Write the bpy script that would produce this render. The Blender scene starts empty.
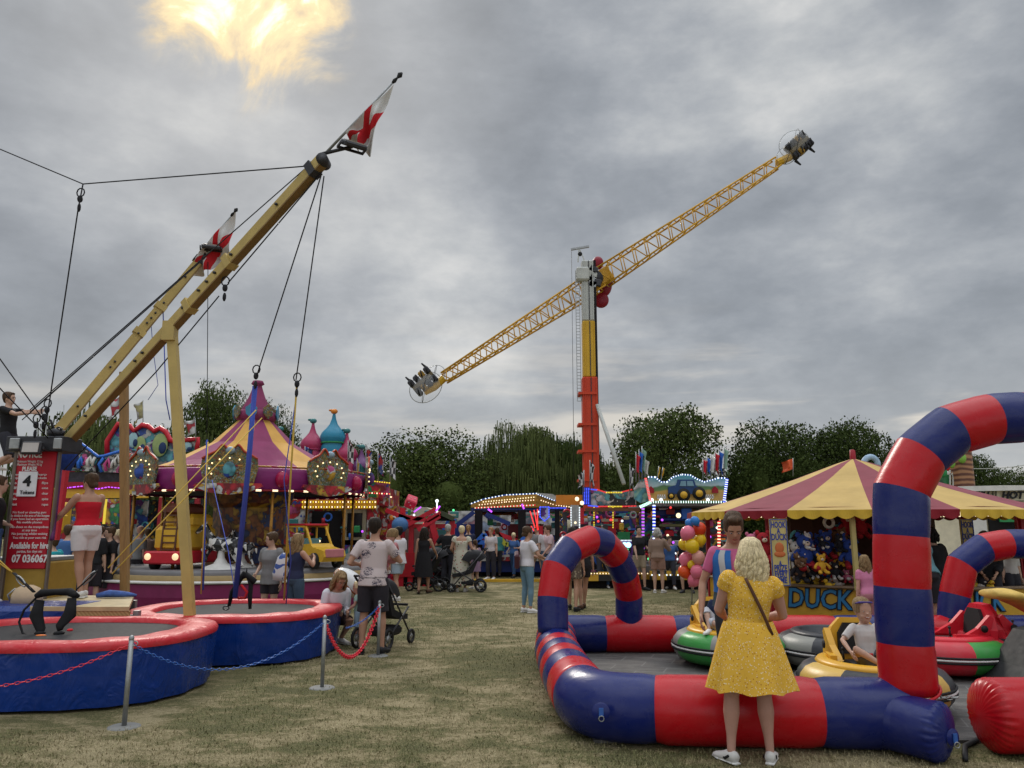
import bpy, math, random
from mathutils import Vector, Matrix, Euler, noise as mnoise
random.seed(7)
PI = math.pi
SC = bpy.context.scene
COL = SC.collection
R = math.radians
# ------------------------------------------------------------------ camera geometry
FPX, HCAM, PITCH = 769.0, 1.70, math.atan(141 / 769.0)
CP, SP = math.cos(PITCH), math.sin(PITCH)
def X(px, D, z=0.0):
    return (px - 512) / FPX * (D * CP + (z - HCAM) * SP)
def Zof(py, D):
    v = (384 - py) / FPX
    return HCAM + D * (SP + v * CP) / (CP - v * SP)
def P(px, py, D):
    z = Zof(py, D)
    return Vector((X(px, D, z), D, z))
def proj(p):
    t = p[1] * CP + (p[2] - HCAM) * SP
    return 512 + FPX * p[0] / t, 384 - FPX * (-p[1] * SP + (p[2] - HCAM) * CP) / t
# ------------------------------------------------------------------ colour / materials
def lin(c):
    return c / 12.92 if c <= 0.04045 else ((c + 0.055) / 1.055) ** 2.4
def hx(s):
    return tuple(lin(int(s[i:i + 2], 16) / 255) for i in (0, 2, 4))
MATS = {}
def newmat(name):
    m = bpy.data.materials.new(name); m.use_nodes = True
    nt = m.node_tree; b = nt.nodes['Principled BSDF']
    return m, nt, b
def N(nt, t, **k):
    n = nt.nodes.new(t)
    for a, v in k.items():
        if a in ('_',): continue
        if hasattr(n, a): setattr(n, a, v)
    return n
def L(nt, a, b): nt.links.new(a, b)
def ramp(nt, fac, stops, interp='LINEAR'):
    r = nt.nodes.new('ShaderNodeValToRGB'); r.color_ramp.interpolation = interp
    e = r.color_ramp.elements
    while len(e) < len(stops): e.new(0.5)
    for i, (p, c) in enumerate(stops):
        e[i].position = p; e[i].color = (c[0], c[1], c[2], 1)
    L(nt, fac, r.inputs['Fac']); return r.outputs['Color']
def nz(nt, scale, detail=3, rough=.55, vec=None, dist=0):
    n = nt.nodes.new('ShaderNodeTexNoise')
    n.inputs['Scale'].default_value = scale; n.inputs['Detail'].default_value = detail
    n.inputs['Roughness'].default_value = rough; n.inputs['Distortion'].default_value = dist
    if vec is not None: L(nt, vec, n.inputs['Vector'])
    return n.outputs['Fac']
def coord(nt, kind='Object'):
    t = nt.nodes.new('ShaderNodeTexCoord'); return t.outputs[kind]
def mapping(nt, vec, scale=(1, 1, 1), rot=(0, 0, 0), loc=(0, 0, 0)):
    m = nt.nodes.new('ShaderNodeMapping'); L(nt, vec, m.inputs['Vector'])
    m.inputs['Scale'].default_value = scale; m.inputs['Rotation'].default_value = rot; m.inputs['Location'].default_value = loc
    return m.outputs['Vector']
def mixc(nt, fac, a, b, mode='MIX'):
    m = nt.nodes.new('ShaderNodeMix'); m.data_type = 'RGBA'; m.blend_type = mode
    for s, v in ((0, fac), (6, a), (7, b)):
        if hasattr(v, 'links'): L(nt, v, m.inputs[s])
        else: m.inputs[s].default_value = v if s == 0 else (v[0], v[1], v[2], 1)
    return m.outputs[2]
def bump(nt, b, h, strength=.3, dist=.01):
    n = nt.nodes.new('ShaderNodeBump'); n.inputs['Strength'].default_value = strength; n.inputs['Distance'].default_value = dist
    L(nt, h, n.inputs['Height']); L(nt, n.outputs['Normal'], b.inputs['Normal'])
def mul(c, k): return tuple(min(1, x * k) for x in c)
def mat(name, c, rough=.6, metal=0, var=.12, vs=6, bmp=0, bs=40, emit=0, spec=.3, coat=0, alpha=1, trans=0):
    """a procedural material: colour with worn/dirty noise variation, gloss variation and bump"""
    if name in MATS: return MATS[name]
    if isinstance(c, str): c = hx(c)
    m, nt, b = newmat(name)
    o = coord(nt)
    f = nz(nt, vs, 4, .6, o)
    L(nt, ramp(nt, f, [(.3, mul(c, 1 - var)), (.7, mul(c, 1 + var * .6))]), b.inputs['Base Color'])
    rr = nt.nodes.new('ShaderNodeMapRange'); L(nt, nz(nt, vs * 2.3, 3, .6, o), rr.inputs['Value'])
    rr.inputs['To Min'].default_value = max(.02, rough - .12); rr.inputs['To Max'].default_value = min(1, rough + .12)
    L(nt, rr.outputs['Result'], b.inputs['Roughness'])
    b.inputs['Metallic'].default_value = metal
    b.inputs['Specular IOR Level'].default_value = spec
    b.inputs['Coat Weight'].default_value = coat
    if bmp: bump(nt, b, nz(nt, bs, 4, .6, o), bmp, .01)
    if emit:
        b.inputs['Emission Color'].default_value = (c[0], c[1], c[2], 1); b.inputs['Emission Strength'].default_value = emit
    if alpha < 1: b.inputs['Alpha'].default_value = alpha
    if trans: b.inputs['Transmission Weight'].default_value = trans
    MATS[name] = m; return m
# ------------------------------------------------------------------ mesh builder
def frame(d, up=None):
    d = d.normalized()
    if up is None: up = Vector((0, 0, 1)) if abs(d.z) < .95 else Vector((0, 1, 0))
    x = up.cross(d)
    if x.length < 1e-6: x = Vector((1, 0, 0)).cross(d)
    x.normalize(); y = d.cross(x); return x, y
class MB:
    def __init__(s): s.v = []; s.f = []; s.m = []; s.sm = []; s.sharp = False
    def add(s, vs, fs, mi=0, smooth=False):
        o = len(s.v); s.v += [tuple(v) for v in vs]
        for k, f in enumerate(fs):
            s.f.append(tuple(o + i for i in f)); s.m.append(mi[k] if isinstance(mi, list) else mi); s.sm.append(smooth)
        return s
    def box(s, c, size, rz=0, mi=0, rot=None, bev=0):
        c = Vector(c); a, b, h = size[0] / 2, size[1] / 2, size[2] / 2
        M = rot if rot is not None else Matrix.Rotation(rz, 3, 'Z')
        if bev <= 0:
            vs = [c + M @ Vector((x, y, z)) for z in (-h, h) for x, y in ((-a, -b), (a, -b), (a, b), (-a, b))]
            return s.add(vs, [(3, 2, 1, 0), (4, 5, 6, 7), (0, 1, 5, 4), (1, 2, 6, 5), (2, 3, 7, 6), (3, 0, 4, 7)], mi)
        e = min(bev, a * .9, b * .9, h * .9)
        rings = []
        for z, k in ((-h, e), (-h + e, 0), (h - e, 0), (h, e)):
            aa, bb = a - k, b - k; q = e * .6
            if k: ring = [(-aa, -bb), (aa, -bb), (aa, bb), (-aa, bb)]; ring = [(-aa + q * .01, -bb), (aa, -bb), (aa, -bb + q * .01), (aa, bb), (aa - q * .01, bb), (-aa, bb), (-aa, bb - q * .01), (-aa, -bb + q * .01)]
            else: ring = [(-aa + q, -bb), (aa - q, -bb), (aa, -bb + q), (aa, bb - q), (aa - q, bb), (-aa + q, bb), (-aa, bb - q), (-aa, -bb + q)]
            rings.append([c + M @ Vector((x, y, z)) for x, y in ring])
        vs = [v for r in rings for v in r]; fs = []
        for i in range(3):
            for j in range(8):
                fs.append((i * 8 + j, i * 8 + (j + 1) % 8, i * 8 + 8 + (j + 1) % 8, i * 8 + 8 + j))
        fs.append(tuple(range(7, -1, -1))); fs.append(tuple(range(24, 32)))
        return s.add(vs, fs, mi)
    def loft(s, path, rad, n=12, mi=0, caps=True, smooth=True, up=None, fn=None, closed=False):
        """tube along path; rad: number / (rx, ry) per point; mi may be list per segment; fn(i, ang)->radius factor"""
        path = [Vector(p) for p in path]; k = len(path)
        if not isinstance(rad, (list,)): rad = [rad] * k
        vs = []; ux = None
        for i, p in enumerate(path):
            if closed: d = path[(i + 1) % k] - path[i - 1]
            elif i == 0: d = path[1] - path[0]
            elif i == k - 1: d = path[-1] - path[-2]
            else: d = (path[i + 1] - p).normalized() + (p - path[i - 1]).normalized()
            if d.length < 1e-9: d = Vector((0, 0, 1))
            d.normalize()
            if up is not None: x, y = frame(d, Vector(up))
            elif ux is None: x, y = frame(d)
            else:
                x = ux - d * ux.dot(d)
                if x.length < 1e-6: x, y = frame(d)
                else: x.normalize(); y = d.cross(x)
            ux = x
            r = rad[i]; rx, ry = (r if isinstance(r, tuple) else (r, r))
            for j in range(n):
                a = 2 * PI * j / n; q = fn(i, a) if fn else 1
                vs.append(p + x * (rx * math.cos(a) * q) + y * (ry * math.sin(a) * q))
        fs = []; ms = []
        segs = k if closed else k - 1
        for i in range(segs):
            for j in range(n):
                a, b = i * n + j, i * n + (j + 1) % n
                i2 = ((i + 1) % k) * n
                fs.append((a, b, i2 + (j + 1) % n, i2 + j)); ms.append(mi[i] if isinstance(mi, list) else mi)
        if caps and not closed:
            fs.append(tuple(range(n - 1, -1, -1))); ms.append(ms[0])
            fs.append(tuple(range((k - 1) * n, k * n))); ms.append(mi[-1] if isinstance(mi, list) else mi)
        return s.add(vs, fs, ms, smooth)
    def tube(s, a, b, r, r2=None, n=8, mi=0, smooth=True):
        return s.loft([a, b], [r, r if r2 is None else r2], n, mi, True, smooth)
    def bar(s, a, b, w, h=None, mi=0, up=None):
        a, b = Vector(a), Vector(b); h = h or w
        x, y = frame(b - a, up)
        vs = [p + x * (i * w / 2) + y * (j * h / 2) for p in (a, b) for i, j in ((-1, -1), (1, -1), (1, 1), (-1, 1))]
        return s.add(vs, [(3, 2, 1, 0), (4, 5, 6, 7), (0, 1, 5, 4), (1, 2, 6, 5), (2, 3, 7, 6), (3, 0, 4, 7)], mi)
    def strip(s, a, b, w, h, nseg, mis=(0, 1), up=None):
        """one connected bar split along its length in alternating materials"""
        a, b = Vector(a), Vector(b); x, y = frame(b - a, up); vs = []; fs = []; ms = []
        for i in range(nseg + 1):
            p = a.lerp(b, i / nseg)
            vs += [p + x * (i2 * w / 2) + y * (j * h / 2) for i2, j in ((-1, -1), (1, -1), (1, 1), (-1, 1))]
        for i in range(nseg):
            for j in range(4):
                fs.append((i * 4 + j, i * 4 + (j + 1) % 4, i * 4 + 4 + (j + 1) % 4, i * 4 + 4 + j)); ms.append(mis[i % len(mis)])
        fs += [(3, 2, 1, 0), tuple(nseg * 4 + q for q in range(4))]; ms += [mis[0], mis[0]]
        return s.add(vs, fs, ms)
    def ball(s, c, r, n=12, m=8, mi=0, rot=None):
        c = Vector(c); rx, ry, rz = r if isinstance(r, (tuple, list)) else (r, r, r); vs = []; fs = []
        for i in range(1, m):
            t = PI * i / m
            for j in range(n):
                a = 2 * PI * j / n; q = Vector((rx * math.sin(t) * math.cos(a), ry * math.sin(t) * math.sin(a), rz * math.cos(t)))
                vs.append(c + (rot @ q if rot is not None else q))
        for q in ((0, 0, rz), (0, 0, -rz)):
            q = Vector(q); vs.append(c + (rot @ q if rot is not None else q))
        t, bt = len(vs) - 2, len(vs) - 1
        for i in range(m - 2):
            for j in range(n): fs.append((i * n + j, (i + 1) * n + j, (i + 1) * n + (j + 1) % n, i * n + (j + 1) % n))
        for j in range(n): fs.append((t, j, (j + 1) % n)); fs.append((bt, (m - 2) * n + (j + 1) % n, (m - 2) * n + j))
        return s.add(vs, fs, mi, True)
    def lathe(s, prof, c=(0, 0, 0), n=24, mi=0, smooth=True, fn=None, a0=0, a1=2 * PI):
        """profile [(r,z)] about z through c; mi list per profile segment"""
        c = Vector(c); k = len(prof); vs = []; fs = []; ms = []; full = abs(a1 - a0 - 2 * PI) < 1e-6
        cols = n if full else n + 1
        for j in range(cols):
            a = a0 + (a1 - a0) * j / n; q = fn(a) if fn else 1
            for r, z in prof: vs.append(c + Vector((r * math.cos(a) * q, r * math.sin(a) * q, z)))
        for j in range(n):
            j2 = (j + 1) % cols
            for i in range(k - 1):
                fs.append((j * k + i, j2 * k + i, j2 * k + i + 1, j * k + i + 1)); ms.append(mi[i] if isinstance(mi, list) else (mi(j, i) if callable(mi) else mi))
        return s.add(vs, fs, ms, smooth)
    def prism(s, pts, o, ax, ay, th, mi=0, mside=None):
        """outline pts (2-D) put on plane o + ax*x + ay*y, given thickness th (extruded along ax x ay)"""
        o, ax, ay = Vector(o), Vector(ax), Vector(ay); nn = ax.cross(ay).normalized(); k = len(pts)
        vs = [o + ax * x + ay * y + nn * (th / 2) for x, y in pts] + [o + ax * x + ay * y - nn * (th / 2) for x, y in pts]
        fs = [tuple(range(k)), tuple(range(2 * k - 1, k - 1, -1))]; ms = [mi, mi]
        for i in range(k): fs.append((i, i + k, (i + 1) % k + k, (i + 1) % k)); ms.append(mi if mside is None else mside)
        return s.add(vs, fs, ms)
    def grid(s, fn, nu, nv, mi=0, smooth=True, th=0):
        vs = [fn(i / nu, j / nv) for j in range(nv + 1) for i in range(nu + 1)]; fs = []; ms = []
        for j in range(nv):
            for i in range(nu):
                a = j * (nu + 1) + i; fs.append((a, a + 1, a + nu + 2, a + nu + 1)); ms.append(mi(i / nu, j / nv) if callable(mi) else mi)
        return s.add(vs, fs, ms, smooth)
    def xf(s, M):
        s.v = [tuple(M @ Vector(v)) for v in s.v]; return s
    def mesh(s, name):
        me = bpy.data.meshes.new(name); me.from_pydata(s.v, [], s.f)
        me.polygons.foreach_set('material_index', s.m); me.polygons.foreach_set('use_smooth', s.sm)
        if s.sharp:
            em = {}
            for p in me.polygons:
                for k in p.edge_keys: em.setdefault(k, []).append(p.material_index)
            for e in me.edges:
                q = em.get(e.key)
                if q and len(q) == 2 and q[0] != q[1]: e.use_edge_sharp = True
        me.update(); return me
def link(name, me, mats, parent=None):
    for m in (mats if isinstance(mats, (list, tuple)) else [mats]): me.materials.append(m)
    o = bpy.data.objects.new(name, me); COL.objects.link(o)
    if parent is not None: o.parent = parent
    return o
def tag(o, label=None, cat=None, group=None, kind=None):
    if label: o['label'] = label
    if cat: o['category'] = cat
    if group: o['group'] = group
    if kind: o['kind'] = kind
    return o
class Thing:
    def __init__(s, name, label, cat, loc=(0, 0, 0), rz=0, group=None):
        o = bpy.data.objects.new(name, None); COL.objects.link(o); o.empty_display_size = .2
        o.location = loc; o.rotation_euler = (0, 0, rz); s.o = o; tag(o, label, cat, group)
        s.M = Matrix.Translation(Vector(loc)) @ Matrix.Rotation(rz, 4, 'Z'); s.I = s.M.inverted()
    def part(s, name, mb, mats, parent=None):            # local coordinates
        return link(name, mb.mesh(name), mats, parent or s.o)
    def wpart(s, name, mb, mats, parent=None):           # world coordinates
        mb.xf(s.I); return link(name, mb.mesh(name), mats, parent or s.o)
def single(name, mb, mats, label, cat, group=None, origin=None):
    if origin is None:
        n = len(mb.v); origin = Vector((sum(v[0] for v in mb.v) / n, sum(v[1] for v in mb.v) / n, min(v[2] for v in mb.v)))
    mb.xf(Matrix.Translation(-Vector(origin)))
    o = link(name, mb.mesh(name), mats); o.location = origin
    return tag(o, label, cat, group)
def struct(name, mb, mats, kind='structure'):
    o = link(name, mb.mesh(name), mats); o['kind'] = kind; return o
def copy_tree(o, parent=None):
    c = o.copy(); COL.objects.link(c); c.parent = parent
    for ch in [x for x in o.children]: copy_tree(ch, c)
    return c
def text_mb(txt, size, depth=.01, bold=.0, o=(0, 0, 0), ax=(1, 0, 0), ay=(0, 0, 1), align='CENTER', shear=0, width=None):
    cu = bpy.data.curves.new('t', 'FONT'); cu.body = txt; cu.size = size; cu.extrude = depth / 2; cu.offset = bold
    cu.align_x = align; cu.align_y = 'CENTER'; cu.resolution_u = 2; cu.shear = shear
    ob = bpy.data.objects.new('t', cu); COL.objects.link(ob)
    dg = bpy.context.evaluated_depsgraph_get(); me = ob.evaluated_get(dg).to_mesh()
    vs = [tuple(v.co) for v in me.vertices]; fs = [tuple(p.vertices) for p in me.polygons]
    ob.evaluated_get(dg).to_mesh_clear(); bpy.data.objects.remove(ob); bpy.data.curves.remove(cu)
    k = 1
    if width and vs:
        w = max(v[0] for v in vs) - min(v[0] for v in vs); k = width / w if w > 0 else 1
    o, ax, ay = Vector(o), Vector(ax).normalized(), Vector(ay).normalized(); nn = ax.cross(ay)
    mb = MB(); mb.add([o + ax * (v[0] * k) + ay * v[1] + nn * v[2] for v in vs], fs); return mb
def remesh(mb, voxel, name, smooth=2, disp=None):
    me = mb.mesh(name); ob = bpy.data.objects.new(name, me); COL.objects.link(ob)
    r = ob.modifiers.new('r', 'REMESH'); r.mode = 'VOXEL'; r.voxel_size = voxel; r.use_smooth_shade = True
    if smooth:
        q = ob.modifiers.new('s', 'SMOOTH'); q.factor = .5; q.iterations = smooth
    dg = bpy.context.evaluated_depsgraph_get(); ev = ob.evaluated_get(dg); m2 = ev.to_mesh()
    out = MB(); out.v = [tuple(v.co) for v in m2.vertices]; out.f = [tuple(p.vertices) for p in m2.polygons]
    out.m = [0] * len(out.f); out.sm = [True] * len(out.f)
    ev.to_mesh_clear(); bpy.data.objects.remove(ob); bpy.data.meshes.remove(me)
    return out
def sag(a, b, d, n=14):
    a, b = Vector(a), Vector(b)
    return [a.lerp(b, i / n) - Vector((0, 0, d * 4 * (i / n) * (1 - i / n))) for i in range(n + 1)]
# ================================================================== camera, light, sky
cam = bpy.data.cameras.new('camera'); co = bpy.data.objects.new('camera', cam); COL.objects.link(co); SC.camera = co
co.location = (0, 0, HCAM); co.rotation_euler = (PI / 2 + PITCH, 0, 0)
cam.sensor_width = 36; cam.lens = FPX / 1024 * 36; cam.clip_end = 1500; cam.clip_start = .1
SC.view_settings.view_transform = 'Standard'; SC.view_settings.look = 'None'; SC.view_settings.gamma = 1; SC.view_settings.use_curve_mapping = False
SC.view_settings.exposure = .12
SUN = Vector((-.34, .896, .6586)).normalized()
sl = bpy.data.lights.new('sun', 'SUN'); sl.energy = 1.3; sl.angle = R(14); sl.color = (1, .93, .84)
so = bpy.data.objects.new('sun', sl); COL.objects.link(so); so.rotation_euler = SUN.to_track_quat('Z', 'Y').to_euler(); so.location = (-5, 15, 30)
w = bpy.data.worlds.new('World'); SC.world = w; w.use_nodes = True; nt = w.node_tree
for n_ in list(nt.nodes): nt.nodes.remove(n_)
out = nt.nodes.new('ShaderNodeOutputWorld'); bg = nt.nodes.new('ShaderNodeBackground'); L(nt, bg.outputs[0], out.inputs[0])
sky = nt.nodes.new('ShaderNodeTexSky'); sky.sky_type = 'NISHITA'; sky.sun_disc = False
sky.sun_elevation = math.asin(SUN.z); sky.sun_rotation = math.atan2(SUN.x, SUN.y)
tc = coord(nt, 'Generated')
sep = nt.nodes.new('ShaderNodeSeparateXYZ'); L(nt, tc, sep.inputs[0])
def M_(op, a, b=None, c=None, clamp=False):
    m = nt.nodes.new('ShaderNodeMath'); m.operation = op; m.use_clamp = clamp
    for i, v in enumerate((a, b, c)):
        if v is None: continue
        if hasattr(v, 'links'): L(nt, v, m.inputs[i])
        else: m.inputs[i].default_value = v
    return m.outputs[0]
def smooth(a, lo, hi, t0=0, t1=1):
    m = nt.nodes.new('ShaderNodeMapRange'); m.interpolation_type = 'SMOOTHSTEP'
    L(nt, a, m.inputs[0]); m.inputs[1].default_value = lo; m.inputs[2].default_value = hi; m.inputs[3].default_value = t0; m.inputs[4].default_value = t1
    return m.outputs[0]
zz = M_('ADD', M_('MAXIMUM', sep.outputs[2], 0), .16)
cb = nt.nodes.new('ShaderNodeCombineXYZ'); L(nt, M_('DIVIDE', sep.outputs[0], zz), cb.inputs[0]); L(nt, M_('DIVIDE', sep.outputs[1], zz), cb.inputs[1])
cv = cb.outputs[0]
n1 = nz(nt, 2.8, 5, .5, mapping(nt, tc, scale=(1, 1, 1.5), loc=(3.1, 1.2, 0)), 0)
n2 = nz(nt, 7.5, 6, .6, mapping(nt, tc, scale=(.8, .8, 1.6), loc=(7, 2, 0)), .0)
n3 = nz(nt, .35, 3, .5, mapping(nt, cv, loc=(1, 8, 0)))
cl = M_('ADD', M_('MULTIPLY', n1, .62), M_('ADD', M_('MULTIPLY', n2, .40), M_('MULTIPLY', n3, .12)))
base = ramp(nt, cl, [(.42, (.22, .238, .262)), (.51, (.285, .306, .334)), (.58, (.365, .385, .41)), (.65, (.48, .495, .505)), (.73, (.64, .64, .63))])
# pale band low over the horizon with cream streaks, stronger on the right
azr = M_('DIVIDE', sep.outputs[0], M_('ADD', M_('ABSOLUTE', sep.outputs[1]), .05))
low = smooth(sep.outputs[2], .02, .26, 1, 0)
base = mixc(nt, M_('MULTIPLY', low, .55), base, (.44, .45, .46))
st = nz(nt, 5.5, 5, .55, mapping(nt, tc, scale=(.5, .5, 3.2), loc=(0, 0, 2)), .3)
stm = M_('MULTIPLY', smooth(st, .5, .68), M_('MULTIPLY', smooth(sep.outputs[2], .12, .3, 1, 0), smooth(azr, -.3, .6, .35, 1)))
base = mixc(nt, M_('MULTIPLY', stm, .85), base, (.86, .78, .66))
# sun burning through the cloud
dt = nt.nodes.new('ShaderNodeVectorMath'); dt.operation = 'DOT_PRODUCT'; nrm = nt.nodes.new('ShaderNodeVectorMath'); nrm.operation = 'NORMALIZE'
L(nt, tc, nrm.inputs[0]); L(nt, nrm.outputs[0], dt.inputs[0]); dt.inputs[1].default_value = tuple(SUN)
hn = nz(nt, 9, 7, .6, mapping(nt, tc, loc=(.2, .6, .3)), .5)
halo = smooth(dt.outputs['Value'], .93, 1.0)
holev = M_('ADD', smooth(dt.outputs['Value'], .984, 1.0), M_('MULTIPLY', M_('SUBTRACT', hn, .53), 2.8))
hole = M_('MULTIPLY', smooth(holev, .25, .95), smooth(dt.outputs['Value'],  .9905, .9968))
base = mixc(nt, M_('MULTIPLY', halo, .25), base, (.62, .62, .60))
base = mixc(nt, hole, base, ramp(nt, smooth(holev, .4, 1.6), [(.0, (.62, .58, .50)), (.25, (.84, .66, .40)), (.5, (1.02, .82, .46)), (.8, (1.5, 1.4, 1.1))]))
# bright upper part of an overcast sky (it lights the ground; above the frame); sky behind the camera brightened as added fill
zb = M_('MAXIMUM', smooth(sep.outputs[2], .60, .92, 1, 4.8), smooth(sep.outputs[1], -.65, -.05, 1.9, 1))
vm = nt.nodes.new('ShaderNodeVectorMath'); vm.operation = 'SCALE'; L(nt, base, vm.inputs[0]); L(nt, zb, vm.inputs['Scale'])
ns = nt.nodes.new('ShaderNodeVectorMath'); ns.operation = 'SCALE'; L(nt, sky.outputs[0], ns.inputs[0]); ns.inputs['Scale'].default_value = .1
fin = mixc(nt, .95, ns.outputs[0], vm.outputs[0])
# mixing node outputs above 1 is fine: the factor is a constant cloud cover
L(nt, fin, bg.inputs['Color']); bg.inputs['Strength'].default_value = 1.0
# ================================================================== ground
def grass_cols(nt, pos):
    a = nz(nt, .55, 5, .6, pos, .6); b_ = nz(nt, 2.3, 5, .65, mapping(nt, pos, scale=(1, 1.6, 1)), .4); c_ = nz(nt, 22, 4, .7, pos)
    s = nt.nodes.new('ShaderNodeMath'); s.operation = 'MULTIPLY_ADD'; L(nt, a, s.inputs[0]); s.inputs[1].default_value = .38; 
    s2 = nt.nodes.new('ShaderNodeMath'); s2.operation = 'MULTIPLY_ADD'; L(nt, b_, s2.inputs[0]); s2.inputs[1].default_value = .38
    s3 = nt.nodes.new('ShaderNodeMath'); s3.operation = 'MULTIPLY'; L(nt, c_, s3.inputs[0]); s3.inputs[1].default_value = .26
    L(nt, s3.outputs[0], s2.inputs[2]); L(nt, s2.outputs[0], s.inputs[2]); return s.outputs[0], c_
gm, nt2, b = newmat('dry_grass_ground')
g = nt2.nodes.new('ShaderNodeNewGeometry'); f, fine = grass_cols(nt2, g.outputs['Position'])
L(nt2, mixc(nt2, .5, ramp(nt2, f, [(.43, (.060, .070, .026)), (.49, (.105, .108, .040)), (.525, (.25, .205, .11)), (.58, (.46, .38, .23))]),
     ramp(nt2, nz(nt2, 90, 3, .7, g.outputs['Position']), [(.38, (.035, .035, .018)), (.52, (.15, .13, .065)), (.64, (.42, .36, .22))])), b.inputs['Base Color'])
b.inputs['Roughness'].default_value = .95; b.inputs['Specular IOR Level'].default_value = .1
bump(nt2, b, nz(nt2, 70, 4, .7, g.outputs['Position']), .8, .03)
gr = MB()
def gh(x, y): return 0
gr.grid(lambda u, v: Vector(((u - .5) * 900, -60 + v * 900, 0)), 20, 20)
struct('ground', gr, gm)
bm_, nt2, b = newmat('grass_blades')
g = nt2.nodes.new('ShaderNodeNewGeometry'); f, fine = grass_cols(nt2, g.outputs['Position'])
L(nt2, mixc(nt2, .5, ramp(nt2, f, [(.43, (.070, .092, .030)), (.49, (.13, .14, .050)), (.525, (.29, .245, .135)), (.58, (.50, .42, .26))]),
     ramp(nt2, nz(nt2, 160, 1, .5, g.outputs['Position']), [(.38, (.07, .085, .028)), (.5, (.18, .165, .07)), (.62, (.38, .31, .18))])), b.inputs['Base Color'])
b.inputs['Roughness'].default_value = .8; b.inputs['Specular IOR Level'].default_value = .2
rg = random.Random(3); gb = MB(); vs = []; fs = []
def inside_clear(x, y):
    return (x > .9 and 6.3 < y < 11 ) or (((x + 3.9) / 2.9) ** 2 + ((y - 9.5) / 2.6) ** 2 < 1 and x < -3)
for _ in range(125000):
    y = 5.2 + 13 * rg.random() ** 1.9; x = (rg.random() * 2 - 1) * (.70 * y + .6)
    if inside_clear(x, y): continue
    h = (.008 + .020 * rg.random() ** 2) * (1 + .03 * y); a = rg.random() * 2 * PI; wd = .0022 * (1 + y * .12); ln = rg.random() * .03
    dx, dy = math.cos(a), math.sin(a); o = len(vs)
    vs += [(x - dy * wd, y + dx * wd, 0), (x + dy * wd, y - dx * wd, 0), (x + dx * ln, y + dy * ln, h)]; fs.append((o, o + 1, o + 2))
gb.add(vs, fs); go = struct('grass', gb, bm_, 'stuff')
tag(go, 'short trampled half dry grass covering the fairground field', 'grass')
# ================================================================== trees
def leafmat(name, c1, c2):
    m, nt, b = newmat(name); g = nt.nodes.new('ShaderNodeNewGeometry')
    r = ramp(nt, g.outputs['Random Per Island'], [(0, c1), (.6, mul(c2, .8)), (1, c2)])
    L(nt, mixc(nt, nz(nt, .35, 3, .5, coord(nt)), r, mul(c1, 1.2)), b.inputs['Base Color'])
    b.inputs['Roughness'].default_value = .8; b.inputs['Specular IOR Level'].default_value = .04
    va = nt.nodes.new('ShaderNodeVectorMath'); va.operation = 'SUBTRACT'; L(nt, coord(nt), va.inputs[0]); va.inputs[1].default_value = (0, 0, 4.5)
    vt = nt.nodes.new('ShaderNodeVectorTransform'); vt.vector_type = 'NORMAL'; vt.convert_from = 'OBJECT'; vt.convert_to = 'WORLD'; L(nt, va.outputs[0], vt.inputs[0])
    vn = nt.nodes.new('ShaderNodeVectorMath'); vn.operation = 'NORMALIZE'; L(nt, vt.outputs[0], vn.inputs[0])
    ms = nt.nodes.new('ShaderNodeVectorMath'); ms.operation = 'MULTIPLY_ADD'; L(nt, vn.outputs[0], ms.inputs[0]); ms.inputs[1].default_value = (1.1, 1.1, 1.1); L(nt, g.outputs['Normal'], ms.inputs[2])
    v3 = nt.nodes.new('ShaderNodeVectorMath'); v3.operation = 'NORMALIZE'; L(nt, ms.outputs[0], v3.inputs[0]); L(nt, v3.outputs[0], b.inputs['Normal'])
    return m
LM = [leafmat('leaves_dark', (.024, .038, .010), (.074, .098, .027)), leafmat('leaves_mid', (.034, .050, .014), (.102, .130, .035)),
      leafmat('leaves_willow', (.046, .060, .019), (.125, .148, .048))]
BARK = mat('bark', (.09, .07, .05), .9, vs=3, bmp=.6, bs=12)
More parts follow.
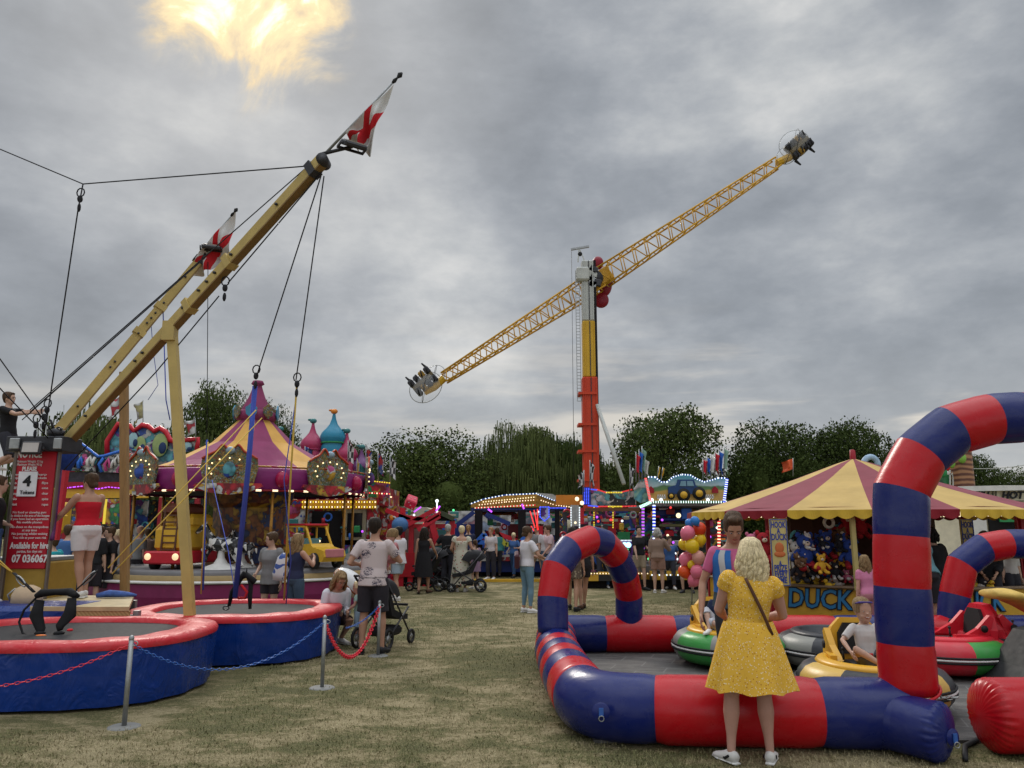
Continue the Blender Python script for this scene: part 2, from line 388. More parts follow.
def crown_mesh(seed, W, H, kind, nleaf, ls):
    rg = random.Random(seed); vs = []; fs = []
    cl = []
    for i in range(46 if kind != 'willow' else 26):
        t = rg.random(); z = H * (.14 + .78 * t)
        rr = math.sqrt(max(.02, 1 - ((z / H - .45) / .56) ** 2)) * W * .5
        a = rg.random() * 2 * PI; q = math.sqrt(rg.random()) * .78
        if kind == 'conifer': rr = W * .5 * (1 - z / H) * 1.25
        cr = W * (.14 + .11 * rg.random()) * (1.15 if kind == 'willow' else 1)
        cl.append((rr * q * math.cos(a), rr * q * math.sin(a), z - cr * .4, cr))
    for i in range(nleaf):
        cx, cy, cz, cr = cl[rg.randrange(len(cl))]
        th = rg.random() * 2 * PI; ph = math.acos(rg.uniform(-.75, 1)); rad = cr * (.55 + .5 * rg.random() ** .5)
        d = Vector((math.sin(ph) * math.cos(th), math.sin(ph) * math.sin(th), math.cos(ph)))
        n_ = mnoise.noise(Vector((cx, cy, cz)) + d * 2.3) * .35 + 1
        p = Vector((cx, cy, cz)) + Vector((d.x, d.y, d.z * .85)) * rad * n_
        if p.z < .3: p.z = .3 + rg.random()
        o = len(vs)
        if kind == 'willow' and i % 3:
            ln = H * rg.uniform(.08, .24); wd = ls * .17; a = rg.random() * PI
            ex = Vector((math.cos(a), math.sin(a), 0)) * wd; dn = Vector((rg.gauss(0, .05), rg.gauss(0, .05), -1)) * min(ln, p.z)
            vs += [p - ex, p + ex, p + dn * .5 + ex * .8 + Vector((rg.gauss(0, .06), 0, 0)), p + dn]; fs.append((o, o + 1, o + 2, o + 3))
        else:
            q = Euler((rg.gauss(0, .8), rg.gauss(0, .8), rg.random() * 6)).to_matrix(); s_ = ls * rg.uniform(.5, 1.1)
            vs += [p + q @ Vector((-s_ * .5, 0, 0)), p + q @ Vector((0, -s_ * .38, 0)), p + q @ Vector((s_ * .5, 0, .12 * s_)), p + q @ Vector((0, s_ * .38, 0))]
            fs.append((o, o + 1, o + 2, o + 3))
    mb = MB(); mb.add(vs, fs)
    for cx, cy, cz, cr in [c for c in cl if c[2] < H * .58]: mb.ball((cx * .9, cy * .9, max(cz, cr * .6)), cr * .42, 8, 6)
    me = mb.mesh('crown')
    tb = MB(); tr = W * .028
    tb.loft([(0, 0, 0), (.1, 0, H * .2), (0, .1, H * .45), (0, 0, H * .75)], [tr * 1.5, tr, tr * .7, tr * .2], 8)
    for i in range(9):
        cx, cy, cz, cr = cl[i]
        tb.loft([(0, 0, H * .18 + cz * .15), (cx * .4, cy * .4, cz * .65), (cx, cy, cz)], [tr * .5, tr * .33, tr * .08], 6)
    return me, tb.mesh('trunk')
CR = {}
def tree(px, top, wpx, D, kind, lm, label, seed):
    key = (kind, seed % 3)
    if key not in CR: CR[key] = crown_mesh(11 + seed % 3 * 7 + len(kind), 14, 12, kind, {'oak': 38000, 'willow': 30000, 'conifer': 9000}[kind], .33)
    cm, tm = CR[key]
    z = Zof(top, D); W = wpx / FPX * D * 1.12; t = Thing('tree', label, 'tree', (X(px, D), D, 0), seed * 1.7, 'trees beyond the fairground')
    c = cm.copy() if False else bpy.data.meshes.new_from_object
    s = (W / 14, W / 14, z / 12 * 1.0)
    for nm, me, mt in (('crown', cm, LM[lm]), ('trunk', tm, BARK)):
        key2 = (nm, kind, seed % 3, lm)
        if key2 not in CR:
            m2 = me.copy(); m2.materials.append(mt); CR[key2] = m2
        o = bpy.data.objects.new(nm, CR[key2]); COL.objects.link(o); o.parent = t.o
    t.o.scale = s
T_ = [
 (122, 402, 150, 62, 'willow', 2, 'pale drooping willow behind the graffiti sign at far left'),
 (212, 383, 78, 70, 'oak', 1, 'tallest leafy tree left of the carousel roof'),
 (266, 404, 60, 74, 'oak', 0, 'tree whose crown shows just right of the carousel cupola'),
 (60, 446, 90, 70, 'oak', 1, 'low tree behind the boy on the bungee ropes'),
 (352, 440, 60, 85, 'oak', 0, 'small dark tree behind the onion domes'),
 (420, 429, 128, 78, 'oak', 1, 'broad rounded dark tree under the lower ride gondola'),
 (478, 447, 80, 96, 'willow', 0, 'lower dark tree between the rounded tree and the willow'),
 (523, 427, 96, 84, 'willow', 2, 'large weeping willow left of the orange tower'),
 (576, 440, 84, 88, 'willow', 0, 'dark willow directly behind the orange tower'),
 (625, 446, 80, 90, 'willow', 2, 'willow just right of the orange tower'),
 (666, 407, 122, 80, 'oak', 1, 'tall leafy tree behind the tractor sign'),
 (752, 462, 60, 92, 'oak', 0, 'low shrubby tree in the gap left of the striped stall roof'),
 (782, 413, 108, 78, 'oak', 0, 'tall dense tree behind the orange pennant'),
 (848, 421, 100, 80, 'oak', 0, 'dense dark tree behind the peak of the striped stall'),
 (905, 446, 80, 90, 'oak', 0, 'dark tree hidden behind the big inflatable arch'),
 (978, 447, 62, 60, 'oak', 0, 'dark tree seen through the big inflatable arch'),
 (1030, 468, 70, 75, 'oak', 1, 'tree at the right edge above the food van'),
]
for i, a in enumerate(T_): tree(*a, seed=i + 1)
hm = MB(); rg = random.Random(9); vs = []; fs = []
for i in range(26000):
    x = rg.uniform(-90, 90); y = rg.uniform(98, 108); z = rg.random() ** .8 * (6.5 + 1.6 * mnoise.noise(Vector((x * .12, 0, 0)))); o = len(vs)
    q = Euler((rg.gauss(0, .8), rg.gauss(0, .8), rg.random() * 6)).to_matrix(); s_ = rg.uniform(.5, 1.1)
    p = Vector((x, y, z)); vs += [p + q @ Vector(k) * s_ for k in ((-.5, 0, 0), (0, -.4, 0), (.5, 0, .1), (0, .4, 0))]; fs.append((o, o + 1, o + 2, o + 3))
hm.add(vs, fs); tag(struct('woodland', hm, LM[0], 'stuff'), 'far dark line of woodland closing the field', 'woodland')
# ================================================================== materials (front)
def vinyl(name, c, rough=.24, scuff=.25, wr=.12):
    if name in MATS: return MATS[name]
    m, nt, b = newmat(name); o = coord(nt)
    d = ramp(nt, nz(nt, 3.5, 6, .7, mapping(nt, o, scale=(1, 1, 2.5)), .8), [(.42, (0, 0, 0)), (.75, (1, 1, 1))])
    f = nt.nodes.new('ShaderNodeMath'); f.operation = 'MULTIPLY'; L(nt, d, f.inputs[0]); f.inputs[1].default_value = scuff
    L(nt, mixc(nt, f.outputs[0], mixc(nt, nz(nt, 1.7, 3, .5, o), mul(c, .82), mul(c, 1.12)), (.30, .29, .27)), b.inputs['Base Color'])
    rr = nt.nodes.new('ShaderNodeMapRange'); L(nt, nz(nt, 5, 4, .6, o), rr.inputs['Value']); rr.inputs['To Min'].default_value = rough - .1; rr.inputs['To Max'].default_value = rough + .2
    L(nt, rr.outputs['Result'], b.inputs['Roughness']); b.inputs['Specular IOR Level'].default_value = .3
    bump(nt, b, nz(nt, 4.5, 3, .55, mapping(nt, o, scale=(1, 1, .5)), 1.2), wr, .04)
    MATS[name] = m; return m
VB = vinyl('vinyl_blue_inflatable', (.005, .013, .115), scuff=.07); VR = vinyl('vinyl_red_inflatable', (.44, .004, .010), scuff=.05)
SKB = vinyl('skirt_blue', (.003, .030, .190), .24, .05, .9); PADR = vinyl('pad_red', (.50, .016, .024), .40, .14, .6)
MATG = mat('mesh_mat', (.032, .032, .033), .8, var=.2, vs=14)
WOODY = None
def wood(name, c, sc=3):
    m, nt, b = newmat(name); o = coord(nt)
    f = nz(nt, sc, 5, .6, mapping(nt, o, scale=(6, 6, .7)), 1.2)
    L(nt, ramp(nt, f, [(.3, mul(c, .72)), (.5, c), (.72, mul(c, 1.2))]), b.inputs['Base Color']); b.inputs['Roughness'].default_value = .6
    bump(nt, b, f, .25, .01); return m
BOOM = mat('boom_cream_paint', (.47, .345, .115), .45, var=.16, vs=3, bmp=.1, bs=14)
BOOMD = mat('boom_brown_edge', (.22, .135, .045), .5)
STEEL = mat('galvanised_steel', (.33, .34, .34), .5, .75, var=.2, vs=9)
DSTEEL = mat('dark_steel', (.05, .05, .055), .5, .5, var=.2)
BLACK = mat('black_rubber', (.012, .012, .013), .65)
BLACKC = mat('black_cloth', (.010, .010, .011), .9)
ROPE = mat('rope_black', (.02, .02, .024), .8, bmp=.5, bs=120)
ROPEB = mat('rope_blue', (.055, .085, .40), .8, bmp=.4, bs=90)
ROPEY = mat('rope_yellow', (.62, .42, .08), .7, bmp=.4, bs=90)
CHR = mat('chain_red', (.65, .03, .05), .45); CHB = mat('chain_blue', (.03, .12, .42), .45)
def sup(a, b, e, t):
    c, s = math.cos(t), math.sin(t)
    return (a * math.copysign(abs(c) ** (2 / e), c), b * math.copysign(abs(s) ** (2 / e), s))
def trampoline(label, cx, cy, a, b, h, e=2.6, rz=0):
    t = Thing('trampoline', label, 'trampoline', (cx, cy, 0), rz, 'bungee trampolines'); n = 96
    def ring(k, z, wob=0):
        return [Vector((*sup(a * k, b * k, e, 2 * PI * i / n), z + (wob * math.sin(i * .7) if wob else 0))) for i in range(n)]
    def band(mb, rings, mi=0):
        vs = [p for r in rings for p in r]; fs = []
        for q in range(len(rings) - 1):
            for i in range(n): fs.append((q * n + i, q * n + (i + 1) % n, (q + 1) * n + (i + 1) % n, (q + 1) * n + i))
        mb.add(vs, fs, mi, True)
    sk = MB(); rr = []
    for q in range(9):
        v = q / 8; rr.append([Vector((p.x * (1 + .012 * math.sin(i * 1.1 + 3 * v) * (1 - v * .4)), p.y * (1 + .012 * math.cos(i * 1.3 + 2 * v)), p.z)) for i, p in enumerate(ring(1 - .025 * (1 - v) ** 2, .03 + (h - .05) * v))])
    band(sk, rr); t.part('skirt', sk, SKB)
    pd = MB(); band(pd, [ring(1.012, h - .06), ring(1.016, h - .02), ring(1.0, h + .012), ring(.9, h + .018, .005), ring(.80, h + .022, .006), ring(.765, h + .010, .004), ring(.755, h - .05)]); t.part('rim_pad', pd, PADR)
    mm = MB(); rr = [ring(.76, h - .03), ring(.5, h - .045), ring(.2, h - .055)]; band(mm, rr); mm.add(ring(.2, h - .055), [tuple(range(n))], 0, True); t.part('jumping_mat', mm, MATG)
    return t
TR1 = trampoline('nearest trampoline with long blue skirt and red rim, at the left edge', -4.78, 8.55, 1.50, 1.16, .60)
TR2 = trampoline('smaller looking trampoline with red rim behind the nearest one, beside the crouching woman', -3.76, 10.95, 1.35, 1.22, .58)
# blue crash pad behind the nearest trampoline
mb = MB(); mb.box((0, 0, .36), (1.5, .8, .72), bev=.06)
mb.xf(Matrix.Translation((X(24, 10.1), 10.15, 0))); single('crash_pad', mb, SKB, 'glossy blue crash pad behind the nearest trampoline, at the tower foot', 'crash mat')
# ------------------------------------------------------------------ bungee tower
TD = 11.3; TW = Thing('bungee_tower', 'mustard bungee trampoline tower with slanting booms, notice board and yellow box base', 'bungee tower', (X(25, TD), TD, 0))
B0 = P(63, 446, 11.0); B1 = P(322, 160, 8.7); C0 = P(58, 430, 11.6); C1 = P(203, 256, 12.6)
def boom(a, b, name='boom'):
    mb = MB(); d = (b - a); u = Vector((0, 0, 1)); w_ = .135
    x, y = frame(d)
    mb.bar(a, b, .10, w_, 0)
    bo = MB(); dn = -y if y.z > 0 else y
    # brown underside flange
    mb.bar(a + dn * (w_ / 2 + .006), b + dn * (w_ / 2 + .006), .112, .02, 1)
    o = TW.wpart(name, mb, [BOOM, BOOMD]); ln = d.length; dd = d.normalized()
    side = x if x.y < 0 else -x
    for k in (.12, .33, .36, .52, .58, .61, .64, .7, .86):
        q = a + d * k
        bb = MB(); bb.tube(q + side * .055, q + side * .085, .018, n=6); TW.wpart('bolt', bb, DSTEEL, o)
    for k in (.53, .68, .97):
        q = a + d * k; bb = MB(); bb.bar(q - dd * .05, q + dd * .05, .15, w_ + .05); TW.wpart('collar', bb, BOOM if k < .9 else DSTEEL, o)
    return o
boom(B0, B1); boom(C0, C1)
LB0 = P(-6, 432, 10.6); LB1 = P(-250, 120, 9.0); boom(LB0, LB1)
q1 = min((B0.lerp(B1, i / 200) for i in range(200)), key=lambda p: abs(proj(p)[0] - 172)); f1 = Vector((X(193, 9.95), 9.95, 0))
mb = MB(); mb.bar(f1, q1, .115, .10); o = TW.wpart('post', mb, BOOM)
bb = MB(); bb.box(q1 + Vector((0, -.03, -.08)), (.16, .14, .26)); TW.wpart('bracket', bb, BOOM, o)
q2 = C0.lerp(C1, .42); f2 = Vector((X(125, 12.4), 12.4, 0))
mb = MB(); q2 = P(124, 372, 12.3); mb.bar(f2, q2, .11, .10); TW.wpart('post', mb, wood('post_brown', (.30, .17, .06)))
def bx(pa, pb, D0, D1, mat_, name, T=None, bev=.01, par=None):
    """box covering image rectangle pa..pb seen at depth D0, reaching back to D1"""
    z0, z1 = Zof(pb[1], D0), Zof(pa[1], D0); zm = (z0 + z1) / 2; xa, xb = X(pa[0], D0, zm), X(pb[0], D0, zm); mb = MB()
    mb.box(((xa + xb) / 2, (D0 + D1) / 2, zm), (abs(xb - xa), D1 - D0, z1 - z0), bev=bev)
    return (T or TW).wpart(name, mb, mat_, par)
MUST = mat('mustard_box', (.36, .22, .035), .55, var=.15)
zb = .0; a = P(-8, 562, 10.7)
mb = MB(); mb.box((X(16, 10.9), 11.15, a.z / 2), (.75, .8, a.z), bev=.02); TW.wpart('base_box', mb, MUST)
mb = MB(); mb.box((X(18, 11), 11.15, a.z + .03), (.78, .84, .06), bev=.01); TW.wpart('base_plate', mb, STEEL)
bx((6, 436), (63, 451), 10.62, 11.1, DSTEEL, 'top_bar')
bx((9, 438), (19, 449), 10.58, 10.61, STEEL, 'end_plate'); bx((53, 438), (61, 449), 10.58, 10.61, STEEL, 'end_plate')
RED = mat('sign_red', (.42, .008, .022), .5, var=.18, vs=2); WHITE = mat('white_print', (.72, .70, .68), .6)
nb = bx((9, 447), (51, 569), 10.72, 10.75, RED, 'notice_board')
al = mat('aluminium_trim', (.16, .13, .11), .5, .4)
bx((6, 447), (9.4, 600), 10.70, 10.76, al, 'frame_rail'); bx((50.5, 447), (52.5, 600), 10.70, 10.76, al, 'frame_rail')
def signtext(lines, D, xc, mat_, par, T=None, tilt=None):
    for txt, y, hpx, wpx, bold in lines:
        c = P(xc, y, D); k = D / FPX * 1.03
        T2 = T or TW
        t = text_mb(txt, hpx * k * 1.38, .004, bold * k, c, width=wpx * k if wpx else None); T2.wpart('lettering', t, mat_, par)
signtext([('NOTICE', 454.5, 7, 24, .3), ('Minimum Weight 15 kg', 461.5, 2.4, 26, 0), ('Maximum Weight 90 kg', 464.6, 2.4, 24, 0), ('PLEASE', 469, 4, 14, .2), ('Remove all sharp', 474.5, 2.2, 33, 0), ('objects from pockets', 478, 2.2, 33, 0),
          ('No food or chewing gum', 512.4, 2.3, 32, 0), ('No drinks in the area of the bungee', 515.7, 2.3, 38, 0), ('If you have had an operation', 519, 2.3, 36, 0), ('No mobile phones', 522.3, 2.3, 24, 0),
          ('No shoes on the trampolines', 527, 2.3, 36, 0), ('at any time', 530.3, 2.3, 14, 0), ('No jumping whilst waiting', 533.8, 2.3, 34, 0), ('You ride at your own risk', 537.8, 2.3, 32, 0), ('Available for hire', 545.8, 6, 37, .2), ('parties, fun days etc', 551.5, 2.6, 24, 0), ('07 036067', 559, 7, 34, .3)], 10.712, 29.5, WHITE, nb)
for y in (484, 489, 494, 499, 504): pass
signtext([('Nothing in', 487, 2.2, 5, 0)], 10.712, 14, WHITE, nb)
for y, t1, t2 in ((483, 'No', 'flips'), (488, 'Max', 'one'), (493.5, 'Keep', 'clear'), (499, 'No', 'spins'), (504.5, 'Hold', 'ropes')):
    signtext([(t1, y, 2.4, 5, 0)], 10.712, 14, WHITE, nb); signtext([(t2, y, 2.4, 6, 0)], 10.712, 45, WHITE, nb)
pc = bx((17.5, 471.5), (36.5, 496.5), 10.69, 10.70, mat('price_card', (.70, .70, .72), .6), 'price_card', par=nb)
signtext([('4', 481.5, 10, 8, .5), ('Tokens', 492.5, 3.6, 14, .1)], 10.685, 27, mat('ink', (.01, .01, .012), .6), pc)
rc = MB(); rc.loft(sag(P(60, 470, 10.9), P(52, 540, 10.7), .15, 8), .03, 8); TW.wpart('hose', rc, mat('hose_purple', (.10, .02, .10), .5))
def floodlight(label, c, yaw, pitch, s=1.0, arm=None):
    t = Thing('floodlight', label, 'floodlight', c, yaw, 'small floodlights on the bungee tower')
    M = Matrix.Rotation(pitch, 4, 'X')
    mb = MB(); mb.box((0, 0, 0), (.30 * s, .07 * s, .20 * s), bev=.02 * s); mb.xf(M); bd = t.part('housing', mb, DSTEEL)
    mb = MB(); mb.box((0, -.04 * s, 0), (.24 * s, .012, .145 * s)); mb.xf(M); t.part('lens', mb, mat('lamp_glass', (.42, .38, .35), .2, spec=.8))
    mb = MB(); mb.bar((-.17 * s, 0, 0), (-.17 * s, .12 * s, -.02), .02, .03); mb.bar((.17 * s, 0, 0), (.17 * s, .12 * s, -.02), .02, .03); mb.bar((-.18 * s, .12 * s, -.02), (.18 * s, .12 * s, -.02), .02, .03); t.part('bracket', mb, DSTEEL)
    if arm:
        mb = MB(); mb.tube(Vector((0, .05, 0)), t.I @ Vector(arm), .022, n=8); t.part('arm', mb, DSTEEL)
    return t
floodlight('small square floodlight fixed above the red notice board', P(32, 448, 10.5), 0, R(-8), .9)
floodlight('black floodlight on a short arm at the highest boom tip, under the flag', P(354, 145, 8.62), R(35), R(-60), .95, B1 + Vector((0, 0, .08)))
floodlight('black floodlight at the tip of the shorter rear boom', P(211, 247, 12.4), R(20), R(-70), 1.0, C1 + Vector((0, 0, .05)))
for c, r_ in ((B1, .07), (C1, .07)):
    mb = MB(); q = c + Vector((0.02, -.1, -.02)); mb.tube(q, q + Vector((0, .2, 0)), r_, n=14); TW.wpart('pulley', mb, DSTEEL)
# flags
WCL = mat('flag_white', (.62, .62, .62), .85); RCL = mat('flag_red', (.55, .02, .03), .85)
def george_flag(label, base, tip, corners, mode, ln=1.0):
    """corners: along pole from tip q0 -> q1, free corners q2 (below q0) q3 (below q1)"""
    t = Thing('flag', label, 'flag', base, 0, 'red cross flags on the bungee booms')
    mb = MB(); mb.tube(Vector(base), Vector(tip), .018, .012, 8); t.wpart('pole', mb, STEEL)
    d = (Vector(tip) - Vector(base)).normalized(); kb = MB(); kb.loft([Vector(tip) - d * .15, Vector(tip) - d * .1, Vector(tip) - d * .05, Vector(tip), Vector(tip) + d * .04], [.01, .026, .012, .036, .01], 8); t.wpart('finial', kb, BLACK)
    q0, q1, q2, q3 = corners
    def fn(u, v):
        p = q0.lerp(q1, u).lerp(q2.lerp(q3, u), v)
        return p + Vector((0, 1, 0)) * (.10 * math.sin(u * 9 + v * 7) * (.2 + v) + .06 * math.sin(u * 19) * v) + Vector((0, 0, 1)) * .03 * math.sin(u * 7 + 2) * v
    c = MB(); c.grid(fn, 30, 30, (lambda u, v: 1 if (abs(u - .5) < .085 or abs(v - .5) < .10) else 0)); t.wpart('cloth', c, [WCL, RCL])
    return t
D1 = 8.6
george_flag('red cross flag hanging from its pole at the highest boom tip', P(322, 157, 8.7), P(400, 75, D1),
            [P(394, 84, D1), P(345, 131, D1), P(369, 152, D1 + .15), P(352, 146, D1 + .3)], 0)
george_flag('smaller red cross flag on the tip of the rear boom', P(203, 250, 12.5), P(236, 210, 12.4),
            [P(236, 211, 12.4), P(199, 251, 12.4), P(229, 262, 12.6), P(190, 279, 12.7)], 0)
# ------------------------------------------------------------------ ropes (each its own)
def rope(label, pts, r=.008, m=None, name='rope', cat='rope', knots=(), grp='bungee ropes'):
    r *= .72; name = {'bungee_cord': 'elastic_rope'}.get(name, name); mb = MB(); mb.loft(pts, r, 6)
    for k in knots:
        p = Vector(k); mb.ball(p, (.035, .035, .05), 8, 6); mb.loft([p + Vector((.05 * math.cos(a), 0, .06 * math.sin(a) + .09)) for a in [i * PI / 5 for i in range(10)]], .009, 5, closed=True); mb.ball(p - Vector((0, 0, .12)), (.025, .025, .06), 6, 5)
    return single(name, mb, m or ROPE, label, cat, grp)
TIP = B1 + Vector((.05, 0, -.05)); TIP2 = C1
j = P(83, 184, 9.3)
rope('black rope running level across the sky from the highest boom tip to a ring', [P(308, 166, 8.75), j], .011, knots=[])
rope('black rope leaving the left edge of the photo towards the ring in the sky', [P(-60, 124, 9.6), j], .011)
rope('black rope hanging straight down from the ring in the sky to the tower', [j, P(78, 210, 9.4), P(47, 418, 10.3), P(43, 436, 10.6)], .012, knots=[P(80, 199, 9.4), P(47, 410, 10.3)])
rope('left of the two black ropes hanging from the highest boom tip to the second trampoline', [P(321, 176, 8.7), P(256, 378, 10.2)], .012, knots=[P(256, 376, 10.2)])
rope('right of the two black ropes hanging from the highest boom tip', [P(324, 176, 8.7), P(296, 380, 10.0)], .011, knots=[P(297, 384, 10.05)])
rope('thick blue elastic bundle hanging onto the second trampoline', [P(255, 386, 10.25), P(248, 470, 10.4), P(235, 597, 10.75)], .050, ROPEB, 'bungee_cord', 'bungee cord', grp='bungee cords')
rope('yellow elastic cord hanging beside the grey shirted girl', [P(297, 382, 10.05), P(291, 470, 10.4), P(284, 600, 10.9)], .018, ROPEY, 'bungee_cord', 'bungee cord', grp='bungee cords')
rope('blue cord twisted beside the yellow one near the blonde girl', [P(298, 384, 10.1), P(284, 480, 10.3), P(291, 560, 10.5), P(286, 604, 10.9)], .010, ROPEB, 'bungee_cord', 'bungee cord', grp='bungee cords')
rope('black rope slung beneath the highest boom with a ring midway', [P(322, 172, 8.75), P(228, 283, 9.5)], .012, knots=[P(225, 288, 9.5)])
rope('black rope continuing down from the ring beneath the highest boom', [P(219, 296, 9.6), P(156, 372, 10.2), P(64, 470, 11.3)], .012)
rope('thin black line hanging from the rear boom tip', [P(208, 262, 12.5), P(207, 440, 12.7)], .009)
rope('pair of blue cords hanging under the rear boom', [P(163, 310, 12.3), P(166, 400, 12.5), P(170, 420, 12.5)], .013, ROPEB, 'bungee_cord', 'bungee cord', grp='bungee cords')
rope('slack blue cord looped under the rear boom', [P(151, 322, 12.2), P(153, 350, 12.3), P(158, 385, 12.4), P(148, 400, 12.4)], .008, ROPEB, 'bungee_cord', 'bungee cord', grp='bungee cords')
rope('blue cord hanging behind the blue elastic bundle, over the carousel', [P(207, 440, 12.7), P(205, 520, 12.5), P(203, 590, 12.3)], .022, ROPEB, 'bungee_cord', 'bungee cord', grp='bungee cords')
rope('yellow cord hanging in front of the black and white carousel horse', [P(208, 442, 12.6), P(205, 500, 12.3), P(201, 594, 12.2)], .013, ROPEY, 'bungee_cord', 'bungee cord', grp='bungee cords')
rope('blue rope slanting over the carousel horse', [P(212, 480, 12.5), P(228, 550, 11.6), P(236, 598, 10.9)], .009, ROPEB)
for i, (a, b) in enumerate((((256, 410), (108, 568)), ((262, 418), (112, 574)))):
    rope(('upper' if i == 0 else 'lower') + ' of the two yellow elastic cords slanting down to the harness on the nearest trampoline', [P(*a, 10.0), P(*b, 8.9)], .010, ROPEY, 'bungee_cord', 'bungee cord', grp='bungee cords')
for i, (a, b) in enumerate((((-25, 545), (10, 571)), ((-22, 540), (12, 572)))):
    rope(('lower' if i == 0 else 'upper') + ' of two short yellow cords entering from the left edge to the harness', [P(*a, 8.9), P(*b, 8.8)], .009, ROPEY, 'bungee_cord', 'bungee cord', grp='bungee cords')
for i, (a, b, l) in enumerate((((315, 160), (30, 410), 'upper'), ((200, 262), (30, 412), 'middle'), ((205, 258), (22, 420), 'lower'))):
    rope('%s of the long black haul lines pulled by the boy at the left edge' % l, [P(*a, (8.8, 12.3, 12.4)[i]), P(*b, 10.6)], .010)
rope('black line from the left edge crossing the haul lines, upper one', [P(-10, 345, 9.5), P(58, 440, 10.7)], .011, knots=[P(44, 417, 10.5)])
rope('black line from the left edge to the tower top, lower one', [P(-12, 376, 9.6), P(48, 438, 10.6)], .011, knots=[P(36, 425, 10.4)])
# cable clutter on tower head
mb = MB()
for i in range(9):
    rg = random.Random(i); a = P(44 + rg.random() * 22, 418 + rg.random() * 14, 10.7); b = P(48 + rg.random() * 12, 430 + rg.random() * 10, 10.75); mb.loft(sag(a, b, rg.uniform(-.05, .08), 6), .013, 6)
mb.ball(P(56, 433, 10.75), (.12, .1, .07), 10, 7); TW.wpart('winch', mb, DSTEEL)
# ------------------------------------------------------------------ harnesses
def strap(mb, pts, w=.035, t=.008):
    mb.loft(pts, [(w, t)] * len(pts), 8)
h = Thing('harness', 'black empty padded harness with loops touching the nearest trampoline mat', 'harness', (X(52, 8.6), 8.6, .57), 0, 'bungee harnesses')
mb = MB(); D = 8.7
mb.loft([P(37, 596, D), P(42, 593, D), P(56, 592, D + .05), P(70, 592, D + .05), P(76, 596, D)], [(.05, .03), (.06, .045), (.06, .035), (.06, .045), (.05, .03)], 10, smooth=True); bl = h.wpart('belt', mb, BLACKC)
for xs in (((40, 600), (36, 615), (41, 630), (41, 633)), ((72, 598), (70, 614), (60, 626), (60, 630))):
    mb = MB(); mb.loft([P(x, y, D - .02 * i) for i, (x, y) in enumerate(xs)], [(.05, .03), (.075, .03), (.05, .025), (.03, .02)], 10); mb.ball(P(xs[-1][0] - 1, 633, 8.62), (.06, .05, .02), 10, 6); h.wpart('leg_loop', mb, BLACKC)
for a, b in (((14, 573), (34, 592)), ((98, 570), (76, 590))):
    mb = MB(); strap(mb, [P(*a, 8.8), P(*b, 8.7)], .025); h.wpart('strap', mb, BLACKC)
    mb = MB(); q = P(a[0] + (8 if a[0] < 50 else -8), a[1] + 8, 8.78); mb.loft([q + (P(b[0], b[1], 8.7) - P(a[0], a[1], 8.8)).normalized() * (.09 * math.cos(t)) + Vector((0, -.02, .035 * math.sin(t))) for t in [i * PI / 5 for i in range(10)]], .008, 6, closed=True); h.wpart('carabiner', mb, STEEL)
mb = MB(); mb.loft([P(36, 598, D), P(24, 610, D), P(19, 622, D), P(23, 634, 8.6), P(33, 637, 8.6)], .012, 6); h.wpart('cable_loop', mb, BLACKC)
mb = MB(); mb.ball(P(41, 635.5, 8.5), (.06, .03, .012), 10, 6); h.wpart('buckle', mb, mat('orange_plastic', (.65, .16, .03), .5)); mb = MB(); mb.ball(P(70, 630, 8.6), (.035, .03, .015), 8, 6); h.wpart('clip', mb, RCL)
h = Thing('harness', 'black and red empty harness standing on the second trampoline under the blue cord', 'harness', (X(240, 10.8), 10.8, .55), 0, 'bungee harnesses'); D = 10.8
for xs, ww in ((((245, 572), (240, 580), (232, 592), (229, 606)), .055), (((248, 576), (251, 584), (250, 596), (250, 609)), .04)):
    mb = MB(); mb.loft([P(x, y, D) for x, y in xs], [(ww, .03), (ww, .03), (ww, .03), (ww * .6, .02)], 10); h.wpart('leg_loop', mb, BLACKC)
mb = MB(); mb.loft([P(238, 578, D), P(247, 575, D), P(255, 582, D)], [(.05, .04)] * 3, 10); mb.tube(P(246, 577, D), P(247, 568, D), .02, .006, 6); h.wpart('belt', mb, BLACKC)
mb = MB(); mb.loft([P(241, 585, D - .03), P(247, 592, D - .03), P(245, 598, D), P(238, 598, D)], .02, 8); h.wpart('chest_strap', mb, RCL)
mb = MB(); mb.loft([P(226 + 3 * math.cos(t), 608 + 2 * math.sin(t), D) for t in [i * PI / 5 for i in range(10)]], .008, 6, closed=True); h.wpart('ring', mb, DSTEEL)
# ------------------------------------------------------------------ platform and things on it
PLY = mat('platform_ply', (.42, .33, .18), .7, var=.2, vs=5, bmp=.2)
pl = Thing('platform', 'wooden walk platform with patterned front edge between the two trampolines', 'platform', (X(92, 10.6), 10.6, 0))
pcs = [(X(30, 9.75, .7), 9.75), (X(129, 9.75, .7), 9.75), (X(134, 11.3, .7), 11.3), (X(44, 11.3, .7), 11.3)]; mb = MB(); mb.prism(pcs, (0, 0, .69), (1, 0, 0), (0, 1, 0), .05); pl.wpart('deck', mb, PLY)
m, nt, b = newmat('chequer_plate'); ck = nt.nodes.new('ShaderNodeTexWave'); L(nt, mapping(nt, coord(nt), rot=(0, .78, 0)), ck.inputs['Vector']); ck.inputs['Scale'].default_value = 9
L(nt, ramp(nt, ck.outputs['Fac'], [(.3, (.30, .19, .07)), (.7, (.42, .29, .12))]), b.inputs['Base Color']); b.inputs['Roughness'].default_value = .6
mb = MB(); mb.box(((pcs[0][0] + pcs[1][0]) / 2, 9.78, .56), (pcs[1][0] - pcs[0][0], .04, .21), bev=.005); pl.wpart('front_edge', mb, m)
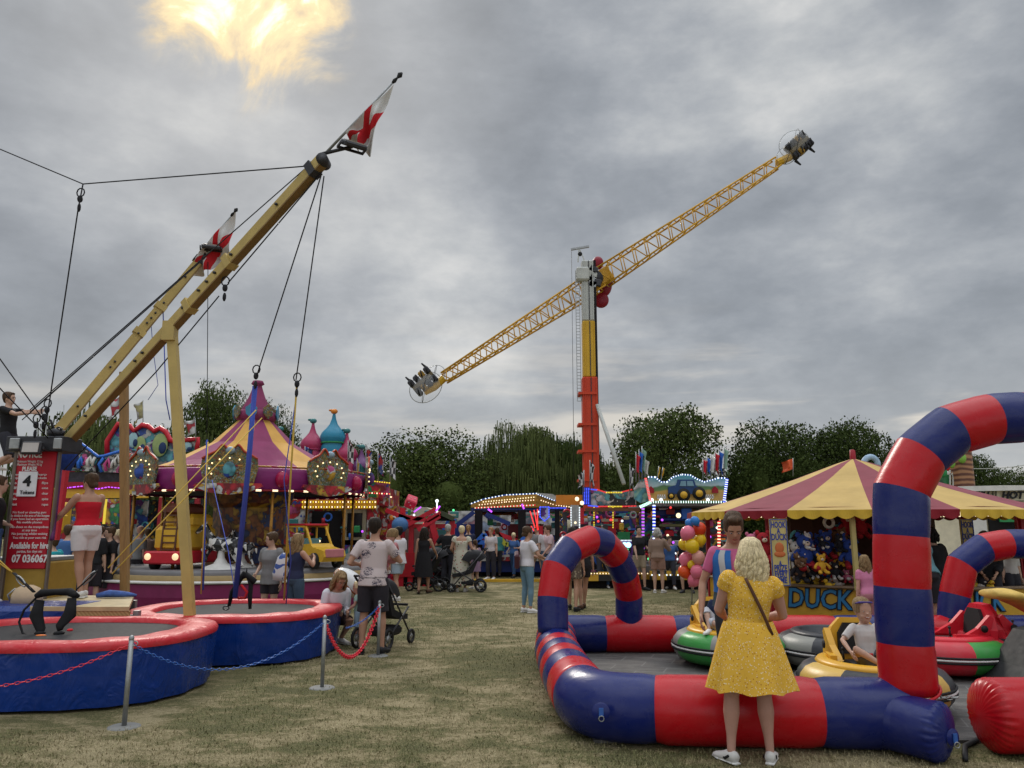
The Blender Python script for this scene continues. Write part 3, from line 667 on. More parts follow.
for qx, qy in pcs: mb = MB(); mb.box((qx * .985 - .02, 10.5 + (qy - 10.5) * .85, .33), (.07, .07, .66)); pl.wpart('leg', mb, STEEL)
mb = MB(); mb.box((0, 0, .09), (.16, .12, .14), bev=.02); mb.xf(Matrix.Translation((X(131, 9.9, .5), 9.85, .45))); single('motor_box', mb, DSTEEL, 'small dark grey motor box at the right end of the wooden platform', 'motor')
mb = MB(); mb.loft([(-.22, -.1, .04), (-.1, 0, .06), (.1, .02, .05), (.25, .05, .03)], [(.04, .03), (.09, .05), (.08, .04), (.03, .02)], 10); mb.xf(Matrix.Translation((X(116, 10.9, .7), 10.9, .715))); single('towel', mb, mat('towel_blue', (.05, .10, .30), .8, var=.5, vs=12), 'crumpled blue cover lying on the wooden platform', 'cover')
tb = Thing('bag', 'beige canvas sack standing by the mustard tower base', 'bag', (X(20, 10.2), 10.2, .7))
mb = MB(); mb.loft([(0, 0, 0), (0, 0, .12), (0, 0, .2), (0, 0, .24)], [(.2, .13), (.19, .13), (.15, .1), (.06, .05)], 14); tb.part('body', mb, mat('beige_canvas', (.50, .37, .24), .8, bmp=.3, bs=20))
mb = MB(); mb.loft([(-.2, 0, .03), (-.24, -.02, .12), (-.16, 0, .2)], .012, 6); tb.part('strap', mb, STEEL)
# ------------------------------------------------------------------ barrier posts and chains
def barrier(px, pyb, pyt, label):
    D = None
    v = (384 - pyb) / FPX; D = HCAM * (CP - v * SP) / -(SP + v * CP)
    zt = Zof(pyt, D); t = Thing('barrier_post', label, 'barrier post', (X(px, D), D, 0), 0, 'steel barrier posts round the trampolines')
    mb = MB(); mb.lathe([(.001, .012), (.115, .012), (.13, .006), (.135, 0)], n=28); t.part('base', mb, mat('concrete_pad', (.20, .20, .19), .8, .2))
    mb = MB(); mb.tube((0, 0, .012), (0, 0, zt - .03), .021, n=12); mb.ball((0, 0, zt - .03), (.024, .024, .03), 10, 6); t.part('pole', mb, STEEL)
    mb = MB(); mb.loft([(.03 * math.cos(a) + .03, 0, zt - .07 + .02 * math.sin(a)) for a in [i * PI / 4 for i in range(8)]], .005, 5, closed=True); t.part('hook', mb, STEEL)
    return Vector((X(px, D), D, zt - .07))
p1 = barrier(124, 727, 635, 'nearest steel barrier post, before the corner of the nearest trampoline')
p2 = barrier(322, 688, 615, 'middle steel barrier post, at the right side of the second trampoline')
p3 = barrier(378, 656, 600, 'farthest steel barrier post, at the heels of the man in the palm print shirt')
def chain(label, a, b, d, m, step=.038, big=.8):
    mb = MB(); pts = sag(a, b, d, 60); ln = sum((pts[i + 1] - pts[i]).length for i in range(60)); n = int(ln / step); acc = 0
    def at(s):
        k = 0; s0 = 0
        while k < 59 and s0 + (pts[k + 1] - pts[k]).length < s: s0 += (pts[k + 1] - pts[k]).length; k += 1
        sg = pts[k + 1] - pts[k]; return pts[k] + sg.normalized() * (s - s0), sg.normalized()
    for i in range(n):
        p, t = at((i + .5) * step); x, y = frame(t); w_ = (x if i % 2 else y) * .014 * big
        mb.loft([p + t * (step * .62 * math.cos(q)) + w_ * math.sin(q) for q in [k * PI / 4 for k in range(8)]], .0042 * big, 4, closed=True, smooth=True)
    return single('chain', mb, m, label, 'chain', 'plastic chains between the barrier posts')
chain('blue plastic chain sagging between the nearest and middle barrier posts', p1, p2, .34, CHB)
chain('red plastic chain from the nearest post to the left edge of the photo', p1, P(-60, 690, 6.3), .10, CHR)
chain('thick red plastic chain looped between the middle and farthest barrier posts', p2, p3, .50, CHR, .04, 1.7)
chain('short blue plastic chain drawn almost straight to the farthest barrier post', P(346, 628, 9.6), p3, .05, CHB, .04)
# ================================================================== inflatable arena
def bandtube(path, r, seg, start=0, n=28, lens=None, taper=None, pleat=0):
    """tube with a colour change every `seg` metres; returns MB; bulges slightly between seams"""
    path = [Vector(p) for p in path]; cum = [0]
    for i in range(len(path) - 1): cum.append(cum[-1] + (path[i + 1] - path[i]).length)
    tot = cum[-1]
    if lens is None:
        k = max(1, round(tot / seg)); lens = [tot / k] * k
    bnd = [0]
    for l_ in lens: bnd.append(bnd[-1] + l_)
    bnd = [b * tot / bnd[-1] for b in bnd]
    def at(s):
        k = 0
        while k < len(path) - 2 and cum[k + 1] < s: k += 1
        q = (s - cum[k]) / max(1e-9, cum[k + 1] - cum[k]); return path[k].lerp(path[k + 1], q)
    pts = []; rad = []; ms = []
    for k in range(len(bnd) - 1):
        a, b_ = bnd[k], bnd[k + 1]; m_ = max(3, int((b_ - a) / (.09 if not pleat else .02)))
        for q in range(m_ + (1 if k == len(bnd) - 2 else 0)):
            u = q / m_; e = min(u, 1 - u) * (b_ - a); pts.append(at(a + (b_ - a) * u)); rad.append(r * (1 - .045 * math.exp(-(e / .012)) - .01 * math.exp(-e / .06)) * (taper(a + (b_ - a) * u, tot) if taper else 1))
            ms.append((start + k) % 2)
    if pleat:
        ds = [min((p - pts[0]).length if taper(0, tot) < .5 else 9, (p - pts[-1]).length if taper(tot, tot) < .5 else 9) for p in pts]
        fn = lambda i, a: 1 + .045 * math.exp(-((ds[i] - .05) / .06) ** 2) * math.sin(pleat * a + math.sin(3 * a))
    else: fn = None
    mb = MB(); mb.sharp = True; mb.loft(pts, rad, n, ms[:-1] if len(ms) > 1 else ms, True, True, fn=fn); return mb
def endcap(s, tot, L_=.22):
    d = min(s, tot - s); return 1 if d > L_ else max(.05, (1 - (1 - d / L_) ** 2.6) ** .5)
def cap_one(side, L_=.22):
    def f(s, tot):
        d = s if side == 0 else tot - s
        return 1 if d > L_ else max(.04, (1 - (1 - d / L_) ** 2.2) ** .5)
    return f
def arc(p, q, c, n=10):
    return [Vector(p).lerp(Vector(c), i / n).lerp(Vector(c).lerp(Vector(q), i / n), i / n) for i in range(n + 1)]
RT = .262
xl = .60
AR = Thing('inflatable_barrier', 'long low red and blue inflatable tube wall round the bumper car floor, with two arches', 'inflatable barrier', (xl, 6.6, 0))
A_ = [VB, VR]
yf = 6.50; xr = 2.95
cor = arc((xl + .55, yf, RT), (xl, yf + .5, RT), (xl - .0, yf - .02, RT), 8)
# front run: from right end (T joint) to the left corner
yf = 6.46; front = [Vector((3.2, yf - .14, RT)), Vector((xl + .62, yf, RT))] + cor
lens = [0.83, 1.20, 1.42 - .2, ]
fr = bandtube(front, RT, 1.2, 0, 36, [.80, 1.21, .84], cap_one(0, .2)); AR.wpart('front_tube', fr, A_)
side_ = [Vector((xl, yf + .48, RT)), Vector((xl - .06, 8, RT)), Vector((xl - .08, 9.4, RT)), Vector((xl - .02, 10.6, RT))]
sd = bandtube(side_, RT * .985, .5, 1, 32, [.62, .46, .42, .42, .42, .42, .45, .4, .4]); AR.wpart('side_tube', sd, A_)
back = [Vector((xl - .1, 10.87, .247)), Vector((7.6, 10.87, .247))]
bk = bandtube(back, .247, 1.15, 0, 32, [.85, 1.03, 1.12, 1.3, 1.2, 1.2, 1.2], cap_one(0, .2)); AR.wpart('back_tube', bk, A_)
right = [Vector((7.6, 11.0, RT)), Vector((7.9, 9.5, RT)), Vector((7.9, 7.5, RT))]
AR.wpart('right_tube', bandtube(right, RT, 1.1, 0, 28), A_)
st_ = [Vector((2.72, 6.42, .25)), Vector((2.95, 6.2, .225)), Vector((3.17, 5.93, .205))]
sb = bandtube(st_, .212, 9, 0, 72, None, cap_one(1, .085), 26)
AR.wpart('end_stub', sb, [VB])
# red seam at foot of the tall arch is left to the arch part
def archpath(px_pts, D0, D1=None, z0=None):
    return [P(x, y, D0 if D1 is None else D0 + (D1 - D0) * i / (len(px_pts) - 1)) for i, (x, y) in enumerate(px_pts)]
def arch(label, path, r, lens, start, n=30):
    mb = MB(); path = [Vector(p) for p in path]; pts = []; rad = []; ms = []
    for k in range(len(path) - 1):
        a, b_ = path[k], path[k + 1]; d0 = (b_ - a).normalized()
        for q in range(6):
            u = q / 6; pts.append(a.lerp(b_, u)); rr = r * (1.0 if u else .975); mi_ = 1
            if q == 0 and k > 0: mi_ = 1 / max(.5, math.cos((path[k] - path[k - 1]).angle(b_ - a) / 2))
            rad.append((rr * mi_, rr)); ms.append((start + k) % 2)
    up_ = (path[len(path) // 2] - path[0]).cross(path[-1] - path[0]).normalized()
    pts.append(path[-1]); rad.append((r, r)); mb.sharp = True; mb.loft(pts, rad, n, ms, True, True, up=up_); return mb
# tall front arch (straight facets, right leg outside the frame)
AD = 6.33
tall = [(910, 706), (905, 643), (902, 587), (901, 536), (901, 491), (920, 455), (951, 430), (990, 419), (1022, 417)]
tp = [P(x, y, AD) for x, y in tall]; tp[0].z = .42
w2 = tp[-1].x + .7 
mir = [Vector((2 * w2 - p.x, p.y, p.z)) for p in reversed(tp)]
pth = tp + mir
TA = Thing('inflatable_arch', 'tall red and blue inflatable entrance arch rising at the right edge', 'inflatable arch', (tp[0].x, AD, 0), 0, 'red and blue inflatable arches')
ta = arch('a', pth, .212, None, 1, 36)
TA.wpart('tube', ta, A_)
mb = MB(); fl = [tp[0] + Vector((.222 * math.cos(a), .222 * math.sin(a), -.02 + .075 * math.cos(a) ** 2 * 1.0)) for a in [i * PI / 16 for i in range(32)]]
mb.loft(fl, .012, 6, closed=True); TA.wpart('seam', mb, VR)
# small diagonal arch at the far left corner
sa = [P(553, 632, 9.45), P(552.5, 598, 9.5), P(557, 568, 9.6), P(570, 549, 9.75), P(589.5, 540, 10.0), P(604, 543.5, 10.2), P(616, 556, 10.4), P(624.5, 574, 10.6), P(629, 595, 10.8), P(630, 621, 10.87)]
sa[0] = Vector((sa[1].x, 9.45, .45)); sa[-1] = Vector((sa[-2].x, 10.87, .36))
SA = Thing('inflatable_arch', 'small red and blue inflatable arch over the far left corner of the tube wall', 'inflatable arch', tuple(Vector((sa[0].x, 9.45, 0))), 0, 'red and blue inflatable arches')
SA.wpart('tube', arch('a', sa, .183, None, 0, 32), A_)
# small arch at the right
ra = [P(953, 632, 10.9), P(955, 595, 10.9), P(962, 565, 10.9), P(984, 548, 10.9), P(1007, 544, 10.9), P(1040, 544, 10.9), P(1064, 556, 10.9), P(1076, 580, 10.9), P(1078, 640, 10.9)]
ra[0].z = .36; ra[-1].z = .36
RA = Thing('inflatable_arch', 'small red and blue inflatable arch at the right, behind the red bumper cars', 'inflatable arch', (ra[0].x, 10.9, 0), 0, 'red and blue inflatable arches')
RA.wpart('tube', arch('a', ra, .200, None, 0, 32), A_)
# separate red tube at the right edge
r2 = Thing('inflatable_tube', 'plump red inflatable tube end entering at the lower right corner', 'inflatable tube', (3.7, 6.2, 0))
mb = bandtube([Vector((3.55, 6.22, .275)), Vector((5.6, 6.25, .275))], .27, 9, 1, 96, None, cap_one(0, .13), 30)
r2.wpart('tube', mb, [VR, VR])
# anchor patches with D rings
def dring(T, c, nrm, m, r=.055):
    nrm = Vector(nrm).normalized(); x, y = frame(nrm); M = Matrix((x, y, nrm)).transposed().to_4x4(); M.translation = Vector(c)
    mb = MB(); mb.lathe([(.001, .012), (r, .010), (r * 1.25, 0)], n=20); mb.xf(M); pt = T.wpart('anchor_patch', mb, m)
    c = Vector(c); mb = MB(); mb.bar(c + nrm * .02 + Vector((0, 0, .03)), c + nrm * .02 - Vector((0, 0, .03)), .035, .01, up=nrm); T.wpart('tab', mb, mat('tab_blue', (.03, .10, .35), .6), pt)
    mb = MB(); q = c + nrm * .03 - Vector((0, 0, .045)); mb.loft([q + Vector((.02 * math.cos(a), 0, .02 * math.sin(a))) for a in [i * PI / 5 for i in range(10)]], .004, 5, closed=True); T.wpart('ring', mb, STEEL, pt)
dring(AR, (X(601, 6.2, .3), yf - RT + .01, .30), (0, -1, .1), VB)
dring(AR, (3.185, 5.925, .19), (.4, -1, .0), VB, .05)
# chain between the two
chain('steel chain linking the blue stub to the plump red tube', Vector((3.2, 6.3, .42)), Vector((3.44, 6.25, .40)), .02, STEEL, .04, 1.1)['group'] = 'chain links'
# blower hose lying black on the ground
mb = MB(); mb.loft([(3.3, 6.0, .02), (3.5, 6.35, .02), (3.9, 6.7, .02), (4.4, 6.6, .02)], .02, 6); single('cable', mb, BLACK, 'black power cable lying by the blue stub of the tube wall', 'cable')
# ------------------------------------------------------------------ arena floor
m, nt, b = newmat('arena_mesh_floor'); o = coord(nt, 'Object')
br = nt.nodes.new('ShaderNodeTexBrick'); L(nt, mapping(nt, o, rot=(0, 0, .35)), br.inputs['Vector']); br.inputs['Scale'].default_value = .8; br.inputs['Mortar Size'].default_value = .006
br.inputs['Color1'].default_value = (.055, .053, .05, 1); br.inputs['Color2'].default_value = (.075, .072, .068, 1); br.inputs['Mortar'].default_value = (.15, .145, .14, 1)
st2 = ramp(nt, nz(nt, 2.2, 6, .7, mapping(nt, o, scale=(1, 3, 1), rot=(0, 0, .5)), 1), [(.45, (0, 0, 0)), (.8, (1, 1, 1))])
L(nt, mixc(nt, st2, br.outputs['Color'], (.17, .16, .145)), b.inputs['Base Color']); b.inputs['Roughness'].default_value = .75
bump(nt, b, nz(nt, 160, 2, .5, o), .5, .01)
mb = MB(); mb.box((4.25, 8.75, .012), (7.2, 4.5, .024)); struct('arena_floor', mb, m)
# ------------------------------------------------------------------ bumper cars
def bumper_car(label, x, y, rz, cols, shell, seat=True):
    t = Thing('bumper_car', label, 'bumper car', (x, y, 0), rz, 'inflatable ring bumper cars')
    t.o.scale = (.88, .88, .9)
    n = 48; mb = MB(); vs = []; fs = []; ms = []; k = 14; Rx, Ry, r = .62, .56, .20
    for i in range(n):
        a = 2 * PI * i / n; cx, cy = Rx * math.cos(a), Ry * math.sin(a); d = Vector((math.cos(a), math.sin(a), 0))
        for j in range(k):
            b_ = 2 * PI * j / k; vs.append(Vector((cx, cy, .27)) + d * r * 1.05 * math.cos(b_) + Vector((0, 0, r * math.sin(b_))))
    for i in range(n):
        for j in range(k):
            fs.append((i * k + j, ((i + 1) % n) * k + j, ((i + 1) % n) * k + (j + 1) % k, i * k + (j + 1) % k)); ms.append((i * 8 // n) % len(cols))
    mb.add(vs, fs, ms, True); rg_ = t.part('bumper_ring', mb, cols)
    for zz_, m_ in ((.30, 0), (.27, 1), (.24, 0)):
        q = MB(); q.loft([Vector(((Rx + r * 1.05 + .004) * math.cos(a), (Ry + r * 1.05 + .004) * math.sin(a), zz_)) for a in [2 * PI * i / 48 for i in range(48)]], .013, 6, closed=True); t.part('rub_strip', q, [WHITE if m_ else BLACK], rg_)
    mb = MB(); mb.lathe([(.02, .06), (.5, .06), (.52, .12), (.48, .2)], n=32); t.part('chassis', mb, BLACK)
    # hull: shallow tub
    mb = MB(); mb.lathe([(.60, .44), (.61, .47), (.58, .50), (.50, .515), (.46, .50), (.42, .36), (.02, .34)], n=40, fn=lambda a: 1 + .0 * math.sin(a)); 
    mb.xf(Matrix.Diagonal((1.05, .92, 1, 1))); hull = t.part('hull', mb, shell)
    if not seat: return t
    mb = MB(); pts = [(-.34, .44), (.34, .44), (.33, .58), (.24, .78), (.14, .88), (-.14, .88), (-.24, .78), (-.33, .58)]
    def yo(p): return p
    for sx in (1,):
        mb.prism(pts, (-.44, 0, 0), (0, 1, 0), (-.12, 0, .985), .10)
    mb.bar((-.40, -.33, .47), (.05, -.40, .49), .07, .10); mb.bar((-.40, .33, .47), (.05, .40, .49), .07, .10)
    mb.prism([(-.42, .45), (-.05, .47), (-.30, .60), (-.47, .76), (-.52, .72)], (0, -.30, 0), (1, 0, 0), (0, 0, 1), .07); mb.prism([(-.42, .45), (-.05, .47), (-.30, .60), (-.47, .76), (-.52, .72)], (0, .30, 0), (1, 0, 0), (0, 0, 1), .07)
    t.part('seat_shell', mb, shell)
    mb = MB(); mb.prism([(-.2, .50), (.2, .50), (.19, .72), (.12, .83), (-.12, .83), (-.19, .72)], (-.37, 0, 0), (0, 1, 0), (-.12, 0, .985), .05); mb.box((-.16, 0, .40), (.36, .4, .10), bev=.03); t.part('cushion', mb, BLACK)
    for sy in (-.3, .3):
        mb = MB(); mb.tube((.05, sy * 1.0, .5), (.05, sy, .60), .012); mb.ball((.05, sy, .61), .02, 8, 6); t.part('joystick', mb, BLACK)
        mb = MB(); mb.tube((-.30, sy * 1.24, .60), (-.30, sy * 1.28, .60), .045, n=14); mb.xf(Matrix.Translation((-.06, 0, 0))); t.part('speaker', mb, BLACK)
    return t
YEL = vinyl('shell_yellow', (.68, .36, .02), .3, .08, .02); REDS = vinyl('shell_red', (.60, .015, .03), .25, .05, .02)
GRN = vinyl('vinyl_green', (.035, .25, .045), .3, .15, .05); GRYV = vinyl('vinyl_grey', (.20, .20, .18), .4, .3, .05); YV = vinyl('vinyl_yellow', (.60, .38, .07), .35, .2, .05); BKV = vinyl('vinyl_black', (.02, .022, .028), .35, .1, .05)
REDV = vinyl('vinyl_red', (.50, .02, .035), .35, .15, .05)
bumper_car('green and grey ringed bumper car with yellow hull, half hidden by the woman in yellow', X(737, 9.6), 9.9, R(-80), [GRN, GRYV], YEL)
bumper_car('yellow bumper car with the smiling boy in it', X(876, 7.6), 7.62, R(-95), [YV, BKV], YEL)
bumper_car('red bumper car with red and green ring behind the tall arch leg', X(955, 9.2), 9.4, R(180), [GRN, REDV], REDS)
bumper_car('red bumper car at the right edge carrying a yellow and black cover', X(1046, 9.2), 9.5, R(0), [BKV, BKV], REDS)
bumper_car('empty grey ringed bumper car just behind the seat of the boy in the yellow one', X(838, 9.6), 9.65, R(-90), [GRYV, BKV], BKV, False)
mb = MB(); mb.loft([(-.25, -.28, .94), (-.05, -.25, .93), (.2, -.2, .84), (.45, -.2, .66)], [(.16, .05), (.26, .07), (.25, .08), (.22, .04)], 16)
mb.xf(Matrix.Translation((X(1018, 9.2), 9.45, -.02))); single('cover', mb, mat('cover_yellow', (.62, .42, .10), .6, var=.2, vs=9, bmp=.5, bs=6), 'crumpled yellow cover thrown over the bumper car at the right edge', 'cover')
mb = MB(); mb.prism([(-.32, 0), (.5, 0), (.5, .62), (.15, .55), (-.1, .22)], (X(1020, 8.6), 8.5, .03), (1, 0, 0), (0, 0, 1), .7); single('rubber_wedge', mb, BLACK, 'dark grey rubber wedge at the right edge of the arena floor', 'wedge')
# ================================================================== people
SKIN = {'fair': (.47, .29, .21), 'tan': (.40, .22, .145), 'pink': (.46, .25, .19), 'dark': (.16, .08, .05)}
def skinmat(k): 
    return mat('skin_' + k, SKIN[k], .55, var=.08, vs=9, spec=.35)
def hairmat(name, c):
    if name in MATS: return MATS[name]
    m, nt, b = newmat(name); o = coord(nt); f = nz(nt, 14, 5, .65, mapping(nt, o, scale=(4, 4, .8)), .6)
    L(nt, ramp(nt, f, [(.3, mul(c, .45)), (.55, c), (.75, mul(c, 1.5))]), b.inputs['Base Color']); b.inputs['Roughness'].default_value = .6; b.inputs['Specular IOR Level'].default_value = .2
    bump(nt, b, f, .8, .02); MATS[name] = m; return m
HAIR = {'dark': hairmat('hair_dark', (.025, .017, .012)), 'brown': hairmat('hair_brown', (.075, .042, .022)), 'black': hairmat('hair_black', (.010, .009, .009)),
        'blonde': hairmat('hair_blonde', (.74, .60, .36)), 'darkblonde': hairmat('hair_dark_blonde', (.26, .17, .08)), 'grey': hairmat('hair_grey', (.42, .40, .36)), 'ginger': hairmat('hair_ginger', (.30, .16, .07))}
def clothmat(name, c, **k):
    k.setdefault('rough', .88); k.setdefault('bmp', .35); k.setdefault('bs', 7); return mat(name, c, **k)
def patmat(name, base, dots, scale=30, thr=.28, extra=None, bs=8):
    """cloth with a scattered printed motif"""
    m, nt, b = newmat(name); o = coord(nt); v = nt.nodes.new('ShaderNodeTexVoronoi'); v.inputs['Scale'].default_value = scale; v.feature = 'F1'
    L(nt, o, v.inputs['Vector']); col = base
    r = ramp(nt, v.outputs['Distance'], [(thr * .85, (1, 1, 1)), (thr, (0, 0, 0))])
    c1 = mixc(nt, r, base, dots)
    if extra:
        v2 = nt.nodes.new('ShaderNodeTexVoronoi'); v2.inputs['Scale'].default_value = scale * .7; L(nt, mapping(nt, o, loc=(.3, .7, .2)), v2.inputs['Vector'])
        c1 = mixc(nt, ramp(nt, v2.outputs['Distance'], [(thr * .7, (1, 1, 1)), (thr * .9, (0, 0, 0))]), c1, extra)
    L(nt, c1, b.inputs['Base Color']); b.inputs['Roughness'].default_value = .88; bump(nt, b, nz(nt, bs, 3, .5, o), .35, .02)
    b.inputs['Specular IOR Level'].default_value = .2
    return m
def ik(a, b, l1, l2, pole):
    a, b, pole = Vector(a), Vector(b), Vector(pole); d = b - a; ln = d.length; mx = (l1 + l2) * .998
    if ln > mx: b = a + d * (mx / ln); d = b - a; ln = mx
    ln = max(ln, abs(l1 - l2) * 1.05 + 1e-4)
    x = (l1 * l1 - l2 * l2 + ln * ln) / (2 * ln); h = math.sqrt(max(0, l1 * l1 - x * x)); dn = d.normalized()
    p = pole - dn * pole.dot(dn); p = p.normalized() if p.length > 1e-5 else frame(dn)[0]
    return a + dn * x + p * h, b
V = Vector
def person(label, px=None, D=None, face=0, H=1.68, pose=None, z=0, skin='fair', hair='brown', hs='short', top=None, bottom=None, dress=None, shoes='white_shoe',
           build=1.0, vox=.016, group='fairground visitors', loc=None, extra=None, female=False, toes=False, glasses=False, socks=None, fingers=True, cat='person'):
    """face = heading in degrees, 0 looks away from the camera (+Y), 90 to the left"""
    pose = pose or {}; s = H / 1.70
    loc = loc or (X(px, D, z), D, z)
    T = Thing('person', label, cat, loc, R(face), group); T.o.scale = (s, s, s)
    T.M = T.M @ Matrix.Scale(s, 4); T.I = T.M.inverted()
    bd = build; fw = .92 if female else 1.0
    pel = V(pose.get('pelvis', (0, 0, .93))); lean = R(pose.get('lean', 2)); side = R(pose.get('side', 0)); tw = R(pose.get('twist', 0))
    RM = Matrix.Rotation(tw, 3, 'Z') @ Matrix.Rotation(side, 3, 'Y') @ Matrix.Rotation(-lean, 3, 'X')
    u = RM @ V((0, 0, 1)); rgt = RM @ V((1, 0, 0)); fwd = RM @ V((0, 1, 0))
    def sp(k, f=0): return pel + u * k + fwd * f
    sh = [sp(.435, -.005) + rgt * (q * .172 * fw * bd) for q in (-1, 1)]
    hp = [pel + Matrix.Rotation(tw * .5, 3, 'Z') @ V((q * .088 * bd, 0, -.02)) for q in (-1, 1)]
    hands = [V(pose.get('lh', (-.24, .03, .80))), V(pose.get('rh', (.24, .03, .80)))]
    epole = [V(pose.get('le', (-.35, -1, -.1))), V(pose.get('re', (.35, -1, -.1)))]
    feet = [V(pose.get('lf', (-.10, -.02, .08))), V(pose.get('rf', (.10, .02, .08)))]
    kpole = [V(pose.get('lk', (-.12, 1, .1))), V(pose.get('rk', (.12, 1, .1)))]
    fdir = [V(pose.get('lfd', (-.25, 1, 0))).normalized(), V(pose.get('rfd', (.25, 1, 0))).normalized()]
    # ---- rings of the trunk
    w = bd; ch = .012 if female else 0
    TR = [(-.13, .06, .07, 0), (-.09, .135 * w, .10 * w, -.01), (-.02, .168 * w, .120 * w, -.012), (.05, .160 * w, .115 * w, -.005), (.13, (.128 if female else .145) * w, .098 * w, .0), (.21, (.132 if female else .15) * w, .100 * w, .0),
          (.30, .158 * w * fw, (.112 + ch) * w, .008), (.37, .172 * w * fw, .108 * w, .003), (.43, .160 * w * fw, .088 * w, -.006), (.465, .115 * w, .070 * w, -.008), (.49, .068, .060, -.004), (.53, .054, .054, .004), (.575, .052, .055, .012)]
    def trunk(mb, a, b, off, n=20, tail=None):
        pts = []; rad = []
        for k, rx, ry, f in TR:
            if a - 1e-6 <= k <= b + 1e-6: pts.append(sp(k, f)); rad.append((rx + off, ry + off))
        mb.loft(pts, rad, n, up=tuple(fwd)) if False else loft_or(mb, pts, rad, n)
    def loft_or(mb, pts, rad, n, fn=None, mi=0):
        vs = []
        for i, p in enumerate(pts):
            for j in range(n):
                a = 2 * PI * j / n; q = fn(i, a) if fn else 1
                vs.append(p + rgt * (rad[i][0] * math.cos(a) * q) + fwd * (rad[i][1] * math.sin(a) * q))
        fs = [(i * n + j, i * n + (j + 1) % n, (i + 1) * n + (j + 1) % n, (i + 1) * n + j) for i in range(len(pts) - 1) for j in range(n)]
        fs += [tuple(range(n - 1, -1, -1)), tuple(range((len(pts) - 1) * n, len(pts) * n))]
        mb.add(vs, fs, mi, True)
    EL, WR, KN, AN = [], [], [], []
    for q in (0, 1):
        e, wv = ik(sh[q], hands[q], .285, .255, epole[q]); EL.append(e); WR.append(wv)
        k_, a_ = ik(hp[q], feet[q], .425, .405, kpole[q]); KN.append(k_); AN.append(a_)
    # ---- head frame
    hy, hpch = pose.get('head', (0, 0)); HM = RM @ Matrix.Rotation(R(hy), 3, 'Z') @ Matrix.Rotation(R(-hpch), 3, 'X')
    if pose.get('headup', True): HM = Matrix.Rotation(tw, 3, 'Z') @ Matrix.Rotation(-lean * .35, 3, 'X') @ Matrix.Rotation(R(hy), 3, 'Z') @ Matrix.Rotation(R(-hpch), 3, 'X')
    hk = pose.get('hk', 1.0); nk = sp(.545 - max(0, hk - 1) * .07, .008)
    def hd(x, y, z_): return nk + HM @ (V((x, y, z_)) * hk)
    HR = [(-.01, .030, .035, .030), (.015, .050, .062, .022), (.045, .060, .078, .012), (.085, .070, .090, .004), (.125, .0745, .096, -.002), (.16, .073, .095, -.006), (.19, .063, .083, -.010), (.212, .045, .060, -.013), (.226, .020, .028, -.014)]
    def head(mb, lo=-1, off=0, yo=0, sc=1, n=20):
        vs = []; rr = [r for r in HR if r[0] >= lo]
        for k, rx, ry, f in rr:
            for j in range(n):
                a = 2 * PI * j / n; vs.append(hd((rx + off) * math.cos(a), (ry + off) * math.sin(a) + f + yo, .045 + (k - .045) * sc + (off * .9 if k > .15 else 0)))
        fs = [(i * n + j, i * n + (j + 1) % n, (i + 1) * n + (j + 1) % n, (i + 1) * n + j) for i in range(len(rr) - 1) for j in range(n)]
        fs += [tuple(range(n - 1, -1, -1)), tuple(range((len(rr) - 1) * n, len(rr) * n))]
        mb.add(vs, fs, 0, True)
    def limb(mb, pts, rad, n=12): mb.loft(pts, rad, n)
    def armpts(q): return [sh[q], sh[q].lerp(EL[q], .3), sh[q].lerp(EL[q], .7), EL[q], EL[q].lerp(WR[q], .25), EL[q].lerp(WR[q], .7), WR[q]]
    ARr = [.052 * bd, .050 * bd, .041 * bd, .036 * bd, .039 * bd, .029, .023]
    def legpts(q): return [hp[q], hp[q].lerp(KN[q], .3), hp[q].lerp(KN[q], .75), KN[q], KN[q].lerp(AN[q], .28), KN[q].lerp(AN[q], .7), AN[q]]
    LGr = [.090 * bd, .086 * bd, .062 * bd, .052 * bd, .057 * bd, .038, .032]
    body = MB(); trunk(body, -.13, .575, 0); head(body)
    body.ball(hd(0, .090 if pose.get('kid') else .095, .085), (.012, .020, .020) if not pose.get('kid') else (.010, .014, .012), 8, 6, rot=HM); body.ball(hd(0, .10, .078), (.017, .012, .010), 8, 6, rot=HM)
    body.ball(hd(0, .085, .045), (.022, .012, .008), 8, 6, rot=HM); body.ball(hd(0, .078, .012), (.022, .018, .014), 8, 6, rot=HM)
    if pose.get('kid'): [body.ball(hd(q * .034, .058, .055), (.034, .034, .034), 10, 8, rot=HM) for q in (-1, 1)]
    for q in (-1, 1): body.ball(hd(q * .076, -.005, .09), (.008, .018, .03), 8, 6, rot=HM); body.ball(hd(q * .034, .082 - (.006 if pose.get('kid') else 0), .118), (.02, .012, .007), 8, 6, rot=HM)
    hand_f = []
    for q in (0, 1):
        limb(body, armpts(q), ARr); body.ball(sh[q], .050 * bd, 12, 8); limb(body, legpts(q), LGr, 14)
        d = (WR[q] - EL[q]).normalized(); hdv = pose.get(('lhd', 'rhd')[q]); d = V(hdv).normalized() if hdv else (d + V((0, 0, -.15))).normalized()
        pn = V(pose.get(('lpn', 'rpn')[q], ((1, .2, 0), (-1, .2, 0))[q])); x, y = frame(d, pn if abs(pn.normalized().dot(d)) < .95 else V((0, 1, .1)))  # y ~ palm normal
        c0 = WR[q] + d * .008; c1 = WR[q] + d * .088; vs = []
        body.loft([c0, c0.lerp(c1, .35), c0.lerp(c1, .8), c1], [(.022, .016), (.036, .016), (.040, .014), (.036, .012)], 10, up=tuple(y))
        hand_f.append((c1, d, x, y, q))
        # foot
        f = fdir[q]; a = AN[q]; 
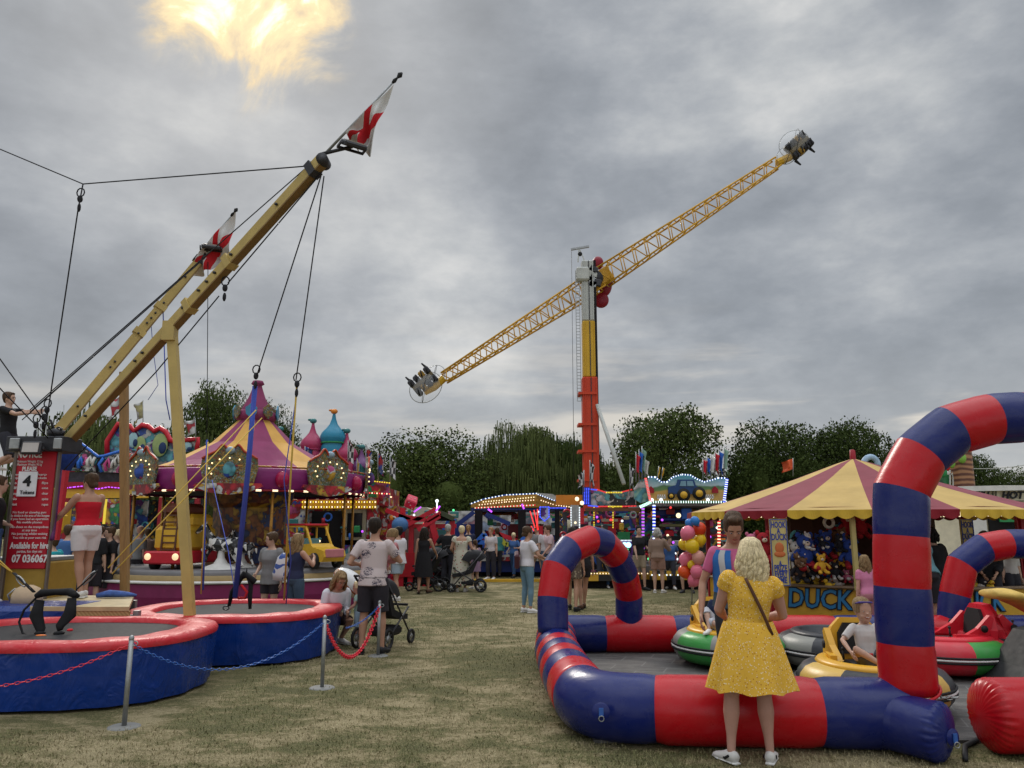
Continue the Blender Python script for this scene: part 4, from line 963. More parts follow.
        body.loft([a + f * -.045 + V((0, 0, -.04)), a + f * 0 + V((0, 0, -.035)), a + f * .08 + V((0, 0, -.045)), a + f * .15 + V((0, 0, -.058)), a + f * .185 + V((0, 0, -.062))], [(.028, .030), (.034, .040), (.040, .030), (.040, .018), (.02, .010)], 12, up=(0, 0, 1))
    bm2 = remesh(body, vox, 'body', 2)
    if fingers:
        curl = pose.get('curl', .5)
        for c1, d, x, y, q in hand_f:
            sgn = 1 if q == 0 else -1
            for i, (o_, ln) in enumerate(((-.028, .058), (-.0095, .072), (.0095, .076), (.028, .068))):
                b0 = c1 + x * o_ - d * .02; a1 = curl * .5; a2 = curl * 1.5
                p1 = b0 + d * .02 + (d * math.cos(a1) + y * math.sin(a1)) * ln * .5; p2 = p1 + (d * math.cos(a1 + a2 * .5) + y * math.sin(a1 + a2 * .5)) * ln * .3; p3 = p2 + (d * math.cos(a2 + a1) + y * math.sin(a2 + a1)) * ln * .25
                bm2.loft([b0, b0 + d * .02, p1, p2, p3], [.0085, .0085, .0080, .0072, .0055], 6)
            th0 = c1 - d * .06; fx = V((0, 1, 0)); side_ = x if x.dot(fwd + V((0, 0, .2))) > 0 else -x
            bm2.loft([th0, th0 + side_ * .035 + d * .015, th0 + side_ * .048 + d * .045 + y * .008, th0 + side_ * .046 + d * .07 + y * .02], [.012, .011, .0095, .007], 6)
    bo = T.part('body', bm2, skinmat(skin))
    # ---- face
    kid = pose.get('kid')
    for q in (-1, 1):
        e = MB(); e.ball(hd(q * .030, .0865, .102), (.011, .007, .0065), 10, 6, rot=HM); eo = T.part('eye', e, mat('eye_white', (.42, .40, .38), .3))
        e = MB(); e.ball(hd(q * .030, .0925, .102), (.0055, .003, .0055), 8, 5, rot=HM); T.part('iris', e, mat('iris', (.03, .02, .015), .3), eo)
        if kid: continue
        e = MB(); e.loft([hd(q * .012, .095, .119), hd(q * .030, .094, .125), hd(q * .048, .080, .120)], [(.003, .004)] * 3, 6); T.part('eyebrow', e, HAIR[hair if hair in ('black', 'dark') else 'brown'])
    mo = MB()
    if pose.get('smile'):
        mo.loft([hd(-.027, .078, .052), hd(-.015, .092, .041), hd(0, .0965, .037), hd(.015, .092, .041), hd(.027, .078, .052)], [(.003, .004), (.009, .006), (.011, .007), (.009, .006), (.003, .004)], 8); 
        te = MB(); te.loft([hd(-.018, .0945, .047), hd(0, .1025, .043), hd(.018, .0945, .047)], [(.003, .003), (.005, .004), (.003, .003)], 6); T.part('teeth', te, mat('teeth', (.7, .68, .62), .4))
    else: mo.loft([hd(-.022, .086, .045), hd(0, .0975, .045), hd(.022, .086, .045)], [(.004, .003), (.006, .005), (.004, .003)], 8)
    T.part('mouth', mo, mat('lips', (.30, .07, .06), .5))
    # ---- clothes
    def sleeve(mb, q, f, off):
        ap = armpts(q); n_ = max(1, f); pts = []; rad = []
        tot = [0, .16, .37, .53, .66, .88, 1.0]
        for i, p in enumerate(ap):
            if tot[i] <= f: pts.append(p); rad.append(ARr[i] + off * (1 + .3 * tot[i]))
        nx = next((i for i in range(7) if tot[i] > f), None)
        if nx: t_ = (f - tot[nx - 1]) / (tot[nx] - tot[nx - 1]); pts.append(ap[nx - 1].lerp(ap[nx], t_)); rad.append(ARr[nx - 1] * (1 - t_) + ARr[nx] * t_ + off * (1 + .6 * f))
        mb.loft(pts, rad, 12); mb.ball(sh[q], .048 * bd + off * .8, 12, 8)
    if top:
        k = top; off = k.get('off', .014); c = MB(); lo = -.02 if k.get('hem', 0) == 0 else k['hem']
        trunk(c, lo, k.get('neck', .465), off)
        if lo < -.02 and k.get('long'): loft_or(c, [sp(-.02, -.012), sp(lo, -.01)], [(.168 * w + off, .12 * w + off), (.172 * w + off * 1.2, .125 * w + off * 1.2)], 20)
        sl_ = k.get('sleeve', .28)
        if sl_ > 0:
            for q in (0, 1): sleeve(c, q, sl_, off * .75)
        else:
            for q in (-1, 1):
                c.loft([sp(.36, .085) + rgt * q * .085, sp(.47, .03) + rgt * q * .095, sp(.485, -.02) + rgt * q * .09, sp(.40, -.09) + rgt * q * .07], [(.012, .008)] * 4, 6)
        cm = remesh(c, max(vox, .012), 'c', 1)
        co_ = T.part(k.get('name', 'shirt'), cm, k['m'])
    if bottom:
        k = bottom; off = k.get('off', .012); c = MB(); trunk(c, -.13, .055, off)
        L_ = k.get('len', .5); tot = [0, .155, .385, .51, .65, .87, 1.0]
        for q in (0, 1):
            lp = legpts(q); pts = []; rad = []; fl = k.get('flare', .015)
            for i, p in enumerate(lp):
                if tot[i] <= L_: pts.append(p); rad.append(LGr[i] + off + fl * tot[i])
            nx = next((i for i in range(7) if tot[i] > L_), None)
            if nx: t_ = (L_ - tot[nx - 1]) / (tot[nx] - tot[nx - 1]); pts.append(lp[nx - 1].lerp(lp[nx], t_)); rad.append(LGr[nx - 1] * (1 - t_) + LGr[nx] * t_ + off + fl * L_ * 1.6)
            c.loft(pts, rad, 14)
        T.part(k.get('name', 'shorts'), remesh(c, max(vox, .012), 'c', 1), k['m'])
    if dress:
        k = dress; off = k.get('off', .014); c = MB(); trunk(c, -.02, k.get('neck', .43), off)
        if k.get('sleeve', .2) > 0:
            for q in (0, 1):
                if k.get('puff'): a = sh[q]; c.ball(a.lerp(EL[q], .12) + V((0, 0, .01)), (.066 * bd, .066 * bd, .070), 14, 8); sleeve(c, q, k['sleeve'], .020)
                else: sleeve(c, q, k['sleeve'], .016)
        else:
            for q in (-1, 1): c.loft([sp(.40, .085) + rgt * q * .08, sp(.475, .03) + rgt * q * .09, sp(.485, -.02) + rgt * q * .09, sp(.40, -.09) + rgt * q * .075], [(.012, .008)] * 4, 6)
        hem = k.get('hem', .50); flr = k.get('flare', .33); nf = k.get('folds', 9)
        dz = pel.z + .13 - hem; ns_ = 14; c2 = MB(); pts = []; rad = []
        drop = V((0, 0, -1)); p0 = sp(.13, 0)
        vs = []; n_ = 72
        for i in range(ns_ + 1):
            t_ = i / ns_; cc = p0 + drop * (dz * t_); base_w = (.152 * w + off + .006); base_d = (.115 * w + off)
            hipx = .19 * w * math.sin(min(1, t_ / .35) * PI / 2) 
            rx = max(base_w + (flr - base_w) * t_ ** .85, hipx if t_ > .1 else base_w); ry = base_d + (flr * .82 - base_d) * t_ ** .8
            for j in range(n_):
                a = 2 * PI * j / n_; q = 1 + (.075 * t_ ** 1.2) * math.sin(nf * a + 1.3 * math.sin(2 * a) + .8 * t_) + .02 * t_ * math.sin(23 * a); dzz = .012 * t_ * math.sin(nf * a + .5)
                vs.append(cc + V((rgt.x, rgt.y, 0)).normalized() * (rx * math.cos(a) * q) + V((fwd.x, fwd.y, 0)).normalized() * (ry * math.sin(a) * q) + V((0, 0, dzz)))
        fs = [(i * n_ + j, (i + 1) * n_ + j, (i + 1) * n_ + (j + 1) % n_, i * n_ + (j + 1) % n_) for i in range(ns_) for j in range(n_)]
        cm = remesh(c, max(vox * .9, .011), 'c', 1); do = T.part('dress', cm, k['m'])
        c2.add(vs, fs, 0, True); T.part('skirt', c2, k['m'], do)
    # ---- shoes
    if shoes:
        sm = shoes if not isinstance(shoes, str) else MATS[shoes]
        for q in (0, 1):
            f = fdir[q]; a = AN[q]; c = MB()
            c.loft([a + f * -.06 + V((0, 0, -.035)), a + f * -.035 + V((0, 0, -.028)), a + f * .03 + V((0, 0, -.030)), a + f * .10 + V((0, 0, -.045)), a + f * .17 + V((0, 0, -.054)), a + f * .205 + V((0, 0, -.06))], [(.028, .036), (.040, .045), (.043, .046), (.046, .032), (.043, .024), (.02, .014)], 14, up=(0, 0, 1))
            so_ = T.part('shoe', c, sm)
            c = MB(); c.loft([a + f * -.066 + V((0, 0, -.070)), a + f * .05 + V((0, 0, -.070)), a + f * .13 + V((0, 0, -.070)), a + f * .212 + V((0, 0, -.070))], [(.034, .010), (.040, .010), (.048, .010), (.022, .010)], 12, up=(0, 0, 1)); T.part('sole', c, MATS['sole_white'] if sm.name.startswith('white') or k_white(sm) else BLACK, so_)
            if socks:
                c = MB(); c.loft([a + V((0, 0, -.02)), a.lerp(KN[q], .16)], [.038, .039], 12); T.part('sock', c, socks)
    # ---- hair
    hm_ = HAIR[hair]; c = MB()
    if hs != 'none':
        head(c, .085, .010, -.016, 1.0)
        if not pose.get('kid'): c.ball(hd(0, .055, .195), (.055, .035, .022), 12, 7, rot=HM)
        if hs == 'quiff': c.ball(hd(0, .05, .212), (.062, .05, .028), 12, 8, rot=HM); c.ball(hd(0, -.02, .215), (.07, .07, .03), 12, 8, rot=HM)
        if hs in ('short', 'quiff'): c.ball(hd(0, -.055, .09), (.066, .05, .075), 14, 9, rot=HM)
        if hs == 'bob': c.ball(hd(0, -.045, .08), (.088, .07, .12), 14, 10, rot=HM)
        if hs in ('bun', 'pony'): c.ball(hd(0, -.05, .10), (.073, .055, .075), 14, 9, rot=HM)
        if hs == 'bun': c.ball(hd(0, -.095, .17), (.040, .035, .040), 12, 8, rot=HM)
        if hs == 'lowbun': c.ball(hd(0, -.05, .09), (.073, .055, .08), 14, 9, rot=HM); c.ball(hd(0, -.105, .06), (.042, .035, .045), 12, 8, rot=HM)
        if hs == 'pony': c.loft([hd(0, -.10, .16), hd(0, -.14, .12), hd(0, -.135, .02), hd(0, -.11, -.10)], [.022, .032, .030, .010], 10)
        if hs == 'long':
            c.loft([hd(0, -.03, .17), hd(0, -.05, .06), hd(0, -.065, -.06), hd(0, -.075, -.17), hd(0, -.08, -.23)], [(.072, .06), (.092, .07), (.100, .05), (.085, .035), (.04, .02)], 16, up=tuple(HM @ V((0, 1, 0))))
        cm = remesh(c, max(.010, vox * .7), 'c', 1)
        if hs in ('long', 'bob') or pose.get('locks'):
            rg = random.Random(hash(label) % 999); nl = pose.get('locks', 36); ll = pose.get('locklen', .30 if hs == 'long' else .12)
            for i in range(nl):
                a = -PI / 2 + rg.uniform(-1.9, 1.9); r_ = 1.0
                cx, cy = math.cos(a), math.sin(a); wv = rg.uniform(0, 6); am = rg.uniform(.005, .017); e_ = ll * rg.uniform(.75, 1.1)
                pts = [hd(.03 * cx, -.02 + .03 * cy, .235), hd(.066 * cx, -.015 + .078 * cy, .205), hd(.088 * cx, -.016 + .104 * cy, .13)]
                for q in range(1, 8):
                    t_ = q / 7; k2 = 1 + .25 * math.sin(t_ * 2.6)
                    pts.append(hd((.090 * k2) * cx + am * math.sin(wv + q * 1.7) * 1.3, -.018 + (.104 + .0 * t_) * cy * (1 - .12 * t_) + am * math.cos(wv + q * 1.5), .11 - e_ * t_))
                cm.loft(pts, [.008, .013, .016] + [.0165] * 5 + [.011, .003], 6)
        T.part('hair', cm, hm_)
    if extra: extra(T, dict(hd=hd, sh=sh, EL=EL, WR=WR, hp=hp, KN=KN, AN=AN, sp=sp, rgt=rgt, fwd=fwd, u=u, HM=HM, pel=pel))
    T.J = dict(WR=[T.M @ p for p in WR], hd=T.M @ hd(0, 0, .1), sp=sp)
    return T
def k_white(m): return any(q in m.name for q in ('white', 'cream'))
mat('white_shoe', (.62, .60, .57), .7); mat('sole_white', (.70, .69, .66), .7); mat('black_shoe', (.018, .018, .02), .6); mat('brown_shoe', (.10, .05, .03), .6); mat('grey_shoe', (.25, .25, .25), .7)
C_ = clothmat
# ---- woman in the yellow dress
YD = patmat('yellow_floral', (.64, .37, .045), (.70, .60, .42), 58, .26, (.40, .17, .02))
def bagstrap(T, J):
    sp, rg_, fw_ = J['sp'], J['rgt'], J['fwd']
    pts = []
    for t_ in range(9):
        q = t_ / 8; k = .455 - .40 * q; x = -.085 + .24 * q; pts.append(sp(k, -.134 - .022 * math.sin(q * PI)) + rg_ * x)
    mb = MB(); mb.loft(pts, [(.013, .004)] * 9, 8, up=tuple(fw_)); T.part('bag_strap', mb, mat('tan_leather', (.085, .030, .014), .5))
def swoosh(T, J): 
    bagstrap(T, J)
    for q in (0, 1):
        f = V((-.25, 1, 0)).normalized() if q == 0 else V((.25, 1, 0)).normalized(); a = J['AN'][q]
        for sgn in (-1, 1):
            sdv = V((f.y, -f.x, 0)) * sgn
            mb = MB(); mb.loft([a + f * -.03 + sdv * .042 + V((0, 0, -.015)), a + f * .02 + sdv * .048 + V((0, 0, -.045)), a + f * .09 + sdv * .048 + V((0, 0, -.040))], [(.004, .010), (.004, .012), (.003, .004)], 6); T.part('shoe_stripe', mb, BLACK)
person('woman with wavy blonde hair in a short yellow flowered dress, back to us', 752, 5.97, 0, 1.60,
       dict(lh=(-.06, .34, 1.04), rh=(.24, .34, 1.04), le=(-.9, -.4, -1), re=(.9, -.4, -1), pelvis=(.01, 0, .93), side=8, lf=(-.155, 0, .08), rf=(.145, 0, .08), locks=110, locklen=.22, lfd=(-.45, 1, 0), rfd=(.45, 1, 0), head=(0, 3)),
       skin='pink', hair='blonde', hs='long', dress=dict(m=YD, sleeve=.17, puff=True, hem=.555, flare=.345, folds=8, neck=.465), build=1.12, vox=.010, female=True, extra=swoosh)
# ---- ride attendant in blue hi-vis
def hivis(T, J):
    sp, rg_, fw_ = J['sp'], J['rgt'], J['fwd']; m1 = C_('vest_blue', (.03, .14, .42)); m2 = mat('reflective_tape', (.45, .46, .46), .35); m3 = C_('vest_dark', (.05, .08, .10))
    def patch(name, u0, u1, k0, k1, m, off=.028, par=None):
        mb = MB()
        def fn(u, v):
            a = u0 + (u1 - u0) * u; k = k0 + (k1 - k0) * v
            ts = [(-.13, .16, .12), (-.02, .168, .12), (.13, .145, .098), (.21, .15, .10), (.30, .158, .112), (.37, .172, .108), (.43, .160, .088), (.50, .10, .06)]
            for i in range(len(ts) - 1):
                if ts[i][0] <= k <= ts[i + 1][0]:
                    q = (k - ts[i][0]) / (ts[i + 1][0] - ts[i][0]); rx = ts[i][1] * (1 - q) + ts[i + 1][1] * q; ry = ts[i][2] * (1 - q) + ts[i + 1][2] * q; break
            return sp(k, (ry + off) * math.sin(a)) + rg_ * ((rx + off) * math.cos(a))
        mb.grid(fn, 16, 10); return T.part(name, mb, m, par)
    v = patch('vest', PI / 2 + .28, PI / 2 + PI - .1, .10, .455, m1); patch('vest', PI / 2 - .28 - PI + .1, PI / 2 - .28, .10, .455, m1)
    patch('tape', PI / 2 + .55, PI / 2 + .85, .10, .455, m2, .031, v); patch('tape', PI / 2 - .85, PI / 2 - .55, .10, .455, m2, .031, v)
    patch('waist_panel', 0, 2 * PI - .001, -.02, .13, m3, .026)
    mb = MB(); mb.loft([J['WR'][0] + V((.03 * math.cos(a), .03 * math.sin(a), .01)) for a in [i * PI / 5 for i in range(10)]], .006, 5, closed=True); T.part('bracelet', mb, BLACK)
person('young ride attendant in pink shirt and blue hi-vis waistcoat looking down', 741, 7.25, 178, 1.82,
       dict(lh=(-.10, .24, .98), rh=(.30, .06, .87), re=(.3, -1, 0), head=(-6, 28), lean=4), hair='brown', hs='quiff', skin='tan',
       build=.93, top=dict(m=C_('pink_shirt', (.52, .12, .24)), sleeve=.34, off=.009), bottom=dict(m=C_('dark_trousers', (.03, .035, .04)), len=.97, name='trousers'), shoes='black_shoe', vox=.011, extra=hivis)
# ---- boy in the bumper car
def boyx(T, J):
    hd = J['hd']
    mb = MB()
    mb.loft([hd(-.082, .02, .175), hd(-.06, .075, .185), hd(0, .098, .19), hd(.06, .075, .185), hd(.082, .02, .175)], [(.006, .006), (.012, .016), (.010, .010), (.012, .016), (.006, .006)], 8); T.part('sunglasses', mb, mat('shades_purple', (.05, .03, .22), .15))
    mb = MB(); mb.loft([J['hp'][0] + V((-.05, .13, .07)), J['pel'] + V((0, .15, .08)), J['hp'][1] + V((.05, .13, .07))], [(.02, .004)] * 3, 8); T.part('seat_belt', mb, BLACK)
    mb = MB(); mb.box(J['pel'] + V((0.02, .157, .08)), (.05, .02, .04), bev=.005); T.part('belt_buckle', mb, RCL)
bx_, by_ = X(879, 7.5), 7.62
person('smiling boy in a grey T-shirt with sunglasses pushed up, sitting in the yellow bumper car', face=176, H=1.12, build=.9, loc=(bx_, by_, .37),
       pose=dict(pelvis=(0, 0, .13), lean=-10, lf=(-.12, .56, .10), rf=(-.04, .44, .10), kid=1, lk=(-.6, .3, 1), rk=(.8, .2, .6), lfd=(0, 1, .3), rfd=(-.8, .5, 0), lh=(-.16, .26, .16), rh=(.33, .24, .26), le=(-1, -.4, -.3), re=(1, -.5, -.2), head=(4, 2), smile=1, hk=1.48),
       skin='fair', hair='darkblonde', hs='short', top=dict(m=C_('grey_tee', (.50, .48, .46)), sleeve=.42, off=.022), bottom=dict(m=C_('grey_shorts', (.10, .10, .11)), len=.33, off=.02), socks=C_('sock_white', (.6, .6, .6)), vox=.009, extra=boyx)
# ---- man in palm print shirt holding a baby
m, nt, b = newmat('palm_print_shirt'); o = coord(nt)
vr = nt.nodes.new('ShaderNodeTexVoronoi'); vr.inputs['Scale'].default_value = 6.2; L(nt, mapping(nt, o, scale=(1, .05, 1.25), loc=(.2, 0, .1)), vr.inputs['Vector'])
lf_ = nz(nt, 26, 4, .75, mapping(nt, o, scale=(.7, 1, 1.6)), 1.5)
k1 = ramp(nt, vr.outputs['Distance'], [(.40, (1, 1, 1)), (.48, (0, 0, 0))]); k2 = ramp(nt, lf_, [(.48, (0, 0, 0)), (.52, (1, 1, 1))])
L(nt, mixc(nt, mixc(nt, 1, k1, k2, 'MULTIPLY'), (.50, .42, .41), (.04, .035, .06)), b.inputs['Base Color']); b.inputs['Roughness'].default_value = .85; bump(nt, b, nz(nt, 7, 3, .5, o), .4, .02)
PALM = m
man = person('dark haired man in a pale palm print shirt and black shorts, back to us', 371, 10.75, -4, 1.80,
       dict(lh=(-.24, .16, 1.10), le=(-.6, -.8, -.9), rh=(.12, .24, 1.22), re=(1, -.4, -.6), lf=(-.13, 0, .08), rf=(.13, .02, .08), head=(-8, 0)), hair='dark', hs='short', skin='tan',
       top=dict(m=PALM, sleeve=.36, off=.020, hem=-.09, long=1), bottom=dict(m=C_('black_shorts', (.025, .022, .028)), len=.47, off=.02, flare=.03), shoes='black_shoe', vox=.012, build=1.0)
person('blond toddler in a pink top carried at the shoulder of the palm print man', face=60, H=.80, loc=(X(389, 10.95), 11.0, 1.16),
       pose=dict(pelvis=(0, 0, .15), lean=4, lf=(-.15, .25, -.2), rf=(.15, .25, -.2), lh=(-.3, .2, .5), rh=(.25, .3, .5), head=(10, 0), hk=1.75, headup=True), hair='darkblonde', hs='short', skin='pink',
       top=dict(m=C_('pink_top', (.55, .22, .24)), sleeve=.8), bottom=dict(m=C_('pink_leg', (.45, .2, .22)), len=.9, name='trousers'), shoes='white_shoe', vox=.018, fingers=False)
# ---- crouching woman and toddler, pram
person('crouching woman with long blonde hair and a white blouse beside the second trampoline', 331, 11.7, 215, 1.64,
       dict(pelvis=(0, -.05, .38), lean=28, lf=(-.12, .08, .08), rf=(.14, -.02, .08), lh=(-.08, .40, .48), rh=(.14, .40, .50), head=(0, 22), locks=60, locklen=.30), hair='darkblonde', hs='long', skin='tan', female=True,
       top=dict(m=C_('white_blouse', (.60, .60, .64)), sleeve=.85, off=.022), bottom=dict(m=C_('dark_leggings', (.05, .03, .03)), len=.45), shoes='white_shoe', vox=.012)
person('toddler in pale blue shorts standing under the striped balloon', 357, 11.6, 100, .86,
       dict(hk=1.5, lh=(-.12, .30, .95), rh=(.12, .30, .95), le=(-1, -1, -1), re=(1, -1, -1)), hair='blonde', hs='short', skin='pink', top=dict(m=C_('mint_top', (.30, .45, .40)), sleeve=.3), bottom=dict(m=C_('pale_blue_shorts', (.30, .40, .50)), len=.5, flare=.05), shoes='white_shoe', vox=.018, fingers=False)
m, nt, b = newmat('balloon_striped'); wv_ = nt.nodes.new('ShaderNodeTexWave'); L(nt, mapping(nt, coord(nt), rot=(0, .7, .2)), wv_.inputs['Vector']); wv_.inputs['Scale'].default_value = 1.3; wv_.inputs['Distortion'].default_value = 2; wv_.inputs['Detail'].default_value = 1
L(nt, ramp(nt, wv_.outputs['Fac'], [(.35, (.60, .60, .60)), (.5, (.30, .07, .02)), (.8, (.55, .40, .30))], 'CONSTANT'), b.inputs['Base Color']); b.inputs['Roughness'].default_value = .2
mb = MB(); mb.ball((0, 0, 0), (.30, .20, .17), 20, 12, rot=Matrix.Rotation(R(38), 3, 'Y')); mb.xf(Matrix.Translation((X(348, 12.0), 12.0, Zof(583, 12.0)))); single('balloon', mb, m, 'white and orange striped foil balloon over the toddler by the crouching woman', 'balloon')
def stroller(label, x, y, rz, s=1.0, kind=0, acc=(.012, .012, .014)):
    t = Thing('pushchair', label, 'pushchair', (x, y, 0), rz, 'pushchairs'); t.o.scale = (s, s, s); t.M = t.M @ Matrix.Scale(s, 4); t.I = t.M.inverted()
    FB = mat('pram_black', (.014, .014, .016), .7, bmp=.3); wl = []
    for sx in (-.26, .26):
        for yy, r in ((-.36, .15), (.36, .11)):
            mb = MB(); mb.loft([(sx, yy + (r - .022) * math.cos(a), r + (r - .022) * math.sin(a)) for a in [i * 2 * PI / 24 for i in range(24)]], .024, 8, closed=True)
            o = t.part('wheel', mb, BLACK); mb = MB(); mb.tube((sx - .012, yy, r), (sx + .012, yy, r), r * .35, n=12)
            for a in range(5): mb.bar((sx, yy, r), (sx, yy + (r - .03) * math.cos(a * 1.257), r + (r - .03) * math.sin(a * 1.257)), .012)
            t.part('rim', mb, STEEL, o)
        mb = MB(); mb.tube((sx, -.36, .15), (sx * .95, .28, .55), .014, n=8); mb.tube((sx, .36, .11), (sx * .95, -.42, .98), .014, n=8); t.part('frame_tube', mb, DSTEEL)
    mb = MB(); mb.loft([(-.25, -.42, .98), (-.24, -.52, 1.05), (.24, -.52, 1.05), (.25, -.42, .98)], .018, 8); t.part('handle', mb, FB)
    mb = MB(); mb.loft([(0, .34, .40), (0, .1, .42), (0, -.12, .50), (0, -.30, .85)], [(.19, .03), (.21, .05), (.21, .05), (.19, .03)], 12, up=(1, 0, 0)) if False else mb.prism([(.34, .36), (.1, .38), (-.16, .46), (-.34, .88), (-.28, .92), (-.08, .54), (.12, .47), (.34, .44)], (0, 0, 0), (0, 1, 0), (0, 0, 1), .42); t.part('seat', mb, FB)
    # hood
    mb = MB()
    def fn(u, v):
        a = R(20 + 130 * v); b_ = PI * u; r = .36; cx = math.cos(b_) * .235
        return V((cx, -.20 + r * math.cos(a) * (.35 + .65 * math.sin(b_) ** .5), .66 + r * math.sin(a) * (.35 + .65 * math.sin(b_) ** .5)))
    mb.grid(fn, 14, 10); t.part('hood', mb, mat('pram_hood_%d' % kind, acc, .7, bmp=.3))
    mb = MB(); mb.box((0, .02, .22), (.36, .42, .14), bev=.04); t.part('basket', mb, FB)
    mb = MB(); mb.bar((-.22, .30, .58), (.22, .30, .58), .035); t.part('bumper_bar', mb, FB)
    return t
stroller('black pushchair standing right behind the palm print man', X(383, 11.4), 11.5, R(-20), .95, kind=1)
stroller('black pushchair with raised hood on the grass beside the flowered long dress', X(465, 20.3), 20.6, R(95), 1.05, kind=0)
stroller('black pushchair held by the long haired woman in the black dress', X(425, 20.4), 20.9, R(80), 1.1, kind=2)
stroller('black pushchair behind the other two, by the man in black', X(441, 21.6), 22.2, R(100), 1.1, kind=2)
# ---- people by the bungee
person('woman in red strappy top and white shorts standing on the wooden platform', 80, 10.9, 56, 1.70,
       dict(lh=(-.26, .40, 1.02), le=(-.8, -.6, -1), rh=(.10, .34, 1.05), re=(1, -1, -.4), head=(14, 0), lf=(-.03, -.05, .08), rf=(.08, .05, .08)), z=.715, hair='brown', hs='lowbun', skin='tan', female=True, build=1.06,
       top=dict(m=C_('red_top', (.46, .008, .02)), sleeve=0, neck=.385, name='strappy_top', off=.012), bottom=dict(m=C_('white_shorts', (.60, .56, .55)), len=.33, flare=.02, off=.016), vox=.011)
person('boy in a black T-shirt at the far left, up in the air hauling on ropes', 2, 11.9, -90, 1.45,
       dict(pelvis=(0, 0, .93), lh=(-.05, .50, 1.36), rh=(.10, .45, 1.30), lean=-6, lf=(-.1, -.25, .35), rf=(.1, -.2, .30)), z=Zof(485, 11.9), hair='brown', hs='short', skin='fair',
       top=dict(m=C_('black_tee', (.012, .012, .014)), sleeve=.36), bottom=dict(m=C_('dark_jog', (.03, .03, .04)), len=.5), vox=.012)
person('person in blue and maroon shorts cut off by the left edge, on the tower base', -17, 10.45, -60, 1.66, dict(lh=(-.2, .25, 1.0)), z=.70, hair='brown', hs='short', skin='fair',
       top=dict(m=C_('black_tee', (.012, .012, .014)), sleeve=.36), bottom=dict(m=patmat('maroon_blue_cloth', (.03, .07, .16), (.25, .02, .05), 3.0, .35), len=.48, off=.03, flare=.06), vox=.014)
GT = C_('grey_tshirt', (.20, .20, .20))
person('girl in a loose grey T-shirt and black shorts near the hanging cords', 268, 13.1, 160, 1.58,
       dict(rh=(.20, .16, .98), re=(.5, -1, 0), head=(-40, 5)), hair='brown', hs='bun', skin='fair', female=True,
       top=dict(m=GT, sleeve=.36, off=.035, hem=-.13, long=1), bottom=dict(m=C_('black_shorts', (.025, .022, .028)), len=.34), vox=.014)
def handbag(T, J):
    mb = MB(); mb.loft([J['WR'][0] + V((0, 0, -.08)), J['WR'][0] + V((0, 0, -.2)), J['WR'][0] + V((0, 0, -.45))], [(.02, .02), (.09, .03), (.10, .04)], 12); T.part('x', mb, WHITE) if False else None
person('blonde girl in a dark blue vest and jeans beside the grey shirted girl', 293, 12.8, -40, 1.56,
       dict(rh=(.12, .28, 1.28), lh=(-.12, .28, 1.26), le=(-1, -.3, -1), re=(1, -.3, -1), locks=30), hair='darkblonde', hs='long', skin='tan', female=True,
       top=dict(m=C_('navy_vest', (.02, .025, .06)), sleeve=0, name='vest'), bottom=dict(m=C_('mid_jeans', (.05, .08, .12)), len=.95, name='jeans'), vox=.014)
mb = MB(); mb.loft([(0, 0, .44), (0, 0, .36), (0, 0, .1), (0, 0, 0)], [(.02, .02), (.09, .035), (.125, .05), (.10, .03)], 12); mb.xf(Matrix.Translation((X(276, 12.75), 12.75, .82)) @ Matrix.Rotation(R(8), 4, 'Y'))
m, nt, b = newmat('carrier_bag'); L(nt, ramp(nt, nz(nt, 9, 1, .4, coord(nt), .6), [(.52, (.58, .58, .60)), (.56, (.03, .08, .30))], 'CONSTANT'), b.inputs['Base Color']); b.inputs['Roughness'].default_value = .4
single('carrier_bag', mb, m, 'white and blue plastic carrier bag held between the two girls', 'carrier bag')
# ---- middle distance
person('woman with dark tied hair, white T-shirt and pale jeans, walking alone on the grass', 527, 15.7, -60, 1.67,
       dict(rh=(.16, .32, 1.06), lh=(-.06, .36, 1.06), le=(-1, -.7, -.3), re=(1, -.8, -.3), head=(-10, 2)), hair='brown', hs='lowbun', skin='tan', female=True,
       top=dict(m=C_('white_tee', (.56, .53, .55)), sleeve=.36, off=.028), bottom=dict(m=C_('pale_jeans', (.13, .22, .29), rough=.8), len=.95, off=.008, flare=-.005, name='jeans'), vox=.013)
mb = MB(); mb.box((0, 0, 0), (.10, .25, .3), bev=.03); mb.xf(Matrix.Translation((X(517, 15.7), 15.65, 1.02)) @ Matrix.Rotation(R(20), 4, 'X')); single('handbag', mb, mat('handbag_maroon', (.07, .02, .03), .5), 'small maroon handbag at the hip of the woman in pale jeans', 'handbag')
person('dark haired person in white shirt and denim shorts, right of the palm print man', 397, 18.2, 55, 1.66,
       dict(head=(20, 0), rf=(.06, .18, .08), lf=(-.08, -.1, .08)), hair='black', hs='short', skin='tan', top=dict(m=C_('white_tee', (.56, .53, .55)), sleeve=.40, off=.04, hem=-.09, long=1), bottom=dict(m=C_('light_denim', (.28, .34, .40)), len=.36, off=.03, flare=.04), vox=.016)
person('woman with long dark hair in a black dress pushing a pushchair', 423, 20.0, -10, 1.64,
       dict(rh=(.25, .35, .98), lf=(-.08, -.15, .08), rf=(.1, .12, .08), locks=30), hair='dark', hs='long', skin='tan', female=True, dress=dict(m=C_('black_dress', (.012, .011, .013)), sleeve=0, hem=.42, flare=.24, folds=6), shoes='brown_shoe', vox=.016)
person('man in black turned away beside the red booth', 447, 21.8, -20, 1.72, dict(lh=(-.25, .2, 1.15)), hair='grey', hs='short', skin='tan', top=dict(m=C_('black_tee', (.012, .012, .014)), sleeve=.40, off=.03), bottom=dict(m=C_('dark_jog', (.03, .03, .04)), len=.95, name='trousers'), shoes='black_shoe', vox=.018)
